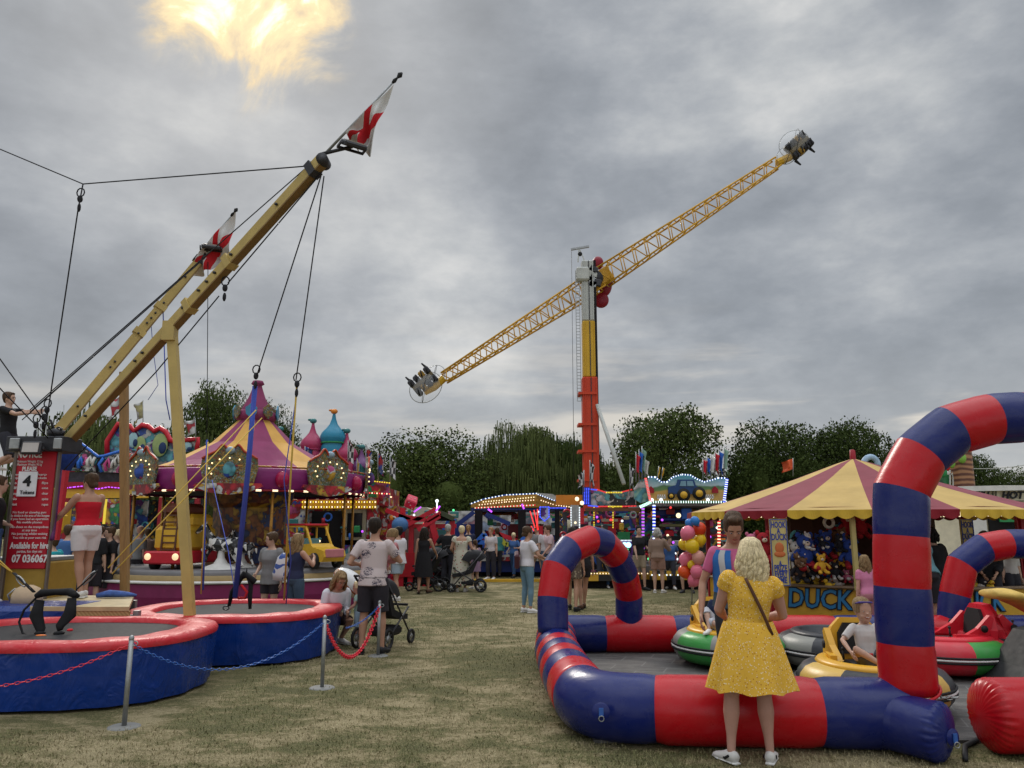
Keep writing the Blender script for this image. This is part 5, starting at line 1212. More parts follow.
FD = patmat('cream_floral', (.48, .45, .36), (.30, .05, .05), 12, .22, (.10, .16, .05))
person('woman with blonde tied hair in a long cream flowered dress', 461, 20.6, 0, 1.68, dict(rh=(.24, .22, 1.02), lh=(-.24, .25, 1.0)), hair='blonde', hs='bun', skin='tan', female=True, build=1.1, dress=dict(m=FD, sleeve=.18, puff=True, hem=.18, flare=.27, folds=6, neck=.40), shoes='white_shoe', vox=.016)
person('child in a lilac top just right of the flowered dress woman', 475, 21.5, 30, 1.30, {}, hair='brown', hs='pony', skin='fair', female=True, dress=dict(m=C_('lilac', (.25, .16, .24)), sleeve=.2, hem=.6, flare=.2), vox=.02, fingers=False)
person('person in a white and black top near the blue ride', 491, 25, 150, 1.62, {}, hair='ginger', hs='short', skin='fair', top=dict(m=C_('white_tee', (.56, .53, .55)), sleeve=.36), bottom=dict(m=C_('dark_jog', (.03, .03, .04)), len=.95, name='trousers'), vox=.02, fingers=False)
person('person in a teal jacket walking behind, near the blue ride', 497, 26, 20, 1.6, {}, hair='brown', hs='short', skin='fair', top=dict(m=C_('teal', (.04, .20, .20)), sleeve=.9), bottom=dict(m=C_('dark_jog', (.03, .03, .04)), len=.95, name='trousers'), shoes='black_shoe', vox=.02, fingers=False)
person('man in a cap and pale pink shirt leaning by the neon sign', 551, 22.5, 110, 1.70, dict(lh=(-.2, .3, .9), lean=8), hair='brown', hs='short', skin='pink', top=dict(m=C_('pale_pink', (.52, .38, .40)), sleeve=.4, off=.03), bottom=dict(m=C_('dark_jog', (.03, .03, .04)), len=.95, name='trousers'), vox=.018, fingers=False)
person('person in a white shirt behind the man in a cap', 546, 24, 200, 1.70, {}, hair='dark', hs='short', skin='fair', top=dict(m=C_('white_tee', (.56, .53, .55)), sleeve=.4, off=.02), bottom=dict(m=C_('mid_jeans', (.05, .08, .12)), len=.95, name='jeans'), vox=.02, fingers=False)
BR = patmat('brown_print', (.10, .07, .05), (.28, .22, .15), 14, .3)
person('woman in a brown patterned playsuit seen under the small inflatable arch', 573, 16.0, -15, 1.66, dict(lf=(-.1, .2, .08), rf=(.08, -.12, .08)), hair='dark', hs='long', skin='tan', female=True, top=dict(m=BR, sleeve=.6), bottom=dict(m=BR, len=.32, flare=.08), shoes='black_shoe', vox=.016)
person('woman in black with bare legs seen under the small inflatable arch', 584, 16.4, 15, 1.64, dict(lf=(-.1, -.1, .08), rf=(.06, .15, .08)), hair='black', hs='long', skin='tan', female=True, top=dict(m=C_('black_tee', (.012, .012, .014)), sleeve=.4), bottom=dict(m=C_('black_shorts', (.025, .022, .028)), len=.30), shoes='brown_shoe', vox=.016)
person('woman with grey blonde hair in a beige playsuit watching the tractor ride', 659, 20.2, -20, 1.62, dict(rh=(.14, .3, 1.18), re=(1, -.5, -.8), locks=20), hair='grey', hs='bob', skin='fair', female=True, top=dict(m=C_('beige_play', (.25, .17, .13)), sleeve=.6, off=.03), bottom=dict(m=C_('beige_play2', (.28, .16, .12)), len=.36, flare=.05), vox=.015)
person('seated person in beige shorts half hidden by the balloons', 690, 20.6, 160, 1.65, dict(pelvis=(0, 0, .48), lf=(-.12, .42, .08), rf=(.12, .42, .08), lh=(-.12, .3, .6), rh=(.12, .3, .6), lean=10), hair='dark', skin='fair', top=dict(m=C_('dark_jog', (.03, .03, .04)), sleeve=.4), bottom=dict(m=C_('beige_shorts', (.30, .24, .17)), len=.4), shoes='black_shoe', vox=.018, fingers=False)
# ---- in the green bumper car
person('small child with a pale hat in the green bumper car behind the woman in yellow', face=150, H=1.05, loc=(X(727, 9.6), 9.75, .40), pose=dict(pelvis=(0, 0, .16), lf=(-.25, .45, .15), rf=(.12, .45, .12), lh=(-.3, .3, .3), rh=(.2, .3, .3), hk=1.3), hair='blonde', hs='short', skin='fair', top=dict(m=C_('dark_blue_top', (.02, .03, .07)), sleeve=.6), bottom=dict(m=C_('pale_grey_trs', (.45, .45, .48)), len=.6), vox=.016, fingers=False)
# ---- at the stall
person('person in light blue T-shirt and black shorts leaning into the stall', 931, 12.2, 5, 1.70, dict(lean=28, lh=(-.15, .55, .85), rh=(.15, .55, .85), headup=False), hair='black', hs='short', skin='tan', build=1.2, top=dict(m=C_('light_blue_tee', (.09, .19, .22)), sleeve=.36, off=.035), bottom=dict(m=C_('black_shorts', (.025, .022, .028)), len=.46, flare=.04), shoes='black_shoe', vox=.016, group='people at the stall')
person('woman in black with tied brown hair at the right, under the small right arch', 995, 13.2, 150, 1.62, dict(head=(-30, 25), lean=16, lh=(-.1, .3, .95), rh=(.1, .3, .95)), hair='brown', hs='bun', skin='tan', female=True, top=dict(m=C_('black_tee', (.012, .012, .014)), sleeve=.9, off=.03), bottom=dict(m=C_('black_shorts', (.025, .022, .028)), len=.95, name='trousers'), shoes='black_shoe', vox=.016, group='people at the stall')
person('person with dark curly hair and black coat bending at the stall', 945, 13.0, 20, 1.66, dict(lean=10), hair='black', hs='bob', skin='fair', female=True, top=dict(m=C_('black_tee', (.012, .012, .014)), sleeve=.9, off=.05), bottom=dict(m=C_('dark_jog', (.03, .03, .04)), len=.95, name='trousers'), shoes='black_shoe', vox=.02, group='people at the stall', fingers=False)
person('small blonde girl in pink at the stall, just left of the tall arch leg', 872, 11.9, 10, 1.25, dict(lean=5), hair='darkblonde', hs='long', skin='pink', female=True, top=dict(m=C_('pink_top2', (.55, .20, .32)), sleeve=.3), bottom=dict(m=C_('pink_leg', (.45, .2, .22)), len=.9, name='leggings'), vox=.018, group='people at the stall', fingers=False)
person('person in pale grey sitting at the far right behind the red bumper car', 1016, 13.8, 200, 1.6, {}, hair='brown', hs='long', skin='fair', female=True, top=dict(m=C_('grey_tee', (.50, .48, .46)), sleeve=.6), bottom=dict(m=C_('dark_jog', (.03, .03, .04)), len=.95), vox=.02, group='people at the stall', fingers=False)
# ---- far left crowd
for lab, px, D, f, H_, kw in (
    ('person in a turquoise top between the sign tower and the red top woman', 46, 14.2, 80, 1.5, dict(top=dict(m=C_('turquoise', (.01, .26, .30)), sleeve=.9, off=.04, hem=-.09, long=1), bottom=dict(m=C_('black_shorts', (.025, .022, .028)), len=.95))),
    ('man in a blue T-shirt and black shorts with a rucksack behind the red top woman', 60, 15.6, -20, 1.70, dict(top=dict(m=C_('blue_tee', (.05, .12, .30)), sleeve=.36, off=.03), bottom=dict(m=C_('black_shorts', (.025, .022, .028)), len=.48, off=.03, flare=.04), shoes='black_shoe')),
    ('person in blue jeans seen just left of the white shorts', 69, 17.2, 60, 1.68, dict(top=dict(m=C_('dark_jog', (.03, .03, .04)), sleeve=.4), bottom=dict(m=C_('blue_jeans', (.03, .07, .16)), len=.97, name='jeans'), shoes='black_shoe')),
    ('person in black standing right behind the red top woman', 88, 15.9, 0, 1.72, dict(top=dict(m=C_('black_tee', (.012, .012, .014)), sleeve=.5, off=.03), bottom=dict(m=C_('black_shorts', (.025, .022, .028)), len=.52, flare=.05), shoes='black_shoe')),
    ('man in black with a patterned bag, left of the brown post', 104, 16.2, 140, 1.66, dict(top=dict(m=C_('black_tee', (.012, .012, .014)), sleeve=.4, off=.03), bottom=dict(m=C_('black_shorts', (.025, .022, .028)), len=.55, flare=.05), shoes='black_shoe')),
    ('person in a black skirt left of the brown post, farther back', 113, 17.5, 100, 1.6, dict(top=dict(m=C_('dark_jog', (.03, .03, .04)), sleeve=.6), bottom=dict(m=C_('black_shorts', (.025, .022, .028)), len=.5, flare=.05), hair='blonde')),
    ('bald man in a grey top just right of the brown post', 134, 18.6, -30, 1.68, dict(top=dict(m=GT, sleeve=.4, off=.03), bottom=dict(m=C_('black_shorts', (.025, .022, .028)), len=.5), hs='none', skin='pink', shoes='black_shoe')),
    ('woman in beige right of the brown post', 143, 19.4, 30, 1.62, dict(top=dict(m=C_('beige_play', (.25, .17, .13)), sleeve=.5, off=.04), bottom=dict(m=C_('dark_jog', (.03, .03, .04)), len=.9), hair='brown')),
    ('person in a dark top in the shade below the graffiti sign', 96, 21, 10, 1.66, dict(top=dict(m=C_('navy_vest', (.02, .025, .06)), sleeve=.5, off=.02), bottom=dict(m=C_('dark_jog', (.03, .03, .04)), len=.9), hair='brown')),
    ('small child in a red top by the left tower', 46, 15.0, 30, 1.0, dict(top=dict(m=C_('red_top', (.46, .008, .02)), sleeve=.4), bottom=dict(m=C_('black_shorts', (.025, .022, .028)), len=.9), hair='brown')),
    ('person in red at the booth left of the red framed stand', 405, 23.5, 200, 1.65, dict(top=dict(m=C_('red_top', (.46, .008, .02)), sleeve=.4), bottom=dict(m=C_('dark_jog', (.03, .03, .04)), len=.9), hair='black')),
    ('person in white by the tractor ride steps', 568, 23.5, 20, 1.7, dict(top=dict(m=C_('white_tee', (.56, .53, .55)), sleeve=.4), bottom=dict(m=C_('mid_jeans', (.05, .08, .12)), len=.9), hair='black')),
    ('person in dark clothing watching the sideshow', 597, 23.8, 0, 1.72, dict(top=dict(m=C_('dark_jog', (.03, .03, .04)), sleeve=.6), bottom=dict(m=C_('dark_jog', (.03, .03, .04)), len=.9), hair='dark')),
):
    kw = dict(kw); kw.setdefault('hair', 'brown'); person(lab, px, D, f, H_, {}, vox=.02, fingers=False, **kw)

# ---- more of the crowd in the middle distance
rg = random.Random(77); TOPS = [('a black top', 'black_tee', (.012, .012, .014)), ('a white top', 'white_tee', (.56, .53, .55)), ('a grey top', 'grey_tshirt', (.2, .2, .2)), ('a pink top', 'pink_top2', (.55, .20, .32)), ('a navy top', 'navy_vest', (.02, .025, .06)), ('a green top', 'green_top', (.05, .16, .07)), ('a red top', 'red_top', (.46, .008, .02)), ('a blue top', 'blue_tee', (.05, .12, .30))]
for i, (px_, D_, ti, H_, wh) in enumerate(((386, 24.5, 0, 1.6, 'left of the red framed booth'), (414, 24.5, 6, 1.5, 'at the counter of the red framed booth'), (434, 23.6, 2, 1.65, 'between the booth and the man in black'), (468, 25.5, 4, 1.7, 'behind the flowered dress woman'), (514, 25.6, 7, 1.45, 'before the blue ride, left of the white T-shirt woman'), (538, 25.0, 2, 1.7, 'under the red neon bars'), (603, 22.0, 1, 1.6, 'seen through the small arch, right side'), (612, 21.6, 5, 1.2, 'just right of the small arch top'), (640, 21.0, 0, 1.68, 'left of the beige playsuit woman'), (671, 21.2, 7, 1.4, 'right of the beige playsuit woman'), (156, 19.8, 4, 1.6, 'behind the yellow toy fire engine at the carousel'), (120, 16.9, 2, 1.6, 'just left of the slanting front post'), (77, 18.5, 7, 1.66, 'deep in the crowd left of the platform woman'))):
    n_, k_, c_ = TOPS[ti]; w_ = rg.uniform(-.2, .3)
    person('person in %s %s' % (n_, wh), px_, D_, rg.uniform(-180, 180), H_, dict(lh=(-.22, rg.uniform(0, .35), rg.uniform(.8, 1.15)), rh=(.22, rg.uniform(0, .35), rg.uniform(.8, 1.15)), lf=(-.1, w_, .08), rf=(.1, -w_, .08), head=(rg.uniform(-30, 30), rg.uniform(0, 20))), hair=rg.choice(['dark', 'brown', 'blonde', 'black', 'ginger']), hs=rg.choice(['short', 'long', 'bun', 'pony', 'short']), top=dict(m=C_(k_, c_), sleeve=.4, off=.02), bottom=dict(m=C_(*[('dark_jog', (.03, .03, .04)), ('blue_jeans', (.03, .07, .16)), ('beige_shorts', (.30, .24, .17))][i % 3]), len=(.95, .95, .4)[i % 3], name=('trousers', 'jeans', 'shorts')[i % 3]), shoes=('black_shoe', 'white_shoe')[i % 2], vox=.022, fingers=False, female=i % 2 == 0)
# ================================================================== fairground rides behind
def led(name, c, e=3.0):
    if name in MATS: return MATS[name]
    m, nt, b = newmat(name); b.inputs['Base Color'].default_value = (*mul(c, .8), 1); b.inputs['Emission Color'].default_value = (*c, 1); b.inputs['Emission Strength'].default_value = e
    b.inputs['Roughness'].default_value = .3; MATS[name] = m; return m
LW = led('bulb_warm', (1, .80, .5), 1.3); LC = led('bulb_white', (.85, .95, 1), 1.2); LR = led('led_red', (1, .05, .05), .9); LB_ = led('led_blue', (.06, .10, 1), 1.3)
LG = led('led_green', (.1, 1, .35), .8); LY = led('led_yellow', (1, .75, .05), .8); LP = led('led_violet', (.55, .08, 1), 1.2)
def art(name, cols, scale=2.2, seed=0, warp=1.2, rough=.45):
    """airbrushed fairground artwork: hard edged swirls of several paints"""
    if name in MATS: return MATS[name]
    m, nt, b = newmat(name); o = mapping(nt, coord(nt), loc=(seed * 3.7, seed * 1.3, seed * 2.1))
    v = nt.nodes.new('ShaderNodeTexVoronoi'); v.inputs['Scale'].default_value = scale * 1.8; v.inputs['Randomness'].default_value = 1
    q = nt.nodes.new('ShaderNodeVectorMath'); q.operation = 'ADD'; n = nt.nodes.new('ShaderNodeTexNoise'); n.inputs['Scale'].default_value = scale; n.inputs['Detail'].default_value = 3; L(nt, o, n.inputs['Vector'])
    sc = nt.nodes.new('ShaderNodeVectorMath'); sc.operation = 'SCALE'; L(nt, n.outputs['Color'], sc.inputs[0]); sc.inputs['Scale'].default_value = warp
    L(nt, o, q.inputs[0]); L(nt, sc.outputs[0], q.inputs[1]); L(nt, q.outputs[0], v.inputs['Vector'])
    sp_ = nt.nodes.new('ShaderNodeSeparateColor'); L(nt, v.outputs['Color'], sp_.inputs[0])
    k = len(cols); c = ramp(nt, sp_.outputs[0], [(i / k, cols[i]) for i in range(k)], 'CONSTANT')
    e = ramp(nt, v.outputs['Distance'], [(.0, (1, 1, 1)), (.5, (.55, .55, .55)), (.75, (.15, .15, .15))])
    L(nt, mixc(nt, .85, c, e, 'MULTIPLY'), b.inputs['Base Color']); b.inputs['Roughness'].default_value = rough; MATS[name] = m; return m
def rowpaint(name, c1, c2, sx=6, sz=6, c3=None):
    m, nt, b = newmat(name); ck = nt.nodes.new('ShaderNodeTexChecker'); L(nt, mapping(nt, coord(nt), loc=(.013, .017, .011)), ck.inputs['Vector']); ck.inputs['Scale'].default_value = sx
    ck.inputs['Color1'].default_value = (*c1, 1); ck.inputs['Color2'].default_value = (*c2, 1); L(nt, ck.outputs['Color'], b.inputs['Base Color']); b.inputs['Roughness'].default_value = .5; return m
def rect(T, name, x0, y0, x1, y1, D, m, th=.05, par=None, bev=0, dep=None):
    zt, zb = Zof(y0, D), Zof(y1, D); zm = (zt + zb) / 2; a, b = X(x0, D, zm), X(x1, D, zm); dp = dep or th
    mb = MB(); mb.box(((a + b) / 2, D + dp / 2, zm), (b - a, dp, zt - zb), bev=bev); return T.wpart(name, mb, m, par)
def postp(T, x, y0, y1, D, w, m, name='post', ground=False):
    zt = Zof(y0, D); zb = 0 if ground else Zof(y1, D); mb = MB(); mb.bar((X(x, D, (zt + zb) / 2), D, zb), (X(x, D, (zt + zb) / 2), D, zt), w); return T.wpart(name, mb, m)
def ledline(T, pts, D, mats, n, w=.06, name='light_strip', par=None):
    P3 = [P(x, y, D) if not isinstance(D, (list, tuple)) else P(x, y, D[i]) for i, (x, y) in enumerate(pts)]; mb = MB(); w *= .62; tot = sum((P3[i + 1] - P3[i]).length for i in range(len(P3) - 1))
    for i in range(len(P3) - 1): mb.strip(P3[i], P3[i + 1], w, w, max(3, int(1.5 * n * (P3[i + 1] - P3[i]).length / tot)) | 1, tuple(range(len(mats))))
    return T.wpart(name, mb, mats, par)
BLU = (.02, .08, .42); RED_ = (.50, .015, .03); YLW = (.62, .36, .03); WHT = (.62, .62, .60); GRN_ = (.03, .25, .08); PNK = (.55, .08, .25); CYN = (.10, .38, .45); BLK = (.02, .02, .025); ORG = (.60, .20, .02); PRP = (.16, .03, .25)
A1 = art('fair_art_mixed', [RED_, YLW, BLU, WHT, GRN_, PNK], 2.2, 1); A2 = art('fair_art_graffiti', [WHT, CYN, BLK, WHT, CYN, PNK, BLK], 2.6, 2, 1.0); A3 = art('fair_art_blue', [BLU, CYN, WHT, BLU, PRP], 2.0, 3)
A4 = art('fair_art_red', [RED_, (.25, .01, .02), YLW, RED_, WHT], 2.6, 4); A5 = art('fair_art_gold', [(.34, .22, .04), (.10, .16, .06), (.30, .34, .34), (.22, .05, .02), (.08, .18, .12), (.34, .22, .04)], 6, 5); A6 = art('fair_art_dark', [BLK, (.10, .02, .04), BLK, (.05, .05, .12), YLW, (.02, .10, .06)], 3.2, 6)
BP_ = .74
CREAM = mat('cream_panel', (.42, .38, .26), .6); DKB = mat('dark_blue_paint', (.012, .03, .16), .45); DKR = mat('dark_red_paint', (.28, .008, .018), .45); MAR = mat('maroon_paint', (.17, .012, .07), .5); TAN = mat('tan_step', (.30, .21, .09), .6)
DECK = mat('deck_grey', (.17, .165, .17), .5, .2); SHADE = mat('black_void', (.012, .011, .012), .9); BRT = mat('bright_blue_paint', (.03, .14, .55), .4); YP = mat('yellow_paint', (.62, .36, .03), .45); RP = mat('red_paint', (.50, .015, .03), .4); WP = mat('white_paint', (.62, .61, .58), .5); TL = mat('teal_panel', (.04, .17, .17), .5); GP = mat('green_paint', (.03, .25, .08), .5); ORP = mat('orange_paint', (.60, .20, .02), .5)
CHK = rowpaint('chequered_flag', (.6, .6, .6), (.015, .015, .015), 5.5); YBC = rowpaint('yellow_black_check', (.62, .36, .03), (.02, .02, .02), 2.6)
# ---- carousel -----------------------------------------------------------
cx, cy = -6.35, 18.9
CA = Thing('carousel', 'childrens carousel with purple and yellow striped canvas top and gilded boards', 'carousel', (cx, cy, 0))
def lp(name, prof, m, n=48, par=None, a0=0, a1=2 * PI, smooth=True, ox=0, oy=0):
    mb = MB(); mb.lathe(prof, (ox, oy, 0), n, 0, smooth, a0=a0, a1=a1); return CA.part(name, mb, m, par)
lp('skirt', [(3.38, 0), (3.42, .30), (3.40, .54), (3.3, .55)], MAR, smooth=False)
lp('trim', [(3.42, .555), (3.44, .565), (3.44, .60), (3.3, .605)], WP); lp('step', [(3.30, .60), (3.30, .70), (3.1, .705)], TAN); lp('deck', [(3.18, .70), (3.18, .76), (3.14, .80), (.01, .80)], DECK)
mb = MB(); G = 14; mb.lathe([(2.66, 2.84), (1.9, 3.14), (1.0, 3.64), (.42, 4.22)], (0, 0, 0), G, lambda j, i: (j // 1) % 2, False)
CYE = mat('canvas_yellow', (.56, .31, .07), .75, var=.15, vs=2.5); CPU = mat('canvas_purple', (.22, .035, .10), .75, var=.15, vs=2.5)
mb.xf(Matrix.Rotation(R(4), 4, 'Z')); CA.part('canopy', mb, [CYE, CPU])
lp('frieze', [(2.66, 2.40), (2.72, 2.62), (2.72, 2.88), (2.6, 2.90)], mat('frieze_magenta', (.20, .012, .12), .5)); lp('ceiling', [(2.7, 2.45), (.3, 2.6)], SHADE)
mb = MB(); mb.lathe([(.42, 4.22), (.50, 4.30), (.48, 4.42), (.38, 4.48)], n=20); mb.lathe([(.38, 4.46), (.30, 4.62), (.20, 4.82), (.12, 5.05), (.10, 5.12), (.16, 5.16), (.12, 5.24), (.01, 5.26)], n=20); cu = CA.part('cupola', mb, CPU)
for k in range(8):
    a = R(-84 + 45 * k); mb = MB(); mb.prism([(-.12, 0), (-.14, .16), (-.06, .22), (0, .28), (.06, .22), (.14, .16), (.12, 0), (0, -.1)], (.52 * math.cos(a), .52 * math.sin(a), 4.34), (-math.sin(a), math.cos(a), 0), (0, 0, 1), .03); CA.part('shield', mb, [mat('shield_blue', (.05, .22, .35), .4), A5][k % 2], cu)
bpts = []
for i in range(33):
    t = i / 32; x = -.60 + 1.2 * t; y = .36 + .26 * (1 - abs(2 * t - 1) ** 2.2) + (.16 * math.exp(-((abs(2 * t - 1) - .28) / .15) ** 2)) - .08 * math.exp(-((2 * t - 1) / .09) ** 2); bpts.append((x * .93, y * BP_))
bpts = bpts + [(.58, .08), (.50, -.26), (-.50, -.26), (-.58, .08)]
GOLD = mat('gilt', (.35, .17, .03), .35, .4, var=.3, vs=20); BU = led('bulb_gold', (1, .78, .4), 1.6)
proto = None
for k in range(8):
    a = R(-81 + 45 * k); ax = V((-math.sin(a), math.cos(a), 0)); o_ = V((2.76 * math.cos(a), 2.76 * math.sin(a), 2.80)); nn = V((math.cos(a), math.sin(a), 0))
    mb = MB(); mb.prism(bpts[::-1], o_, ax, (0, 0, 1), .05); bd_ = CA.part('rounding_board', mb, A5)
    if math.sin(a) > .3: continue
    mb = MB(); mb.loft([o_ + nn * .04 + ax * x + V((0, 0, y)) for x, y in bpts[:33]], .024, 6); CA.part('moulding', mb, mat('moulding_red', (.40, .05, .02), .4), bd_)
    mb = MB(); mb.ball(o_ + nn * .05 + V((0, 0, .04)), (.14, .04, .17), 12, 8); CA.part('medallion', mb, [A3, A1][k % 2], bd_)
    mb = MB(); mb.ball(o_ + nn * .05 + V((0, 0, .44)), (.11, .04, .08), 10, 7); CA.part('crest', mb, mat('silver_blue', (.25, .33, .38), .35, .4), bd_)
    for i in range(9):
        t = R(-30 + 240 * i / 8); mb = MB(); mb.ball(o_ + nn * .06 + ax * (.40 * math.cos(t)) + V((0, 0, .06 + .22 * math.sin(t))), .018, 6, 5); CA.part('bulb', mb, BU, bd_)
    mb = MB(); o2 = o_ + V((0, 0, -.40)); mb.prism([(-.70, .10), (-.4, -.03), (0, -.08), (.4, -.03), (.70, .10), (.65, .16), (-.65, .16)][::-1], o2, ax, (0, 0, 1), .06); CA.part('valance', mb, A4, bd_)
    a2 = a + R(22.5); o3 = V((2.74 * math.cos(a2), 2.74 * math.sin(a2), 2.66)); mb = MB(); mb.ball(o3, (.15, .15, .18), 12, 8); CA.part('boss', mb, mat('ruby', (.35, .01, .06), .25), bd_)
for k in range(8):
    a = R(-84 + 22.5 + 45 * k); mb = MB(); p_ = V((2.55 * math.cos(a), 2.55 * math.sin(a), 0)); mb.tube(p_ + V((0, 0, .8)), p_ + V((0, 0, 2.45)), .035, n=10); CA.part('pole', mb, GOLD)
mb = MB(); mb.lathe([(.95, .8), (.95, 1.2), (.85, 1.25), (.85, 2.1), (1.0, 2.2), (1.05, 2.5)], n=12, smooth=False); CA.part('centre_drum', mb, art('fair_art_orange', [(.35, .12, .02), (.20, .03, .01), YLW, (.03, .06, .2), (.35, .12, .02)], 2.4, 8))
def lring(r, z, n, mats, w=.045):
    mb = MB(); pts = [V((r * math.cos(2 * PI * i / n), r * math.sin(2 * PI * i / n), z)) for i in range(n)]; mb.loft(pts, w / 2, 5, [i % len(mats) for i in range(n)], closed=True); return CA.part('light_ring', mb, mats)
lring(2.70, 2.42, 150, [DKR, LW, DKR]); lring(2.78, 2.92, 130, [GOLD, GOLD, DKR])
# figures on the carousel (bolted on, so parts)
def jeep():
    root = bpy.data.objects.new('toy_jeep', None); COL.objects.link(root); root.parent = CA.o
    def pt(n, mb, m, par=None):
        o = link(n, mb.mesh(n), m); o.parent = par or root; return o
    mb = MB(); mb.prism([(-.85, .16), (.85, .16), (.95, .28), (.90, .42), (.42, .50), (.30, .58), (-.84, .52)], (0, 0, 0), (1, 0, 0), (0, 0, 1), .72); bd2 = pt('jeep_body', mb, YP)
    mb = MB()
    for sy in (-.33, .33):
        mb.bar((.34, sy, .52), (.02, sy, 1.0), .05, .04); mb.bar((-.82, sy, .5), (-.82, sy, 1.0), .05); mb.bar((-.38, sy, .5), (-.38, sy, 1.0), .04)
    mb.bar((-.86, -.33, 1.0), (.04, -.33, 1.0), .07); mb.bar((-.86, .33, 1.0), (.04, .33, 1.0), .07); pt('jeep_frame', mb, YP); mb = MB(); mb.box((-.4, 0, 1.03), (.96, .76, .05), bev=.015); pt('jeep_roof', mb, RP)
    for x in (-.5, .55):
        for sy in (-.37, .37):
            mb = MB(); mb.tube((x, sy - .05, .18), (x, sy + .05, .18), .19, n=20); w_ = pt('jeep_wheel', mb, BLACK); mb = MB(); mb.tube((x, sy - .055, .18), (x, sy + .055, .18), .09, n=12); w2 = pt('jeep_hubcap', mb, STEEL)
    mb = MB(); mb.box((.93, 0, .36), (.06, .6, .2), bev=.02); pt('jeep_grille', mb, mat('pink_nose', (.5, .18, .2), .5)); mb = MB(); mb.box((-.3, 0, .55), (.4, .5, .3), bev=.04); pt('jeep_seat', mb, mat('seat_teal', (.10, .22, .24), .6)); return root
jp = jeep(); jp.location = (X(314, 17.2) - cx, 17.0 - cy, .80); jp.rotation_euler = (0, 0, R(-38)); jp.scale = (.74, .8, .88)
def fire_truck():
    root = bpy.data.objects.new('toy_fire_engine', None); COL.objects.link(root); root.parent = CA.o
    def pt(n, mb, m):
        o = link(n, mb.mesh(n), m); o.parent = root; return o
    mb = MB(); mb.box((0, 0, .24), (.86, 1.3, .26), bev=.03); pt('bumper', mb, RP)
    mb = MB(); mb.box((0, .1, .62), (.74, 1.1, .52), bev=.08); mb.box((0, .2, .98), (.66, .8, .30), bev=.08); pt('cab', mb, YP)
    mb = MB(); mb.box((0, -.02, 1.22), (.5, .8, .26), bev=.08); pt('roof', mb, mat('cab_brown', (.12, .03, .015), .4))
    mb = MB(); [mb.bar((s_, -.47, .35), (s_, -.40, 1.3), .035) for s_ in (-.16, .16)]; [mb.bar((-.16, -.47 + .07 * i / 6, .4 + i * .14), (.16, -.47 + .07 * i / 6, .4 + i * .14), .03) for i in range(7)]; pt('ladder', mb, mat('ladder_brown', (.10, .04, .02), .5))
    for s_ in (-.32, .32):
        mb = MB(); mb.tube((s_, -.67, .26), (s_, -.63, .26), .07, n=12); pt('headlight', mb, led('toy_headlight', (1, .7, .4), .8)); mb = MB(); mb.tube((s_ - .06, -.4, .12), (s_ + .06, -.4, .12), .13, n=16); pt('wheel', mb, BLACK)
    return root
ft = fire_truck(); ft.location = (X(168, 16.3) - cx, 16.75 - cy, .80); ft.rotation_euler = (0, 0, R(-12))
def horse():
    root = bpy.data.objects.new('galloping_horse', None); COL.objects.link(root); root.parent = CA.o
    m, nt, b = newmat('horse_piebald'); L(nt, ramp(nt, nz(nt, 5, 2, .5, coord(nt)), [(.49, (.02, .02, .022)), (.51, (.62, .61, .58))], 'CONSTANT'), b.inputs['Base Color']); b.inputs['Roughness'].default_value = .25
    mb = MB(); mb.loft([(-.42, 0, .52), (-.34, 0, .56), (-.1, 0, .52), (.15, 0, .55), (.32, 0, .60)], [(.06, .08), (.14, .15), (.13, .14), (.14, .16), (.08, .11)], 14); mb.loft([(.24, 0, .62), (.36, 0, .78), (.42, 0, .94), (.44, 0, 1.0)], [.12, .085, .07, .04], 12)
    mb.loft([(.40, 0, .97), (.50, 0, .92), (.62, 0, .82), (.65, 0, .79)], [.06, .065, .045, .03], 10)
    for x0, x1, x2, y, z1, z2 in ((.28, .42, .30, .08, .42, .22), (.26, .36, .46, -.08, .36, .16), (-.34, -.42, -.56, .08, .30, .10), (-.30, -.24, -.40, -.08, .30, .08)): mb.loft([(x0, y, .52), (x1, y, z1), (x2, y, z2), (x2 + .04, y, z2 - .04)], [.07, .045, .03, .035], 8)
    mb.loft([(-.42, 0, .60), (-.56, 0, .52), (-.60, 0, .34)], [.03, .045, .01], 8); mb.ball((.42, .04, 1.03), (.012, .012, .04), 6, 5); mb.ball((.42, -.04, 1.03), (.012, .012, .04), 6, 5)
    o = link('horse_body', remesh(mb, .02, 'h', 1).mesh('h'), m); o.parent = root
    mb = MB(); mb.lathe([(.42, 0), (.36, .05), (.16, .12), (.08, .25), (.06, .45)], n=20); o = link('pedestal', mb.mesh('p'), WP); o.parent = root
    mb = MB(); mb.loft([(-.12, 0, .69), (0, 0, .66), (.12, 0, .70)], [(.06, .02), (.11, .02), (.05, .02)], 10); o = link('saddle', mb.mesh('s'), mat('saddle_white_blue', (.3, .35, .5), .4)); o.parent = root
    return root
hr = horse(); hr.location = (X(213, 16.2) - cx, 16.45 - cy, .80); hr.rotation_euler = (0, 0, R(172)); hr.scale = (.92, .92, .92)
h2 = copy_tree(hr, CA.o); h2.location = (X(234, 16.8) - cx, 17.1 - cy, .80); h2.rotation_euler = (0, 0, R(150)); h2.scale = (.75, .75, .75)
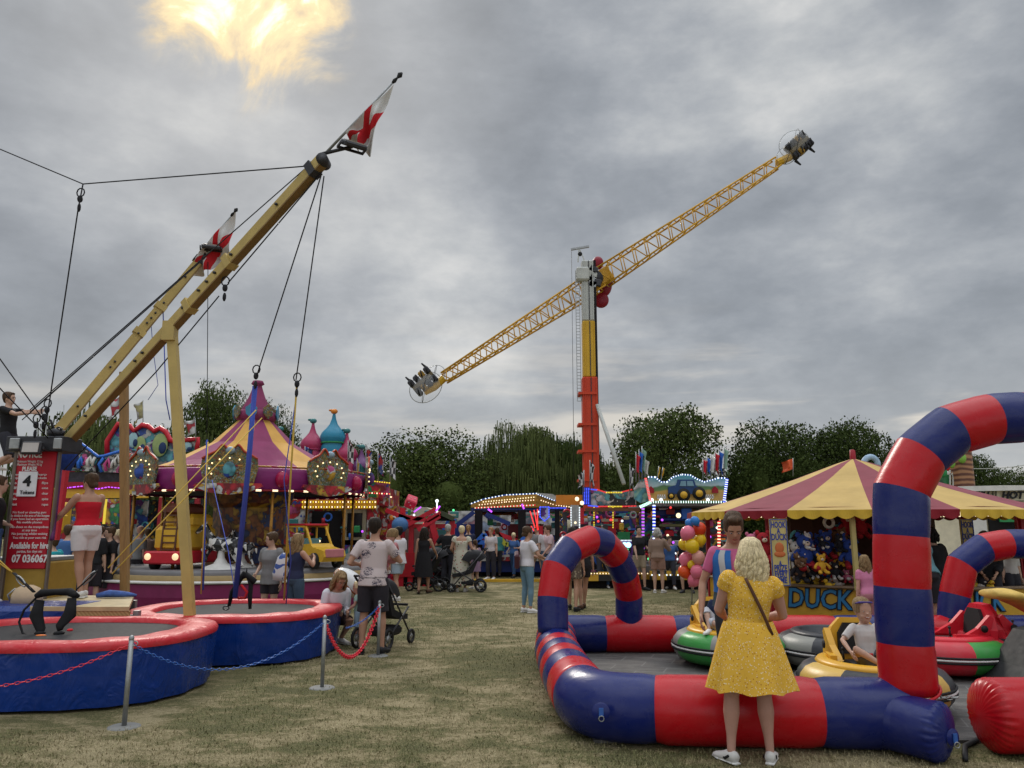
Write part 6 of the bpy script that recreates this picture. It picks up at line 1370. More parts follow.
# ---- left: waltzer with graffiti boards ----------------------------------
def shard(T, name, pts, D, m, th=.06, par=None):
    zs = [Zof(y, D) for _, y in pts]; zm = sum(zs) / len(zs); mb = MB(); p3 = [(X(x, D, zm), z) for (x, _), z in zip(pts, zs)]; mb.prism(p3[::-1], (0, D, 0), (1, 0, 0), (0, 0, 1), th); return T.wpart(name, mb, m, par)
WZ = Thing('waltzer_ride', 'waltzer ride with jagged pale blue graffiti boards behind the platform woman', 'fairground ride', (X(100, 27), 27, 0)); D = 25.2
for x0 in (66, 96, 126, 160, 196): postp(WZ, x0, 470, 590, 25.6, .14, DKR, ground=True)
gb_ = shard(WZ, 'graffiti_board', [(62, 472), (62, 448), (72, 452), (80, 443), (98, 457), (103, 456), (128, 449), (146, 449), (146, 474), (62, 470)], D, A2)
ln = MB(); ln.loft([P(78, 446, D - .06), P(80, 442, D - .06), P(98, 456.5, D - .06), P(104, 456, D - .06), P(122, 450.5, D - .06)], .05, 6); WZ.wpart('edging', ln, BRT, gb_)
rg = random.Random(31)
for i in range(17):
    x = 65 + i * 4.6; y = 462 + rg.uniform(-2, 3); h_ = rg.uniform(4, 8); sl_ = rg.uniform(-3, 3); mb = MB(); mb.loft([P(x, y + h_, D - .08), P(x + sl_, y, D - .09), P(x + sl_ * .2 + 2.5, y - h_ * .8, D - .08), P(x + 3.5, y + h_ * .5, D - .08)][:3 + i % 2], rg.uniform(.035, .06), 5); WZ.wpart('painted_stroke', mb, [WP, WP, SHADE, BRT, mat('pink_paint', PNK, .5)][i % 5], gb_)
bb_ = shard(WZ, 'scenic_board', [(107, 452), (107, 441), (118, 424), (124, 425), (130, 426), (134, 431), (142, 425), (148, 426), (154, 431), (160, 428), (166, 432), (170, 440), (176, 444), (185, 440), (198, 439), (197, 450), (186, 452), (170, 472), (107, 470)], D + .5, A3)
mb = MB(); mb.loft([P(x, y, D + .42) for x, y in ((107, 455), (107, 441), (118, 424), (124, 425), (130, 426), (134, 431), (142, 425), (148, 426), (154, 431), (160, 428), (166, 432), (170, 440), (176, 442), (185, 440), (198, 439), (197, 450))], .09, 6); WZ.wpart('edging', mb, RP, bb_)
for x, y, w_, h_, m in ((133, 440, 5, 8, CYN), (140, 446, 6, 10, None), (160, 445, 8, 12, None), (187, 446, 5, 4, None)):
    mb = MB(); c = P(x, y, D + .4); kk = D / FPX
    mb.ball(c, (w_ * kk, .04, h_ * kk), 16, 10); WZ.wpart('painted_figure', mb, [mat('figure_lime', (.28, .36, .14), .5), mat('figure_ice', (.30, .48, .52), .5)][x % 2], bb_)
    mb = MB(); mb.ball(c + V((.1, -.03, -.1)), (w_ * kk * .5, .04, h_ * kk * .5), 12, 8); WZ.wpart('painted_shadow', mb, mat('figure_navy', (.01, .03, .10), .5), bb_)
rect(WZ, 'roof_edge', 62, 472, 150, 487, D + .2, mat('roof_grey_diag', (.05, .045, .06), .6, var=.5, vs=6), dep=3); rect(WZ, 'fascia', 66, 488, 148, 498, D, YP, .08); rect(WZ, 'fascia_under', 66, 482, 122, 489, D - .05, DKR, .08)
ledline(WZ, [(60, 484), (66, 488), (74, 487), (84, 486), (98, 489), (108, 487), (120, 488)], D - .15, [LP, LP, DKR], 40, .05)
rect(WZ, 'back_wall', 60, 500, 200, 560, D + 2.4, A6, .1); rect(WZ, 'red_panel', 96, 499, 104, 522, D, RP, .05); rect(WZ, 'art_panel', 105, 499, 119, 524, D, A1, .05); rect(WZ, 'yellow_edge', 103.5, 499, 106, 524, D - .02, led('yellow_glow', (.8, .6, .05), .5), .03)
rect(WZ, 'car_back', 52, 502, 66, 528, 20.5, YP, .3, bev=.1); rect(WZ, 'car_front', 50, 512, 62, 534, 20.2, YP, .3, bev=.1)
rect(WZ, 'floor', 40, 562, 205, 572, D, DECK, dep=4)
rect(WZ, 'side_panel', 120, 500, 146, 545, D + 1.4, A3, .1); rect(WZ, 'white_base', 40, 566, 130, 575, D - .05, WP, .05)
# paint tower at the sign: dark red slanted thing + blue barrel
mb = MB(); mb.bar(P(66, 462, 12.5), P(55, 540, 12.4), .10); single('ladder_rail', mb, RP, 'dark red slanting rail standing beside the notice board', 'rail')
mb = MB(); mb.loft([(0, 0, 0), (.02, 0, .2), (0, 0, .42), (0, 0, .5)], [.12, .19, .16, .05], 12); mb.xf(Matrix.Translation(P(62, 470, 11.6))); single('jacket', mb, mat('jacket_blue', (.02, .06, .30), .8, bmp=.5, bs=10, var=.5), 'bundled blue jacket hung on the tower beside the notice board', 'jacket')
mb = MB(); mb.box((0, 0, .3), (.12, .1, .60), bev=.03); mb.xf(Matrix.Translation(P(47, 530, 11.2))); single('control_box', mb, mat('box_bright_yellow', (.70, .55, .02), .4), 'bright yellow control box fixed beside the notice board', 'control box')
# ---- funhouse with onion domes -------------------------------------------
FH = Thing('funhouse', 'arabian style funhouse with pink and turquoise onion domes', 'funhouse', (X(330, 24.5), 24.5, 0)); D = 23.2
ON = [(1.0, -.9), (1.02, -.35), (.90, -.15), (.97, 0), (1.12, .32), (1.12, .55), (.98, .88), (.66, 1.22), (.36, 1.60), (.20, 2.05), (.12, 2.5), (.10, 2.6)]
for px_, top, r_px, m in ((279, 429, 9, 'dome_purple'), (312, 421, 10.5, 'dome_pink'), (333, 411.5, 11.5, 'dome_blue'), (346, 431, 10.5, 'dome_pink'), (361, 447, 8.5, 'dome_purple')):
    mm_ = {'dome_purple': mat('dome_purple', (.13, .045, .15), .35), 'dome_pink': mat('dome_pink', (.34, .035, .10), .35), 'dome_blue': mat('dome_blue', (.02, .20, .32), .35)}[m]
    Dd = 25.5; kk = Dd / FPX; rr = r_px * kk; zt = Zof(top, Dd); mb = MB(); s_ = rr
    mb.lathe([(a * s_, b * s_) for a, b in ON], (0, 0, 0), 24); bot = zt - 2.75 * s_; mb.lathe([(s_ * 1.0, -.9 * s_), (s_ * 1.05, -3.2 * s_)], (0, 0, 0), 24)
    mb.xf(Matrix.Translation((X(px_, Dd, bot), Dd, bot))); d_ = FH.wpart('onion_dome', mb, mm_)
    mb = MB(); mb.lathe([(s_ * 1.0, -.1 * s_), (s_ * 1.1, -.02 * s_), (s_ * 1.0, .05 * s_)], (X(px_, Dd, bot), Dd, bot), 24); FH.wpart('band', mb, GP if m == 'dome_blue' else mm_, d_)
    mb = MB(); c = V((X(px_, Dd, bot), Dd, zt)); mb.ball(c, (.12, .12, .09), 8, 6); mb.ball(c + V((-.12, 0, .04)), (.07, .05, .04), 6, 5); FH.wpart('finial', mb, ORP if m == 'dome_blue' else TL, d_)
rect(FH, 'upper_wall', 262, 482, 350, 506, D + .3, DKR, dep=2.5); rect(FH, 'scenic_frieze', 350, 488, 388, 506, D + .1, A4, dep=2.4); rect(FH, 'lower_wall', 262, 506, 395, 592, D + .4, A4, dep=2.4)
for (x0, y0, x1, y1, nm, m, dd, th) in ((302, 500, 376, 509, 'bulb_frieze', YP, -.05, .1), (345, 509, 375, 592, 'door_wall', DKR, .25, .1), (311, 511, 341, 560, 'doorway', SHADE, .33, .05), (343.5, 509, 366, 545, 'window_frame', CREAM, .1, .06), (347, 513, 362, 537, 'window_pane', mat('dark_glass', (.01, .012, .016), .1), .06, .03), (342, 540, 366, 578, 'tile_wall', A3, .1, .06), (366, 500, 378, 592, 'pilaster', A4, .02, .12), (288, 500, 306, 592, 'pilaster', A1, .02, .12), (268, 508, 290, 560, 'side_panel', art('fair_art_grey', [(.12, .12, .14), (.2, .2, .22), DECK.node_tree and (.10, .10, .12), RED_], 1.2, 9), .1, .05)):
    rect(FH, nm, x0, y0, x1, y1, D + dd, m, th)
for i in range(2): ledline(FH, [(302, 502 + i * 5), (376, 502 + i * 5)], D - .12, [LY, DKR, LW, DKR], 37, .07)
ledline(FH, [(270, 496.5), (300, 497), (392, 497)], D - .1, [LR, DKR, LW, DKR], 41, .06)
bdp = [(302, 497), (304, 474), (308, 470), (312, 462), (318, 458), (324, 460), (328, 463), (334, 458), (340, 460), (346, 468), (348, 476), (350, 497)]
# scenic cornice running to the right
shard(FH, 'scenic_cornice', [(352, 497), (352, 480), (360, 477), (364, 481), (370, 478), (376, 482), (382, 480), (390, 484), (390, 498)], D - .4, A1); mb = MB()
ledline(FH, [(352, 492), (390, 494)], D - .5, [LW, DKR, LR, DKR], 21, .06); ledline(FH, [(353, 479), (390, 483)], D - .5, [LY, ORP], 21, .05)
UJ = art('union_jack_cloth', [RED_, WHT, BLU, WHT, RED_], 3.2, 11, .4)
def flagpole(label, x, y0, y1, D, m, w=5, droop=True, grp='flags on the rides', tilt=0):
    t = Thing('flag', label, 'flag', tuple(P(x, y1, D)), 0, grp); a, b = P(x, y1, D), P(x + tilt, y0, D); mb = MB(); mb.tube(a, b, .016, .012, 6); t.wpart('pole', mb, STEEL)
    k = D / FPX; mb = MB(); h_ = (b - a).length; d = (b - a).normalized()
    def fn(u, v): return b - d * (h_ * (.02 + .62 * v)) + V((w * k * u * (1 - .25 * math.sin(v * 3)), .18 * math.sin(u * 7 + v * 2) * u, -h_ * (.22 * u) + .04 * math.sin(v * 9)))
    mb.grid(fn, 8, 10); t.wpart('cloth', mb, m); return t
flagpole('union flag leaning between the carousel board and the domes', 305, 446, 462, 22.6, UJ, 8)
for x, y0, y1, m, l in ((348, 440, 470, CHK, 'large black and white chequered flag right of the domes'), (366, 444, 480, UJ, 'tall union flag between the chequered flags on the funhouse'), (378, 452, 482, UJ, 'drooping red and blue flag second from the right end of the funhouse'), (390, 455, 486, CHK, 'chequered flag at the right end of the funhouse'), (357, 458, 486, YP, 'yellow pennant beside the large chequered flag'), (359, 462, 488, mat('teal_cloth', (.03, .15, .16), .8), 'teal drooping cloth behind the yellow pennant')): flagpole(l, x, y0, y1, D - .45, m, 6 if m is not YP else 3)
# flags above waltzer
flagpole('red and white flag flying above the waltzer scenery, right end', 196, 418, 442, 25.4, art('flag_art_red', [RED_, WHT, ORG, WHT], 2, 12, .3), -12, tilt=-1)
flagpole('pale yellow and white flag behind the front bungee post', 143, 400, 428, 26, art('flag_art_yellow', [(.5, .45, .2), WHT, (.5, .45, .2)], 2, 13, .3), -10)
flagpole('red and white banner under the rear boom', 120, 396, 424, 26.5, art('flag_art_red', [RED_, WHT, ORG, WHT], 2, 12, .3), -14)
# ---- red framed booth with dice ------------------------------------------
BO = Thing('game_booth', 'red framed game booth with slanting roof beams and teal back panel', 'game booth', (X(430, 23), 23, 0)); D = 22.4
for x0 in (392, 402, 411, 426, 432, 452): postp(BO, x0, 520 if x0 != 402 else 508, 590, D, .14, RP, ground=True)
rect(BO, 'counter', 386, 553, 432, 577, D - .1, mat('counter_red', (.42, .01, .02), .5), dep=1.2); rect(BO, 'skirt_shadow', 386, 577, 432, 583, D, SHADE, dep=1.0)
rect(BO, 'beam', 388, 524, 456, 528, D, RP, .15); rect(BO, 'teal_panel', 432, 530, 452, 556, D + .5, TL, .08); rect(BO, 'net_panel', 403, 529, 432, 553, D + .3, mat('net_grey', (.25, .23, .20), .7), .05); rect(BO, 'base_right', 432, 556, 456, 586, D + .2, A6, .1)
for a, b in (((399, 516), (426, 520)), ((427, 521), (441, 513)), ((441, 513), (454, 519)), ((404, 527), (436, 509)), ((418, 530), (440, 516)), ((430, 516), (438, 545)), ((386, 510), (410, 520))):
    mb = MB(); mb.bar(P(*a, D - .2), P(*b, D - .2), .16, .12); BO.wpart('roof_beam', mb, RP if a[1] > 513 or a[0] < 410 else mat('roof_dark_green', (.05, .06, .03), .6))
shard(BO, 'gable', [(424, 521), (440, 512), (456, 521)], D - .1, SHADE)
ledline(BO, [(414, 512), (421, 507)], D - .3, [LP], 3, .06); ledline(BO, [(436, 511), (440, 506)], D - .3, [LP], 3, .07)
mb = MB(); mb.ball(P(437, 501, D), .05, 10, 7); mb.tube(P(437, 501, D), P(437, 514, D), .02); BO.wpart('lamp', mb, LC)
mb = MB(); mb.ball(P(400, 525, D - .3), (.24, .2, .22), 16, 10); BO.wpart('blue_cap', mb, mat('cap_blue', (.06, .16, .35), .5))
mb = MB(); rot = (Matrix.Rotation(R(32), 3, 'Y') @ Matrix.Rotation(R(35), 3, 'X') @ Matrix.Rotation(R(20), 3, 'Z')); mb.box(P(411, 502, D), (.30, .30, .30), rot=rot, bev=.03)
dd_ = Thing('dice', 'big red dice with white pips standing tilted on the booth roof', 'dice', tuple(P(411, 508, D))); dd_.wpart('cube', mb, mat('dice_red', (.60, .05, .09), .35))
for i in range(3): mb = MB(); mb.ball(P(411, 502, D) + rot @ V((-.08 + .08 * i, -.15, .08 - .08 * i)), (.02, .012, .02), 8, 6); dd_.wpart('pip', mb, WP)
for i in range(2): mb = MB(); mb.ball(P(411, 502, D) + rot @ V((-.06 + .12 * i, 0, .152)), (.02, .02, .012), 8, 6); dd_.wpart('pip', mb, WP)
# tents behind
TN = Thing('marquee', 'cream and pale canvas marquee showing behind the dice booth', 'marquee', (X(410, 33), 33, 0)); shard(TN, 'roof', [(368, 520), (380, 507), (430, 508), (446, 516), (446, 524), (368, 524)], 32, mat('canvas_cream', (.42, .40, .30), .8), 3); rect(TN, 'wall', 368, 523, 446, 570, 32.5, A1, dep=2)
TN = Thing('painted_trailer', 'long trailer with pale blue and white painted panels behind the red ride', 'trailer', (X(500, 34), 34, 0)); rect(TN, 'side', 448, 511, 572, 535, 33, art('fair_art_pale', [(.35, .42, .55), WHT, (.15, .40, .42), (.50, .45, .50), WHT, GRN_, (.5, .25, .3)], 1.6, 14), dep=2.4); rect(TN, 'lower_side', 448, 535, 572, 575, 33.1, A3, dep=2.3)
mb = MB(); mb.lathe([(.95, 0), (0.02, .42)], n=12, smooth=False); mb.xf(Matrix.Translation(P(497, 515, 31))); single('parasol_tent', mb, ORP, 'small orange pointed tent top behind the blue dodgem canopy', 'tent')
# ---- blue ride with light canopy -----------------------------------------
DG = Thing('dodgem_ride', 'blue and red ride under a low canopy edged with strings of bulbs', 'fairground ride', (X(525, 28), 28, 0)); D = 26.5
shard(DG, 'canopy_front', [(471, 508), (471, 503), (484, 499), (505, 495.5), (536, 493.5), (560, 499), (578, 504), (578, 509)], D, mat('canopy_gold', (.36, .20, .03), .5, var=.5, vs=10), .2)
shard(DG, 'canopy_top', [(537, 493), (552, 494), (566, 501), (553, 500)], D - .2, mat('grey_roof', (.36, .35, .31), .6), .1)
rect(DG, 'canopy_ceiling', 471, 507.5, 580, 510, D - .1, DKB, dep=5)
for pts, ms, n in ((((470, 504), (484, 499), (505, 495), (537, 493.5)), [BRT, LC, BRT], 41), (((478, 505), (505, 502), (535, 500)), [ORP, LW, DKR], 41), (((474, 508), (536, 505)), [DKR, LW, DKR, LR], 51), (((537, 494), (553, 500), (572, 505)), [BRT, LC, BRT], 31), (((540, 500), (555, 505), (578, 508)), [ORP, LW, DKR], 31), (((482, 502), (536, 497)), [YP, LW, YP], 41), (((545, 508), (566, 508)), [LB_, DKB], 21)): ledline(DG, pts, D - .3, ms, n, .06)
for x0 in (478.5, 522, 559): postp(DG, x0, 510, 560, D, .26, SHADE, ground=True)
rect(DG, 'arm_housing', 508, 524, 546, 540, D + 1.2, mat('ride_darkred', (.20, .008, .015), .4), dep=1.2); rect(DG, 'blue_back', 452, 524, 480, 548, D + 1, DKB, dep=1.0); rect(DG, 'platform_front', 472, 555, 546, 561, D - .3, WP, dep=.2); rect(DG, 'platform_letters', 498, 557, 520, 561, D - .34, A4, .03)
rect(DG, 'base', 462, 561, 580, 572, D - .2, DKB, dep=5); rect(DG, 'base_low', 462, 572, 580, 576, D, SHADE, dep=5)
for a, b, m in (((486, 514), (510, 524), DKB), ((489, 530), (545, 552), RP), ((456, 526), (474, 512), DKB), ((496, 532), (506, 545), mat('lime_yellow', (.45, .45, .05), .5)), ((506, 545), (520, 541), mat('lime_yellow', (.45, .45, .05), .5)), ((474, 545), (484, 534), BRT), ((484, 534), (492, 548), BRT), ((478, 542), (490, 543), BRT), ((521, 541), (534, 528), BRT)):
    mb = MB(); mb.bar(P(*a, D - .4), P(*b, D - .4), .16, .14); DG.wpart('strut', mb, m)
ledline(DG, [(488, 509), (492, 512)], D - .4, [LP], 3, .10); ledline(DG, [(522, 504), (524, 509)], D - .4, [LP], 3, .09)
rect(DG, 'panel', 448, 548, 500, 562, D + .2, A3, .1)
# neon sign on a pole, red neon bars
NE = Thing('neon_sign', 'red neon bars leaning beside a blue lit shield sign on a pole', 'neon sign', (X(540, 24), 24, 0)); D = 24
for a, b in (((530, 511), (535, 528)), ((534, 510), (538, 530)), ((537.5, 509), (537.5, 530)), ((531, 526), (534, 531))): ledline(NE, [a, b], D, [LR], 3, .055, 'neon_bar')
rect(NE, 'red_leg', 539, 526, 543, 546, D, RP, .2); shard(NE, 'shield', [(540, 507), (549, 507), (549, 517), (544.5, 521), (540, 517)], D - .1, A3); ledline(NE, [(540, 507), (549, 507), (549, 517), (544.5, 521), (540, 517), (540, 507)], D - .2, [LB_, BRT], 31, .05); postp(NE, 545.5, 521, 560, D, .08, WP, ground=True)
# ---- centre sideshow -------------------------------------------------------
SS = Thing('spinning_ride', 'garish sideshow ride with lit header board and chequered steps behind the small arch', 'fairground ride', (X(605, 23.4), 23.4, 0)); D = 22.2
rect(SS, 'header_board', 588, 491, 636, 506, D, A2, .12)
LYD = [LY, YP]; LRD = [LR, DKR]
for pts, ms in ((((588, 489), (597, 490)), [LB_, BRT]), (((597, 489.5), (606, 492.5)), LRD), (((606, 492.5), (622, 492.5)), LYD), (((622, 492), (632, 489.5)), LRD), (((588, 505.5), (598, 506.5)), [LB_, BRT]), (((598, 506.5), (608, 506.5)), LRD), (((608, 506.5), (622, 506.5)), LYD), (((622, 506.5), (636, 506)), LRD)): ledline(SS, pts, D - .12, ms, 13, .06)
rect(SS, 'blue_lit_pylon', 583, 487, 591, 505, D - .1, DKB, .2); [ledline(SS, [(584.5 + 2 * i, 488), (584.5 + 2 * i, 504)], D - .15, [LB_, DKB], 15, .05) for i in range(3)]
rect(SS, 'cornice', 586, 508, 640, 511, D - .05, mat('bronze', (.16, .07, .03), .4), .3); rect(SS, 'back_wall', 560, 511, 640, 574, D + 1.6, A6, .1); rect(SS, 'stage', 560, 574, 650, 578, D - .6, DECK, dep=3)
rg = random.Random(5); pal = [A1, A4, A3, DKR, PADR, YP, BRT, WP, GP, STEEL, A6, ORP, CREAM]
for (x0, y0, x1, y1, nm, m, dd) in ((592, 516, 622, 529, 'booth_panel', DKR, 1.0), (597, 527, 616, 536, 'counter', RP, .6), (602, 519, 618, 521.5, 'shelf', CREAM, .5), (606, 536, 622, 540, 'rail_panel', GP, .4), (618, 532, 630, 541, 'machine_top', GP, .5), (617, 541, 633, 565, 'machine', mat('machine_purple', (.12, .03, .22), .5), .2), (620, 544, 631, 553, 'machine_screen', SHADE, .14), (622, 551, 630, 560, 'machine_tray', STEEL, .13), (563, 512, 567, 540, 'lit_column', A6, .4), (571, 505, 579, 526, 'lit_mirror', STEEL, .1), (579, 508, 584, 524, 'red_column', RP, .1), (556, 495, 584, 505, 'orange_canopy', ORP, .3), (596, 514, 606, 524, 'screen', A3, .9), (608, 512, 626, 518, 'picture', A2, 1.0), (574, 530, 592, 560, 'black_seat', SHADE, .6), (624, 512, 636, 528, 'painting', A1, 1.2), (600, 556, 616, 572, 'lower_panel', A6, .1)):
    rect(SS, nm, x0, y0, x1, y1, D + dd, m, .1)
for x0, m1 in ((571, [LC, STEEL]), (579.5, [LC, STEEL]), (594, [LY, SHADE]), (613, [LY, SHADE])): ledline(SS, [(x0, 507), (x0, 528)], D, m1, 17, .05)
for x0, y in ((617, 553), (575, 499), (580, 503)): mb = MB(); mb.ball(P(x0 + 2, y, D - .1), .06, 10, 7); SS.wpart('lamp', mb, LW)
ledline(SS, [(618, 540.5), (634, 540.5)], D + .1, [LC, DKB], 15, .06)
for i in range(2): mb = MB(); mb.ball(P(624.5 + 4 * i, 545, D + .1), .08, 8, 6); SS.wpart('machine_lamp', mb, led('bulb_cyan', (.4, .9, 1), 2))
rect(SS, 'yellow_kerb', 560, 572, 650, 581, D - .7, YBC, .1); ledline(SS, [(560, 573.5), (650, 573.5)], D - .75, [YP, LW, YP], 61, .05)
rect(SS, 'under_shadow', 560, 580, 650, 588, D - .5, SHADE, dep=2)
for x, y0, l, w_ in ((590, 460, 'black and white chequered flag on the pole before the orange tower', 5), (630, 464, 'chequered flag at the left of the tractor sign', 5)):
    flagpole(l, x, y0, y0 + 32, D - .2, CHK, w_)
flagpole('small chequered flag left of the bigger one before the orange tower', 584, 470, 492, D - .2, CHK, -6)
# ---- tractor ride ----------------------------------------------------------
TRR = Thing('tractor_ride', 'childrens ride whose curved header board shows a dark blue tractor in a field', 'fairground ride', (X(685, 22.5), 22.5, 0)); D = 21.4
m, nt, b = newmat('field_mural'); sx_ = nt.nodes.new('ShaderNodeSeparateXYZ'); L(nt, coord(nt), sx_.inputs[0]); ad = nt.nodes.new('ShaderNodeMath'); ad.operation = 'MULTIPLY_ADD'; L(nt, nz(nt, 1.4, 3, .5, coord(nt)), ad.inputs[0]); ad.inputs[1].default_value = .35; L(nt, sx_.outputs[2], ad.inputs[2])
mr = nt.nodes.new('ShaderNodeMapRange'); L(nt, ad.outputs[0], mr.inputs[0]); zb_ = Zof(500, D); zt_ = Zof(474, D); mr.inputs[1].default_value = zb_ + .15; mr.inputs[2].default_value = zt_ + .15
L(nt, ramp(nt, mr.outputs[0], [(0, (.42, .24, .05)), (.34, (.45, .28, .06)), (.40, (.10, .20, .05)), (.52, (.06, .16, .06)), (.58, (.35, .48, .50)), (.9, (.08, .33, .42))]), b.inputs['Base Color']); b.inputs['Roughness'].default_value = .4
hb = shard(TRR, 'header_board', [(648, 501), (648, 477), (655, 477), (661, 482), (667, 482), (673, 477), (682, 474.5), (690, 475), (697, 479), (704, 482), (712, 480), (718, 478), (725, 478), (725, 501)], D, m, .08)
ledline(TRR, [(648, 477), (655, 477), (661, 482), (667, 482), (673, 477), (682, 474.5), (690, 475), (697, 479), (704, 482), (712, 480), (718, 478), (725, 478)], D - .08, [LC, BRT, BRT], 61, .06, par=hb)
ledline(TRR, [(652, 502), (728, 502)], D - .1, [GP, LC, GP], 61, .10, par=hb); ledline(TRR, [(645.5, 478), (650.5, 502)], D - .15, [LR, WP], 21, .10, par=hb); ledline(TRR, [(727, 479), (724, 502)], D - .15, [LB_, LC, DKB], 21, .10, par=hb); ledline(TRR, [(640, 507), (651, 502)], D - .2, [LC, LG], 11, .12, par=hb)
kk = D / FPX
def tp_(x, y): return P(x, y, D - .08)
NV = mat('tractor_navy', (.012, .05, .16), .35)
for x, y, r_ in ((671, 496, 3.5), (683.5, 495, 6.5), (699, 493.5, 6.5)):
    mb = MB(); c = tp_(x, y); mb.tube(c, c + V((0, -.04, 0)), r_ * kk, n=20); w_ = TRR.wpart('painted_wheel', mb, BLACK, hb); mb = MB(); mb.tube(c + V((0, -.04, 0)), c + V((0, -.055, 0)), r_ * .55 * kk, n=14); TRR.wpart('painted_hub', mb, YP, hb)
shard(TRR, 'painted_tractor', [(668, 494), (668, 487), (676, 485), (678, 479.5), (694, 479.5), (696, 486), (702, 488), (702, 494)], D - .07, NV, .04, hb); shard(TRR, 'painted_cab_window', [(679.5, 486), (681, 481), (686, 481), (686, 486)], D - .10, mat('cab_glass_pale', (.15, .28, .36), .3), .03, hb); shard(TRR, 'painted_cab_window', [(687, 486), (687, 481), (692.5, 481), (694, 486)], D - .10, mat('cab_glass_pale', (.15, .28, .36), .3), .03, hb)
for x0 in (658, 706): mb = MB(); [mb.bar(tp_(x0 + 2.2 * i, 499), tp_(x0 + 2.2 * i, 494.5), .03) for i in range(4)]; mb.bar(tp_(x0 - 1, 497), tp_(x0 + 8, 497), .03); TRR.wpart('painted_fence', mb, WP, hb)
for x0, y in ((651, 489), (715, 489)): shard(TRR, 'painted_barn', [(x0 - 3, y + 4), (x0 - 3, y), (x0, y - 3), (x0 + 3, y), (x0 + 3, y + 4)], D - .08, DKR, .03, hb)
shard(TRR, 'side_board', [(634, 499), (634, 489), (640, 480), (647, 478), (650, 501), (640, 503)], D + .3, art('fair_art_mint', [CYN, (.25, .5, .4), WHT, CYN], 2, 15), .1)
rect(TRR, 'canopy', 650, 503.5, 735, 506, D + .1, DECK, dep=4); rect(TRR, 'back_wall', 640, 506, 740, 574, D + 3, A6, .1)
for x0, c1 in ((654, [LC, LB_, DKB]), (643, [LP, WP, DKB]), (719, [LR, LW, DKR])): ledline(TRR, [(x0, 505), (x0, 572)], D, c1, 41, .11, 'lit_post')
for (x0, y0, x1, y1, nm, m_, dd) in ((656, 510, 684, 516, 'gantry', DKB, 1.0), (682, 508, 692, 521, 'inflatable_bat', BRT, .6), (660, 518, 700, 521, 'rail', DKB, .6), (660, 524, 706, 527, 'rail', mat('olive', (.12, .12, .05), .5), .5), (664, 536, 690, 556, 'engine', SHADE, .5), (666, 530, 674, 540, 'cab', RP, .7), (690, 526, 708, 545, 'wagon', A1, .8), (660, 512, 668, 520, 'panel', A3, 1.5), (700, 508, 716, 524, 'panel', A4, 1.5), (640, 512, 654, 540, 'panel', A1, 1.8), (656, 541, 700, 566, 'panel', mat('panel_slate', (.04, .045, .05), .5), .9)): rect(TRR, nm, x0, y0, x1, y1, D + dd, m_, .15, bev=.03)
mb = MB(); c = P(669.5, 558, D + .2); mb.tube(c, c + V((0, -.1, 0)), 5.5 * kk, n=24); TRR.wpart('red_drum', mb, mat('drum_red', (.35, .03, .04), .4)); mb = MB(); mb.loft([c + V((7.5 * kk * math.cos(a), -.05, 7.5 * kk * math.sin(a))) for a in [i * 2 * PI / 24 for i in range(24)]], .02, 6, [0, 0, 1] * 8, closed=True); TRR.wpart('drum_ring', mb, [STEEL, LC])
mb = MB(); mb.ball(P(678.5, 515.5, D + .3), .07, 10, 7); TRR.wpart('spotlight', mb, LW)
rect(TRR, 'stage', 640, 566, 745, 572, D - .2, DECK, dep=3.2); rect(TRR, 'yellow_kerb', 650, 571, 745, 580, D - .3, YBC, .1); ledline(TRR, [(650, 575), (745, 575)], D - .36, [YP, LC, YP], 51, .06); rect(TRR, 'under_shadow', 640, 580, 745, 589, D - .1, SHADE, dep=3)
for x0 in (652, 661, 708): mb = MB(); mb.ball(P(x0, 500, D - .1), .05, 6, 5); TRR.wpart('bulb', mb, LC)
rg = random.Random(8)
for x, y0, c, l in ((636, 452, RP, 'red'), (639, 449, BRT, 'blue'), (642, 446, mat('flag_mint', (.25, .40, .30), .8), 'mint green'), (645, 458, WP, 'white'), (703, 458, RP, 'dark red'), (707, 456, BRT, 'pale blue'), (711, 454, WP, 'white'), (715, 451, RP, 'bright red'), (719, 449, BRT, 'blue'), (724, 446, mat('flag_mint', (.25, .40, .30), .8), 'tall mint green')):
    flagpole('%s pennant in the cluster at the %s end of the tractor sign' % (l, 'left' if x < 680 else 'right'), x, y0, 482 if x < 680 else 480, D + .2 + .05 * (x % 3), c, 5.0, grp='pennants by the tractor sign')
flagpole('left one of two yellow pennants above the tractor sign', 657, 466, 480, D, YP, 1.5, tilt=2); flagpole('right one of two yellow pennants above the tractor sign', 661, 467, 480, D, YP, 1.5, tilt=2)
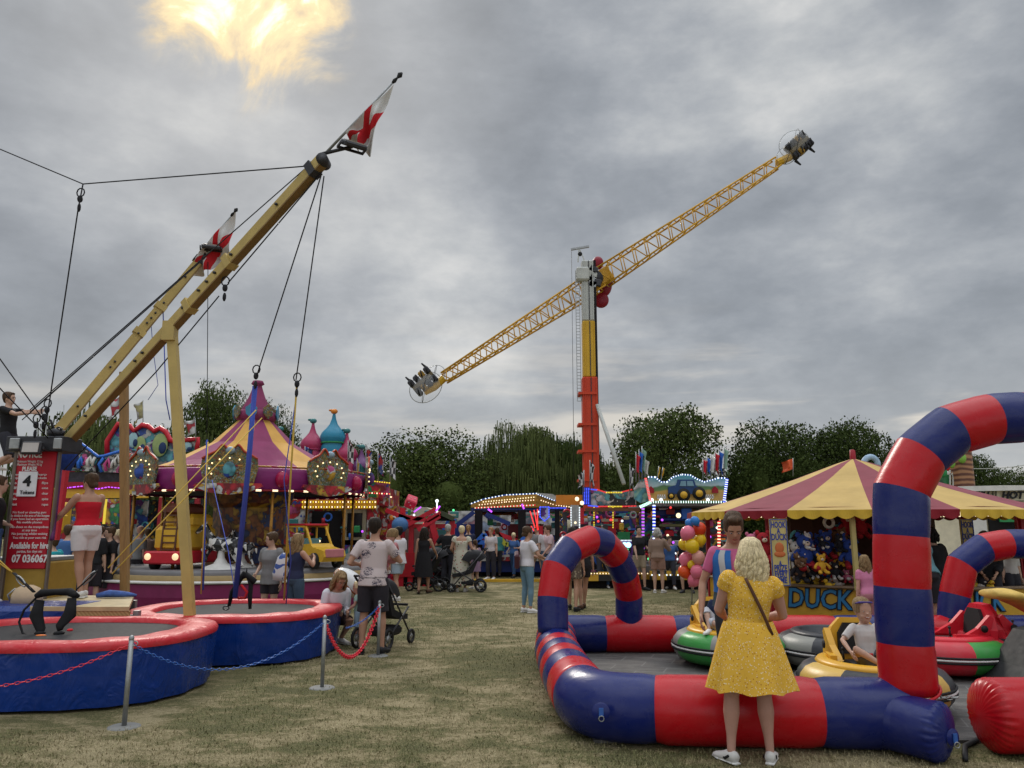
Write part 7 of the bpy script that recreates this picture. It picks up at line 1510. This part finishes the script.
# ---- booster tower -----------------------------------------------------------
D = 44.0; BT = Thing('booster_ride', 'tall swing ride: orange and yellow mast with a long yellow lattice arm', 'fairground ride', (X(587, D, 8), D, 0)); kx = D / FPX
ORM = mat('mast_orange', (.52, .045, .012), .45, var=.1, vs=1); YM = mat('mast_yellow', (.56, .33, .02), .45, var=.1, vs=1); WM = mat('mast_pale', (.42, .43, .40), .45, var=.15, vs=1.5); LATY = mat('lattice_yellow', (.56, .30, .02), .45, var=.2, vs=1.5)
zx = Zof(378, D); zy = Zof(322, D); ztop = Zof(262, D); px0 = X(587, D, ztop); 
for z0, z1, w_, m_, nm in ((0, zx, .88, ORM, 'lower_mast'), (zx + .003, zy, .74, YM, 'middle_mast'), (zy + .003, ztop, .70, WM, 'upper_mast')):
    mb = MB(); mb.box((px0, D, (z0 + z1) / 2), (w_, w_, z1 - z0), bev=.06); o = BT.wpart(nm, mb, m_)
    for sx in (-.22, .05, .28):
        mb = MB(); mb.box((px0 + sx * w_ / .7, D - w_ / 2 - .02, (z0 + z1) / 2), (.045, .06, z1 - z0 - .1)); BT.wpart('guide_rail', mb, [m_, DSTEEL][sx == .05], o)
mb = MB(); mb.bar((px0 + .42, D - .25, Zof(480, D)), (px0 + .42, D - .25, ztop), .13, .2); BT.wpart('cable_tray', mb, SHADE)
for y in (393, 424, 451, 480): rect(BT, 'collar', 578.5, y - 1.2, 597, y + 1.2, D - .55, ORM, dep=1.1)
mb = MB(); lx = px0 - .62
for s_ in (-.11, .11): mb.bar((lx + s_, D - .3, Zof(402, D)), (lx + s_, D - .3, Zof(272, D)), .04)
for i in range(42): z = Zof(402, D) + (Zof(272, D) - Zof(402, D)) * i / 42; mb.bar((lx - .11, D - .3, z), (lx + .11, D - .3, z), .03)
BT.wpart('ladder', mb, STEEL)
for y0, y1 in ((262, 250),):
    mb = MB(); mb.box(P(582.5, 275, D - .2), (.75, .7, .85), bev=.1); BT.wpart('gear_head', mb, WM); mb = MB(); mb.bar(P(578, 262, D), P(579, 249, D), .07); mb.bar(P(585, 262, D), P(580, 250, D), .05); BT.wpart('jib', mb, WM)
    mb = MB(); mb.bar(P(571, 249.5, D), P(589, 246.5, D), .12); BT.wpart('top_rail', mb, STEEL); mb = MB(); mb.tube(P(571.5, 250, D), P(574.5, 520, D), .014, n=5); BT.wpart('guide_cable', mb, DSTEEL)
mb = MB(); mb.ball(P(580, 254, D), .14, 10, 7); BT.wpart('beacon', mb, BLACK)
piv = P(598, 281, D - .9); DR_ = mat('shield_darkred', (.22, .006, .02), .4)
for (x, y, rx, rz_) in ((598, 263, 6, 7.5), (605, 282, 8, 16), (601, 300, 8.5, 9)): mb = MB(); mb.ball(P(x, y, D + 1.9), (rx * kx, .25, rz_ * kx), 20, 12); BT.wpart('hub_shield', mb, DR_)
mb = MB(); mb.tube(P(594, 278, D), P(596, 279, D + 1.5), .5, n=18); BT.wpart('hub', mb, DSTEEL)
rg = random.Random(4)
for i in range(9): mb = MB(); c = P(589 + rg.uniform(0, 9), 268 + rg.uniform(0, 18), D - .2); mb.box(c, (.2 + rg.random() * .3, .3, .15 + rg.random() * .3), bev=.03, rot=Matrix.Rotation(rg.random(), 3, 'Y')); BT.wpart('motor', mb, [DSTEEL, STEEL, WM][i % 3])
def lattice(a, b, w0, w1, n, nm):
    d = (b - a); dn = d.normalized(); x = V((0, 1, 0)); y = dn.cross(x).normalized(); mb = MB(); tr_ = .058
    cs = [(1, 1), (-1, 1), (-1, -1), (1, -1)]
    def c_(k, t): w_ = (w0 + (w1 - w0) * t) / 2; return a + d * t + x * (cs[k][0] * w_) + y * (cs[k][1] * w_)
    for k in range(4): mb.tube(c_(k, 0), c_(k, 1), tr_, n=6)
    for i in range(n):
        t0, t1, tm = i / n, (i + 1) / n, (i + .5) / n
        for k in range(4):
            mb.tube(c_(k, t0), c_((k + 1) % 4, tm), .034, n=5); mb.tube(c_((k + 1) % 4, tm), c_(k, t1), .034, n=5)
    return BT.wpart(nm, mb, LATY)
Da = D + 1.2
e1 = P(777, 163, Da - .8); e0 = P(444, 378, Da - .2); mid = P(599, 280, Da)
mb = MB(); mb.box(mid, (1.6, .8, .9), rot=Matrix.Rotation(-math.atan2(e1.z - mid.z, e1.x - mid.x), 3, 'Y'), bev=.05); BT.wpart('arm_centre', mb, LATY)
lattice(mid, e1, 1.2, .6, 15, 'lattice_arm'); lattice(mid, e0, 1.2, .6, 14, 'lattice_arm')
def gondola(label_, base, dirv, sx, ang):
    # yellow neck, dark seats cluster, clear canopies
    g_ = dirv.normalized(); n_ = V((-g_.z, 0, g_.x))
    mb = MB(); mb.loft([base, base + g_ * .8 + n_ * .12 * sx, base + g_ * 1.45 + n_ * .1 * sx], [(.26, .24), (.32, .26), (.26, .2)], 8, smooth=False); nk_ = BT.wpart('arm_neck', mb, YM)
    c = base + g_ * (1.6 if sx < 0 else 1.15) - n_ * (.1 if sx < 0 else .45) * sx; M = Matrix.Rotation(ang, 3, 'Y'); k0 = .95
    ch = MB(); ch.box(c, (1.5, .9, .3), rot=M, bev=.05); gd = BT.wpart('gondola', ch, mat('gondola_brown', (.12, .09, .04), .5))
    for i in range(4):
        for h_ in (-1, 1):
            q = c + M @ V((-.60 + .40 * i, -.25, .34 * h_)); mb = MB(); mb.box(q, (.34, .5, .46), rot=M, bev=.08); st = BT.wpart('seat', mb, DSTEEL if (i + h_) % 3 else mat('seat_ochre', (.30, .17, .02), .5), gd)
            mb = MB(); mb.loft([q + M @ V((-.1, -.3, -.2)), q + M @ V((0, -.36, 0)), q + M @ V((.1, -.3, .2))], .045, 6); BT.wpart('restraint', mb, BLACK, gd)
    for s_ in (-.7, .55): mb = MB(); q = c + M @ V((s_, 0, -.5)); mb.loft([q, q + M @ V((.05, 0, -.45))], [.1, .05], 6); BT.wpart('footrest', mb, BLACK, gd)
    GL = mat('clear_canopy', (.80, .82, .84), .08, alpha=.16, spec=.5)
    for sgn, rr in ((1, 1.0), (-1, .62)):
        q = c + M @ V((.10 - .9 * (sgn < 0), .1, .30 if sgn > 0 else .1))
        def fn(u, v):
            a = 2 * PI * u; b_ = PI * .5 * v; return q + M @ V((1.05 * rr * math.sin(b_) * math.cos(a), -.8 * math.cos(b_) * rr, .85 * rr * math.sin(b_) * math.sin(a)))
        mb = MB(); mb.grid(fn, 24, 6); BT.wpart('clear_canopy', mb, GL, gd)
        mb = MB(); mb.loft([fn(i / 24, 1) for i in range(24)], .022, 5, closed=True); BT.wpart('canopy_rim', mb, STEEL, gd)
        mb = MB(); mb.loft([fn(.12, i / 6) for i in range(7)] + [fn(.62, 1 - i / 6) for i in range(7)], .016, 5); BT.wpart('canopy_rib', mb, DSTEEL, gd)
gondola('a', e1, e1 - mid, -1, R(-42)); gondola('b', e0, e0 - mid, 1, R(138))
mb = MB(); mb.tube(P(597, 405, D - .4), P(624, 484, D - 3.0), .11, n=10); BT.wpart('outrigger_strut', mb, WM)
# ---- hook-a-duck stall ---------------------------------------------------------
sx_, sy_ = X(857, 15.6, 2), 15.6; RS = 3.35
ST = Thing('fairground_stall', 'round duck game stall with maroon and yellow striped canvas roof', 'stall', (sx_, sy_, 0)); NG = 16; an0 = math.atan2(-sy_, -sx_) + R(-7.5)
ROY = mat('stall_canvas_yellow', (.48, .33, .115), .8, var=.16, vs=1.6, bmp=.25, bs=3); ROM = mat('stall_canvas_maroon', (.22, .052, .068), .8, var=.16, vs=1.6, bmp=.25, bs=3)
ze = 1.945; za = Zof(459, sy_ - .1)
mb = MB(); n_ = NG; vs = []; fs = []; ms = []
prof = [(1, 0), (.82, .16), (.6, .37), (.35, .63), (.1, .92), (.02, 1.0)]
for j in range(NG + 1):
    a = an0 + 2 * PI * (j - .5) / NG
    for r_, q in prof: vs.append((RS * r_ * math.cos(a), RS * r_ * math.sin(a), ze + (za - ze) * q))
kq = len(prof)
for j in range(NG):
    for i in range(kq - 1): fs.append((j * kq + i, (j + 1) * kq + i, (j + 1) * kq + i + 1, j * kq + i + 1)); ms.append(j % 2)
mb.add(vs, fs, ms); ST.part('roof', mb, [ROY, ROM])
mb = MB(); mb.lathe([(.06, za - .02), (.055, za + .18), (.02, za + .2)], n=10); ST.part('finial', mb, DKR)
SVY = mat('scallop_yellow', (.56, .37, .04), .8); SVM = mat('scallop_maroon', (.22, .012, .02), .8)
for j in range(NG):
    a0 = an0 + 2 * PI * (j - .5) / NG; a1 = an0 + 2 * PI * (j + .5) / NG; p0 = V((RS * math.cos(a0), RS * math.sin(a0), ze)); p1 = V((RS * math.cos(a1), RS * math.sin(a1), ze)); mb = MB(); vs = []; m_ = 40
    for i in range(m_ + 1):
        t = i / m_; p = p0.lerp(p1, t); h_ = .10 + .05 * abs(math.sin(t * PI * 5)); n2 = V((p.x, p.y, 0)).normalized() * (.012 * math.sin(t * 30)); vs += [p, p + n2 + V((0, 0, -h_))]
    fs = [(2 * i, 2 * i + 1, 2 * i + 3, 2 * i + 2) for i in range(m_)]; mb.add(vs, fs, 0); ST.part('valance', mb, SVY if j % 2 == 0 else SVM)
RI = RS - .42; NF = 8; fa0 = an0
zc = .66
def fpt(k, z, r=RI): a = fa0 + 2 * PI * (k - .5) / NF; return V((r * math.cos(a), r * math.sin(a), z))
for k in range(NF):
    p0, p1 = fpt(k, 0), fpt(k + 1, 0); mb = MB(); mb.bar(fpt(k, 0), fpt(k, ze + .02), .08); ST.part('upright', mb, DKR)
    x = (p1 - p0).normalized(); mid_ = (p0 + p1) / 2; nn = V((mid_.x, mid_.y, 0)).normalized(); ln = (p1 - p0).length
    ang = math.atan2(x.y, x.x); mb = MB(); mb.box(mid_ + V((0, 0, zc / 2)), (ln - .08, .04, zc), rz=ang); cp_ = ST.part('counter_front', mb, mat('stall_front_yellow', (.55, .31, .03), .5, var=.15, vs=3))
    mb = MB(); mb.box(mid_ + V((0, 0, zc + .02)), (ln - .02, .16, .04), rz=ang, bev=.01); ST.part('counter_top', mb, mat('worn_ledge', (.20, .14, .09), .6))
    if k in (0, 7, 1): 
        ax_ = x if V((0, 0, 1)).cross(x).dot(nn) < 0 else -x
        # reading direction seen from outside
        tg = ST.I @ V((X(838, 12.7, .46), 12.7, 0)); lc_ = mid_ + ax_ * ((tg - mid_).x / ax_.x) if k == 0 else mid_
        tt = text_mb('DUCK' if k != 7 else 'DUCK', .44, .02, .026, lc_ + nn * .035 + V((0, 0, .46)), ax=ax_, align='CENTER', width=1.08, shear=.12)
        o_l = ST.part('lettering_outline', tt, mat('letter_black', (.01, .012, .02), .5), cp_)
        tt = text_mb('DUCK' if k != 7 else 'DUCK', .44, .02, .006, lc_ + nn * .05 + V((0, 0, .46)), ax=ax_, align='CENTER', width=1.02, shear=.12); ST.part('lettering', tt, mat('letter_blue', (.02, .16, .36), .45), o_l)
    if math.sin(math.atan2(nn.y, nn.x)) > .4: 
        pass
    # soft-toy back shelf and light strip
    mb = MB(); mb.strip(fpt(k, ze - .05, RI - .1), fpt(k + 1, ze - .05, RI - .1), .05, .05, 41, (0, 1)); ST.part('light_strip', mb, [DKR, LW])
# narrow sign boards on uprights
SG = mat('sign_cream_yellow', (.50, .42, .16), .5); INK = mat('sign_blue', (.02, .05, .28), .5)
def narrow(c, ax_, wd=.30, z0=.72, z1=1.80):
    c = V(c); ax_ = V(ax_).normalized(); nn = ax_.cross(V((0, 0, 1))); ang = math.atan2(ax_.y, ax_.x); mb = MB(); mb.box(c + V((0, 0, (z0 + z1) / 2)), (wd, .03, z1 - z0), rz=ang); s_ = ST.part('sign_board', mb, SG)
    mb = MB(); q = wd / 2 - .012; pts = [c + nn * .022 + ax_ * (sx * q) + V((0, 0, z)) for sx, z in ((-1, z0 + .012), (1, z0 + .012), (1, z1 - .012), (-1, z1 - .012))]
    for i in range(4): mb.bar(pts[i], pts[(i + 1) % 4], .012)
    ST.part('border', mb, INK, s_)
    for txt, z, h_, w_ in (('HOOK', 1.70, .11, .23), ('A', 1.60, .10, .06), ('DUCK', 1.50, .11, .24), ('A', 1.08, .08, .05), ('PRIZE', 1.00, .11, .20), ('EVERY', .905, .10, .20), ('TIME', .81, .10, .18)):
        tt = text_mb(txt, h_ * 1.3, .004, .004, c + nn * .02 + V((0, 0, z)), ax=ax_, width=w_); ST.part('lettering', tt, INK, s_)
    mb = MB(); mb.ball(c + nn * .02 + V((0, 0, 1.33)), (.07, .012, .09), 14, 8, rot=Matrix.Rotation(ang, 3, 'Z')); mb.ball(c + nn * .02 + V((0, 0, 1.23)), (.09, .010, .05), 14, 8, rot=Matrix.Rotation(ang, 3, 'Z')); ST.part('painted_star', mb, mat('motif_orange', (.5, .14, .04), .5), s_)
cS = ST.I @ V((X(784.5, 12.95), 12.95, 0)); cS.z = 0
narrow(cS, (1, -.22, 0), .28); c2 = ST.I @ V((X(977, 13.4), 13.4, 0)); c2.z = 0; narrow(c2, (1, .25, 0), .26)
c3 = ST.I @ V((X(861, 12.85), 12.85, 0)); mb = MB(); mb.bar((c3.x, c3.y, .66), (c3.x, c3.y, ze), .07); ST.part('upright', mb, SG)
# interior: drum with soft toys, water tray
mb = MB(); mb.lathe([(1.35, 0), (1.35, ze + .3)], n=12, smooth=False); ST.part('inner_wall', mb, mat('inner_dark', (.05, .018, .012), .8)); mb = MB(); mb.lathe([(RI - .1, .65), (1.35, .65)], n=32); ST.part('duck_trough', mb, mat('trough_gold', (.25, .16, .03), .4, var=.4, vs=8)); mb = MB(); mb.lathe([(RS - .2, ze + .05), (.2, ze + .35)], n=32); ST.part('under_canvas', mb, SVM)
# many small trough toys (ducks)
def duck(c, m, s=1.0, rz=0):
    t = Thing('toy_duck', 'yellow or white toy duck floating with many others in the stall trough', 'toy duck', c, rz, 'toy ducks in the trough'); mb = MB(); mb.ball((0, 0, .035 * s), (.06 * s, .045 * s, .04 * s), 8, 6); mb.ball((.04 * s, 0, .09 * s), .032 * s, 8, 6); mb.loft([(-.05 * s, 0, .04 * s), (-.085 * s, 0, .065 * s)], [.02 * s, .004], 6); t.part('body', mb, m)
    mb = MB(); mb.loft([(.065 * s, 0, .085 * s), (.095 * s, 0, .082 * s)], [.012 * s, .006 * s], 6); t.part('beak', mb, ORP); return t
dk = duck((0, 0, 0), mat('duck_yellow', (.65, .42, .03), .4)); dk2 = duck((0, 0, 0), mat('duck_white', (.6, .55, .5), .4)); rg = random.Random(21); q = 0
for i in range(46):
    a = math.atan2(-sy_, -sx_) + rg.uniform(-.85, .85); r_ = rg.uniform(RI - .62, RI - .2); src = dk if i % 3 else dk2; c = src.o if i < 1 else copy_tree(src.o) if i > 1 else dk2.o
    if i == 0: c = dk.o
    c.location = (sx_ + r_ * math.cos(a), sy_ + r_ * math.sin(a), .655); c.scale = (1.25,) * 3; c.rotation_euler = (0, 0, rg.random() * 6.3)
# plush toys
def plush(label, px, py, D, s, m, m2, ear='round', rz=0, tilt=0, face=(.6, .5, .4)):
    t = Thing('plush_toy', label, 'soft toy', tuple(P(px, py, D)), rz, 'soft toys hanging in the stall'); t.o.scale = (s, s, s); bl = mat('muzzle_%s' % m.name, face, .9)
    mb = MB(); mb.ball((0, 0, .17), (.13, .11, .16), 14, 9); mb.ball((0, -.01, .40), (.13, .12, .12), 14, 9); b_ = t.part('body', remesh(mb, .018, 'x', 1), m)
    for q in (-1, 1):
        mb = MB(); mb.loft([(q * .10, 0, .26), (q * .20, -.05, .18), (q * .23, -.08, .10)], [.045, .04, .045], 8); t.part('arm', mb, m); mb = MB(); mb.loft([(q * .07, -.02, .07), (q * .10, -.10, .0), (q * .11, -.15, -.02)], [.06, .05, .055], 8); mb.ball((q * .115, -.18, -.01), (.06, .075, .05), 10, 7); t.part('leg', mb, m2)
        mb = MB(); mb.ball((q * .10, 0, .51), (.045, .025, .05) if ear == 'round' else (.03, .02, .12), 10, 7); t.part('ear', mb, m); mb = MB(); mb.ball((q * .045, -.115, .43), (.016, .010, .018), 8, 6); t.part('eye', mb, BLACK)
    mb = MB(); mb.ball((0, -.105, .375), (.055, .04, .045), 10, 7); mz = t.part('muzzle', mb, bl); mb = MB(); mb.ball((0, -.145, .39), (.015, .012, .011), 8, 6); t.part('nose', mb, BLACK, mz); return t
PB = C_('plush_blue', (.02, .05, .24)); PR_ = C_('plush_red', (.30, .012, .02)); PW = C_('plush_white', (.5, .48, .46)); PBr = C_('plush_brown', (.12, .06, .03)); PYe = C_('plush_yellow', (.60, .33, .03)); PBk = C_('plush_black', (.015, .015, .02)); PPk = C_('plush_pink', (.45, .12, .2))
for a in (('big blue soft toy with red feet at the left side of the stall opening', 806, 567, 13.4, 1.05, PB, PR_), ('blue soft toy with red feet hanging high in the middle of the stall', 827, 556, 13.6, .8, PB, PR_), ('blue soft toy with red feet nearest the tall arch leg', 851, 566, 13.35, .85, PB, PR_), ('yellow soft toy low in the middle of the stall', 822, 572, 13.2, .55, PYe, PYe),
          ('brown bear behind the middle blue soft toy', 838, 558, 13.9, .9, PBr, PBr), ('white soft toy at the left of the stall behind the sign', 797, 566, 13.5, .8, PW, PW), ('dark soft toy at the foot of the big blue one', 800, 580, 13.3, .7, PBk, PBk), ('red soft toy hanging under the eave near the arch', 862, 536, 13.8, .8, PR_, PR_), ('red soft toy hanging under the eave, left of the other red one', 847, 535, 13.9, .7, PR_, PR_), ('blue soft toy high on the right of the stall opening', 846, 548, 14.0, .8, PB, PB), ('small black soft toy low in the stall middle', 836, 578, 13.4, .5, PBk, PW), ('pink soft toy in the middle of the stall', 816, 560, 13.9, .6, PPk, PPk), ('dark brown bear low on the right of the stall', 850, 578, 13.5, .6, PBr, PW), ('pink soft toy hung left of the narrow sign', 752, 555, 13.6, .7, PPk, PR_),
          ('red soft toy at the left end of the stall behind the attendant', 764, 560, 13.5, .9, PR_, PR_), ('red soft toy right of the tall arch leg', 905, 552, 13.8, .8, PR_, PBk), ('dark soft toy right of the tall arch leg under the eave', 918, 556, 14.0, .9, PBk, PBk)): plush(*a)
rg = random.Random(52); small = [o for o in bpy.data.objects if o.name.startswith('plush_toy') and o.parent is None]
for i in range(26):
    c = copy_tree(small[rg.randrange(len(small))]); c.location = P(rg.uniform(796, 858) if i < 22 else rg.uniform(890, 925), rg.uniform(538, 583), rg.uniform(13.15, 13.8)); c.scale = (rg.uniform(.36, .55),) * 3; c.rotation_euler = (rg.uniform(-.3, .3), rg.uniform(-.3, .3), rg.uniform(-.7, .7))
    c['label'] = 'small soft toy among the many packed in the stall opening'
# orange pennant and other small things beyond the stall roof
flagpole('small orange pennant on a pole behind the stall roof', 793, 458, 476, 24, mat('pennant_orange', (.62, .10, .03), .7), -11)
AR2 = MB(); AR2.loft([P(863 + 7.5 - 7.5 * math.cos(t), 466 - 9 * math.sin(t), 26) for t in [PI * i / 12 for i in range(13)]], .10, 8); single('slide_arch', AR2, mat('arch_pale_blue', (.30, .42, .55), .4), 'pale blue arch poking up behind the peak of the stall roof', 'arch')
# ---- food van -------------------------------------------------------------------
FV = Thing('food_van', 'cream hot dog van behind the right side of the stall', 'food van', (X(1020, 21), 21, 0)); D = 20
CV = mat('van_cream', (.70, .64, .48), .5); rect(FV, 'body', 938, 508, 1090, 592, D + .2, CV, dep=2.4); rect(FV, 'header_board', 932, 487, 1090, 507, D, CV, .15); shard(FV, 'crown_trim', [(936, 490), (960, 486.5), (1000, 485.5), (1060, 485.5), (1090, 486), (1090, 489), (936, 492)], D - .1, WP, .2)
for x0, x1 in ((966, 993), (996, 1046)):
    mb = MB(); pp = [P(x0, 489.5, D - .06), P(x1, 489.5, D - .06), P(x1, 501, D - .06), P(x0, 501, D - .06)]
    for i in range(4): mb.bar(pp[i], pp[(i + 1) % 4], .03)
    FV.wpart('panel_frame', mb, mat('frame_green_grey', (.12, .12, .08), .5))
for txt, x, w_ in (('HOT DOGS', 1027, 52), ('GRILL', 979, 22)):
    k = D / FPX; tt = text_mb(txt, 10 * k, .03, .3 * k, P(x, 495.5, D - .05), width=w_ * k, shear=.3); FV.wpart('lettering', tt, mat('letter_black', (.01, .012, .02), .5))
rect(FV, 'serving_hatch', 990, 515, 1080, 545, D + .1, SHADE, .05); rect(FV, 'awning_valance', 1000, 516, 1090, 522, D - .1, GP, .05); rect(FV, 'end_panel', 974, 512, 988, 560, D, WP, .1)
# tropical tower scenery
TS = Thing('jungle_ride', 'painted jungle tower scenery showing through the tall arch', 'fairground ride', (X(948, 30), 30, 0)); D = 29
m, nt, b = newmat('log_paint'); w_ = nt.nodes.new('ShaderNodeTexWave'); w_.bands_direction = 'Z'; w_.inputs['Scale'].default_value = 1.6; w_.inputs['Distortion'].default_value = 3; L(nt, coord(nt), w_.inputs['Vector']); L(nt, ramp(nt, w_.outputs['Fac'], [(.2, (.10, .03, .015)), (.8, (.35, .17, .08))]), b.inputs['Base Color'])
mb = MB(); c = X(963, D, 3); mb.lathe([(.42, 0), (.40, 2), (.42, Zof(449, D))], (c, D, 0), 12); TS.wpart('log_tower', mb, m); rect(TS, 'scenery', 938, 474, 956, 492, D, art('fair_art_jungle', [GRN_, (.1, .3, .05), RED_, GRN_, YLW], 1.5, 16), .1); mb = MB(); [mb.bar(P(x, 470, D - .1), P(x, 490, D - .1), .04) for x in (950, 953, 957)]; mb.bar(P(945, 474, D - .1), P(958, 474, D - .1), .04); TS.wpart('railing', mb, WP)
for x, y, m_ in ((946, 466, RP), (943, 472, GP), (951, 463, mat('lime_leaf', (.2, .4, .06), .5)), (962, 458, mat('lime_leaf', (.2, .4, .06), .5))): mb = MB(); mb.ball(P(x, y, D - .5), (.16, .1, .2), 10, 7); TS.wpart('painted_leaf', mb, m_)
rect(TS, 'base', 900, 492, 975, 560, D + .5, A6, .2)
mb = MB(); mb.loft(sag(P(950, 467, 40), P(1040, 462, 40), .2, 8), .02, 5); single('overhead_wire', mb, WM, 'thin pale overhead wire seen through the tall arch', 'wire')
# ---- balloons --------------------------------------------------------------------
cols = {'pink': mat('balloon_pink', (.70, .16, .24), .15), 'yellow': mat('balloon_yellow', (.72, .48, .02), .15), 'orange': mat('balloon_orange', (.72, .09, .02), .15), 'peach': mat('balloon_peach', (.60, .28, .22), .15), 'blue': mat('balloon_blue', (.03, .18, .50), .15), 'red': mat('balloon_red', (.66, .06, .02), .15)}
BL = [(687.5, 533, 14, 'pink', 'upper pink balloon, left of the red one in the bunch'), (699.5, 529, 13, 'red', 'orange red balloon at the upper right of the bunch'), (684, 544.5, 11, 'yellow', 'yellow balloon at the left edge of the bunch'), (692, 546, 14, 'yellow', 'large yellow balloon in the centre of the bunch'), (700, 540, 12, 'yellow', 'yellow balloon at the right edge of the bunch'), (686, 559, 13.5, 'pink', 'pink balloon at mid height on the left of the bunch'), (698.5, 557.5, 13, 'peach', 'peach coloured balloon at mid height on the right of the bunch'), (692, 565, 9, 'yellow', 'small yellow balloon tucked into the lower bunch'),
      (684.5, 571.5, 12.5, 'orange', 'orange balloon low on the left of the bunch'), (697, 571.5, 13, 'pink', 'pink balloon low on the right of the bunch'), (694.5, 580, 13, 'pink', 'lowest pink balloon of the bunch'), (689, 523, 8, 'blue', 'small blue balloon at the top left of the bunch'), (695, 521, 9, 'blue', 'small blue balloon at the top right of the bunch')]
for i, (x, y, d_, c, l) in enumerate(BL):
    Db = 14.2 + (i % 3) * .12; r_ = d_ / 2 * Db / FPX; mb = MB(); mb.lathe([(.001, r_ * 1.08), (r_ * .5, r_ * .95), (r_ * .87, r_ * .55), (r_, .08 * r_), (r_ * .93, -.4 * r_), (r_ * .62, -.86 * r_), (r_ * .25, -1.12 * r_), (.012, -1.2 * r_), (.022, -1.28 * r_), (.001, -1.28 * r_)], n=20); mb.xf(Matrix.Translation(P(x, y, Db)) @ Matrix.Rotation(.5 * math.sin(i * 2.1), 4, 'X') @ Matrix.Rotation(.6 * math.cos(i * 1.3), 4, 'Y')); single('balloon', mb, cols[c], l, 'balloon', 'balloons in the bunch by the stall')
mb = MB(); mb.tube((X(692, 14.4), 14.45, 0), P(694, 516, 14.45), .012, n=6); single('balloon_pole', mb, STEEL, 'thin pole running up through the balloon bunch', 'pole')
# ---- yellow cable covers on the grass --------------------------------------------
mb = MB(); Dg = HCAM * (CP - ((384 - 582) / FPX) * SP) / -(SP + ((384 - 582) / FPX) * CP)
x0 = X(382, Dg); x1 = X(606, Dg); y0_ = Dg; mb.strip((x0, Dg - .1, .03), (x1, Dg + .2, .03), .20, .10, 15, (0, 0)); mb.xf(Matrix.Identity(4)); single('cable_ramp', mb, YP, 'long yellow cable cover lying across the grass', 'cable cover')

# ---- machinery, railings and painted panels that crowd the open rides
PAL = [A1, A4, A3, RP, WP, YP, GP, BRT, DKR, STEEL, ORP, CREAM, TL, A2, mat('pink_paint', PNK, .5), mat('cyan_paint', CYN, .5)]
def clutter(T, x0, y0, x1, y1, D0, D1, n, seed, lights=8):
    rg = random.Random(seed)
    for i in range(n):
        x = rg.uniform(x0, x1); y = rg.uniform(y0, y1); D_ = rg.uniform(D0, D1); m_ = PAL[rg.randrange(len(PAL))]; q = rg.random()
        if q < .40: rect(T, 'panel', x, y, x + rg.uniform(2.5, 9), y + rg.uniform(2, 8), D_, m_, .08, bev=.02)
        elif q < .62: mb = MB(); mb.bar(P(x, y, D_), P(min(x1, x + rg.uniform(8, 26)), y + rg.uniform(-.6, .6), D_), .05); T.wpart('rail', mb, m_)
        elif q < .80: mb = MB(); mb.bar(P(x, y, D_), P(x + rg.uniform(-8, 8), y + rg.uniform(5, 14), D_), .07); T.wpart('strut', mb, m_)
        elif q < .90: mb = MB(); mb.tube(P(x, y, D_), P(x, y + rg.uniform(6, 16), D_), .05, n=6); T.wpart('pipe', mb, m_)
        else: mb = MB(); c = P(x, y, D_); r_ = rg.uniform(.06, .13); mb.loft([c + V((r_ * math.cos(a), 0, r_ * math.sin(a))) for a in [k * PI / 8 for k in range(16)]], .03, 5, closed=True); T.wpart('hoop', mb, m_)
    for i in range(lights): mb = MB(); mb.ball(P(rg.uniform(x0, x1), rg.uniform(y0, y1), D0 - .05), .035, 6, 5); T.wpart('bulb', mb, [LC, LW, LR, LG, LP][i % 5])
clutter(SS, 562, 511, 640, 571, 22.1, 23.6, 75, 41, 14); clutter(TRR, 646, 507, 735, 568, 21.5, 24.0, 85, 42, 16)
clutter(DG, 474, 511, 576, 556, 26.8, 29.5, 55, 43, 6); clutter(BO, 388, 508, 456, 552, 22.9, 24.5, 34, 44, 4); clutter(FH, 270, 508, 378, 575, 22.9, 23.3, 40, 45, 6)
clutter(WZ, 60, 500, 200, 560, 25.5, 27.4, 55, 46, 8); clutter(ST, 795, 522, 855, 580, 13.9, 14.2, 26, 47, 0)
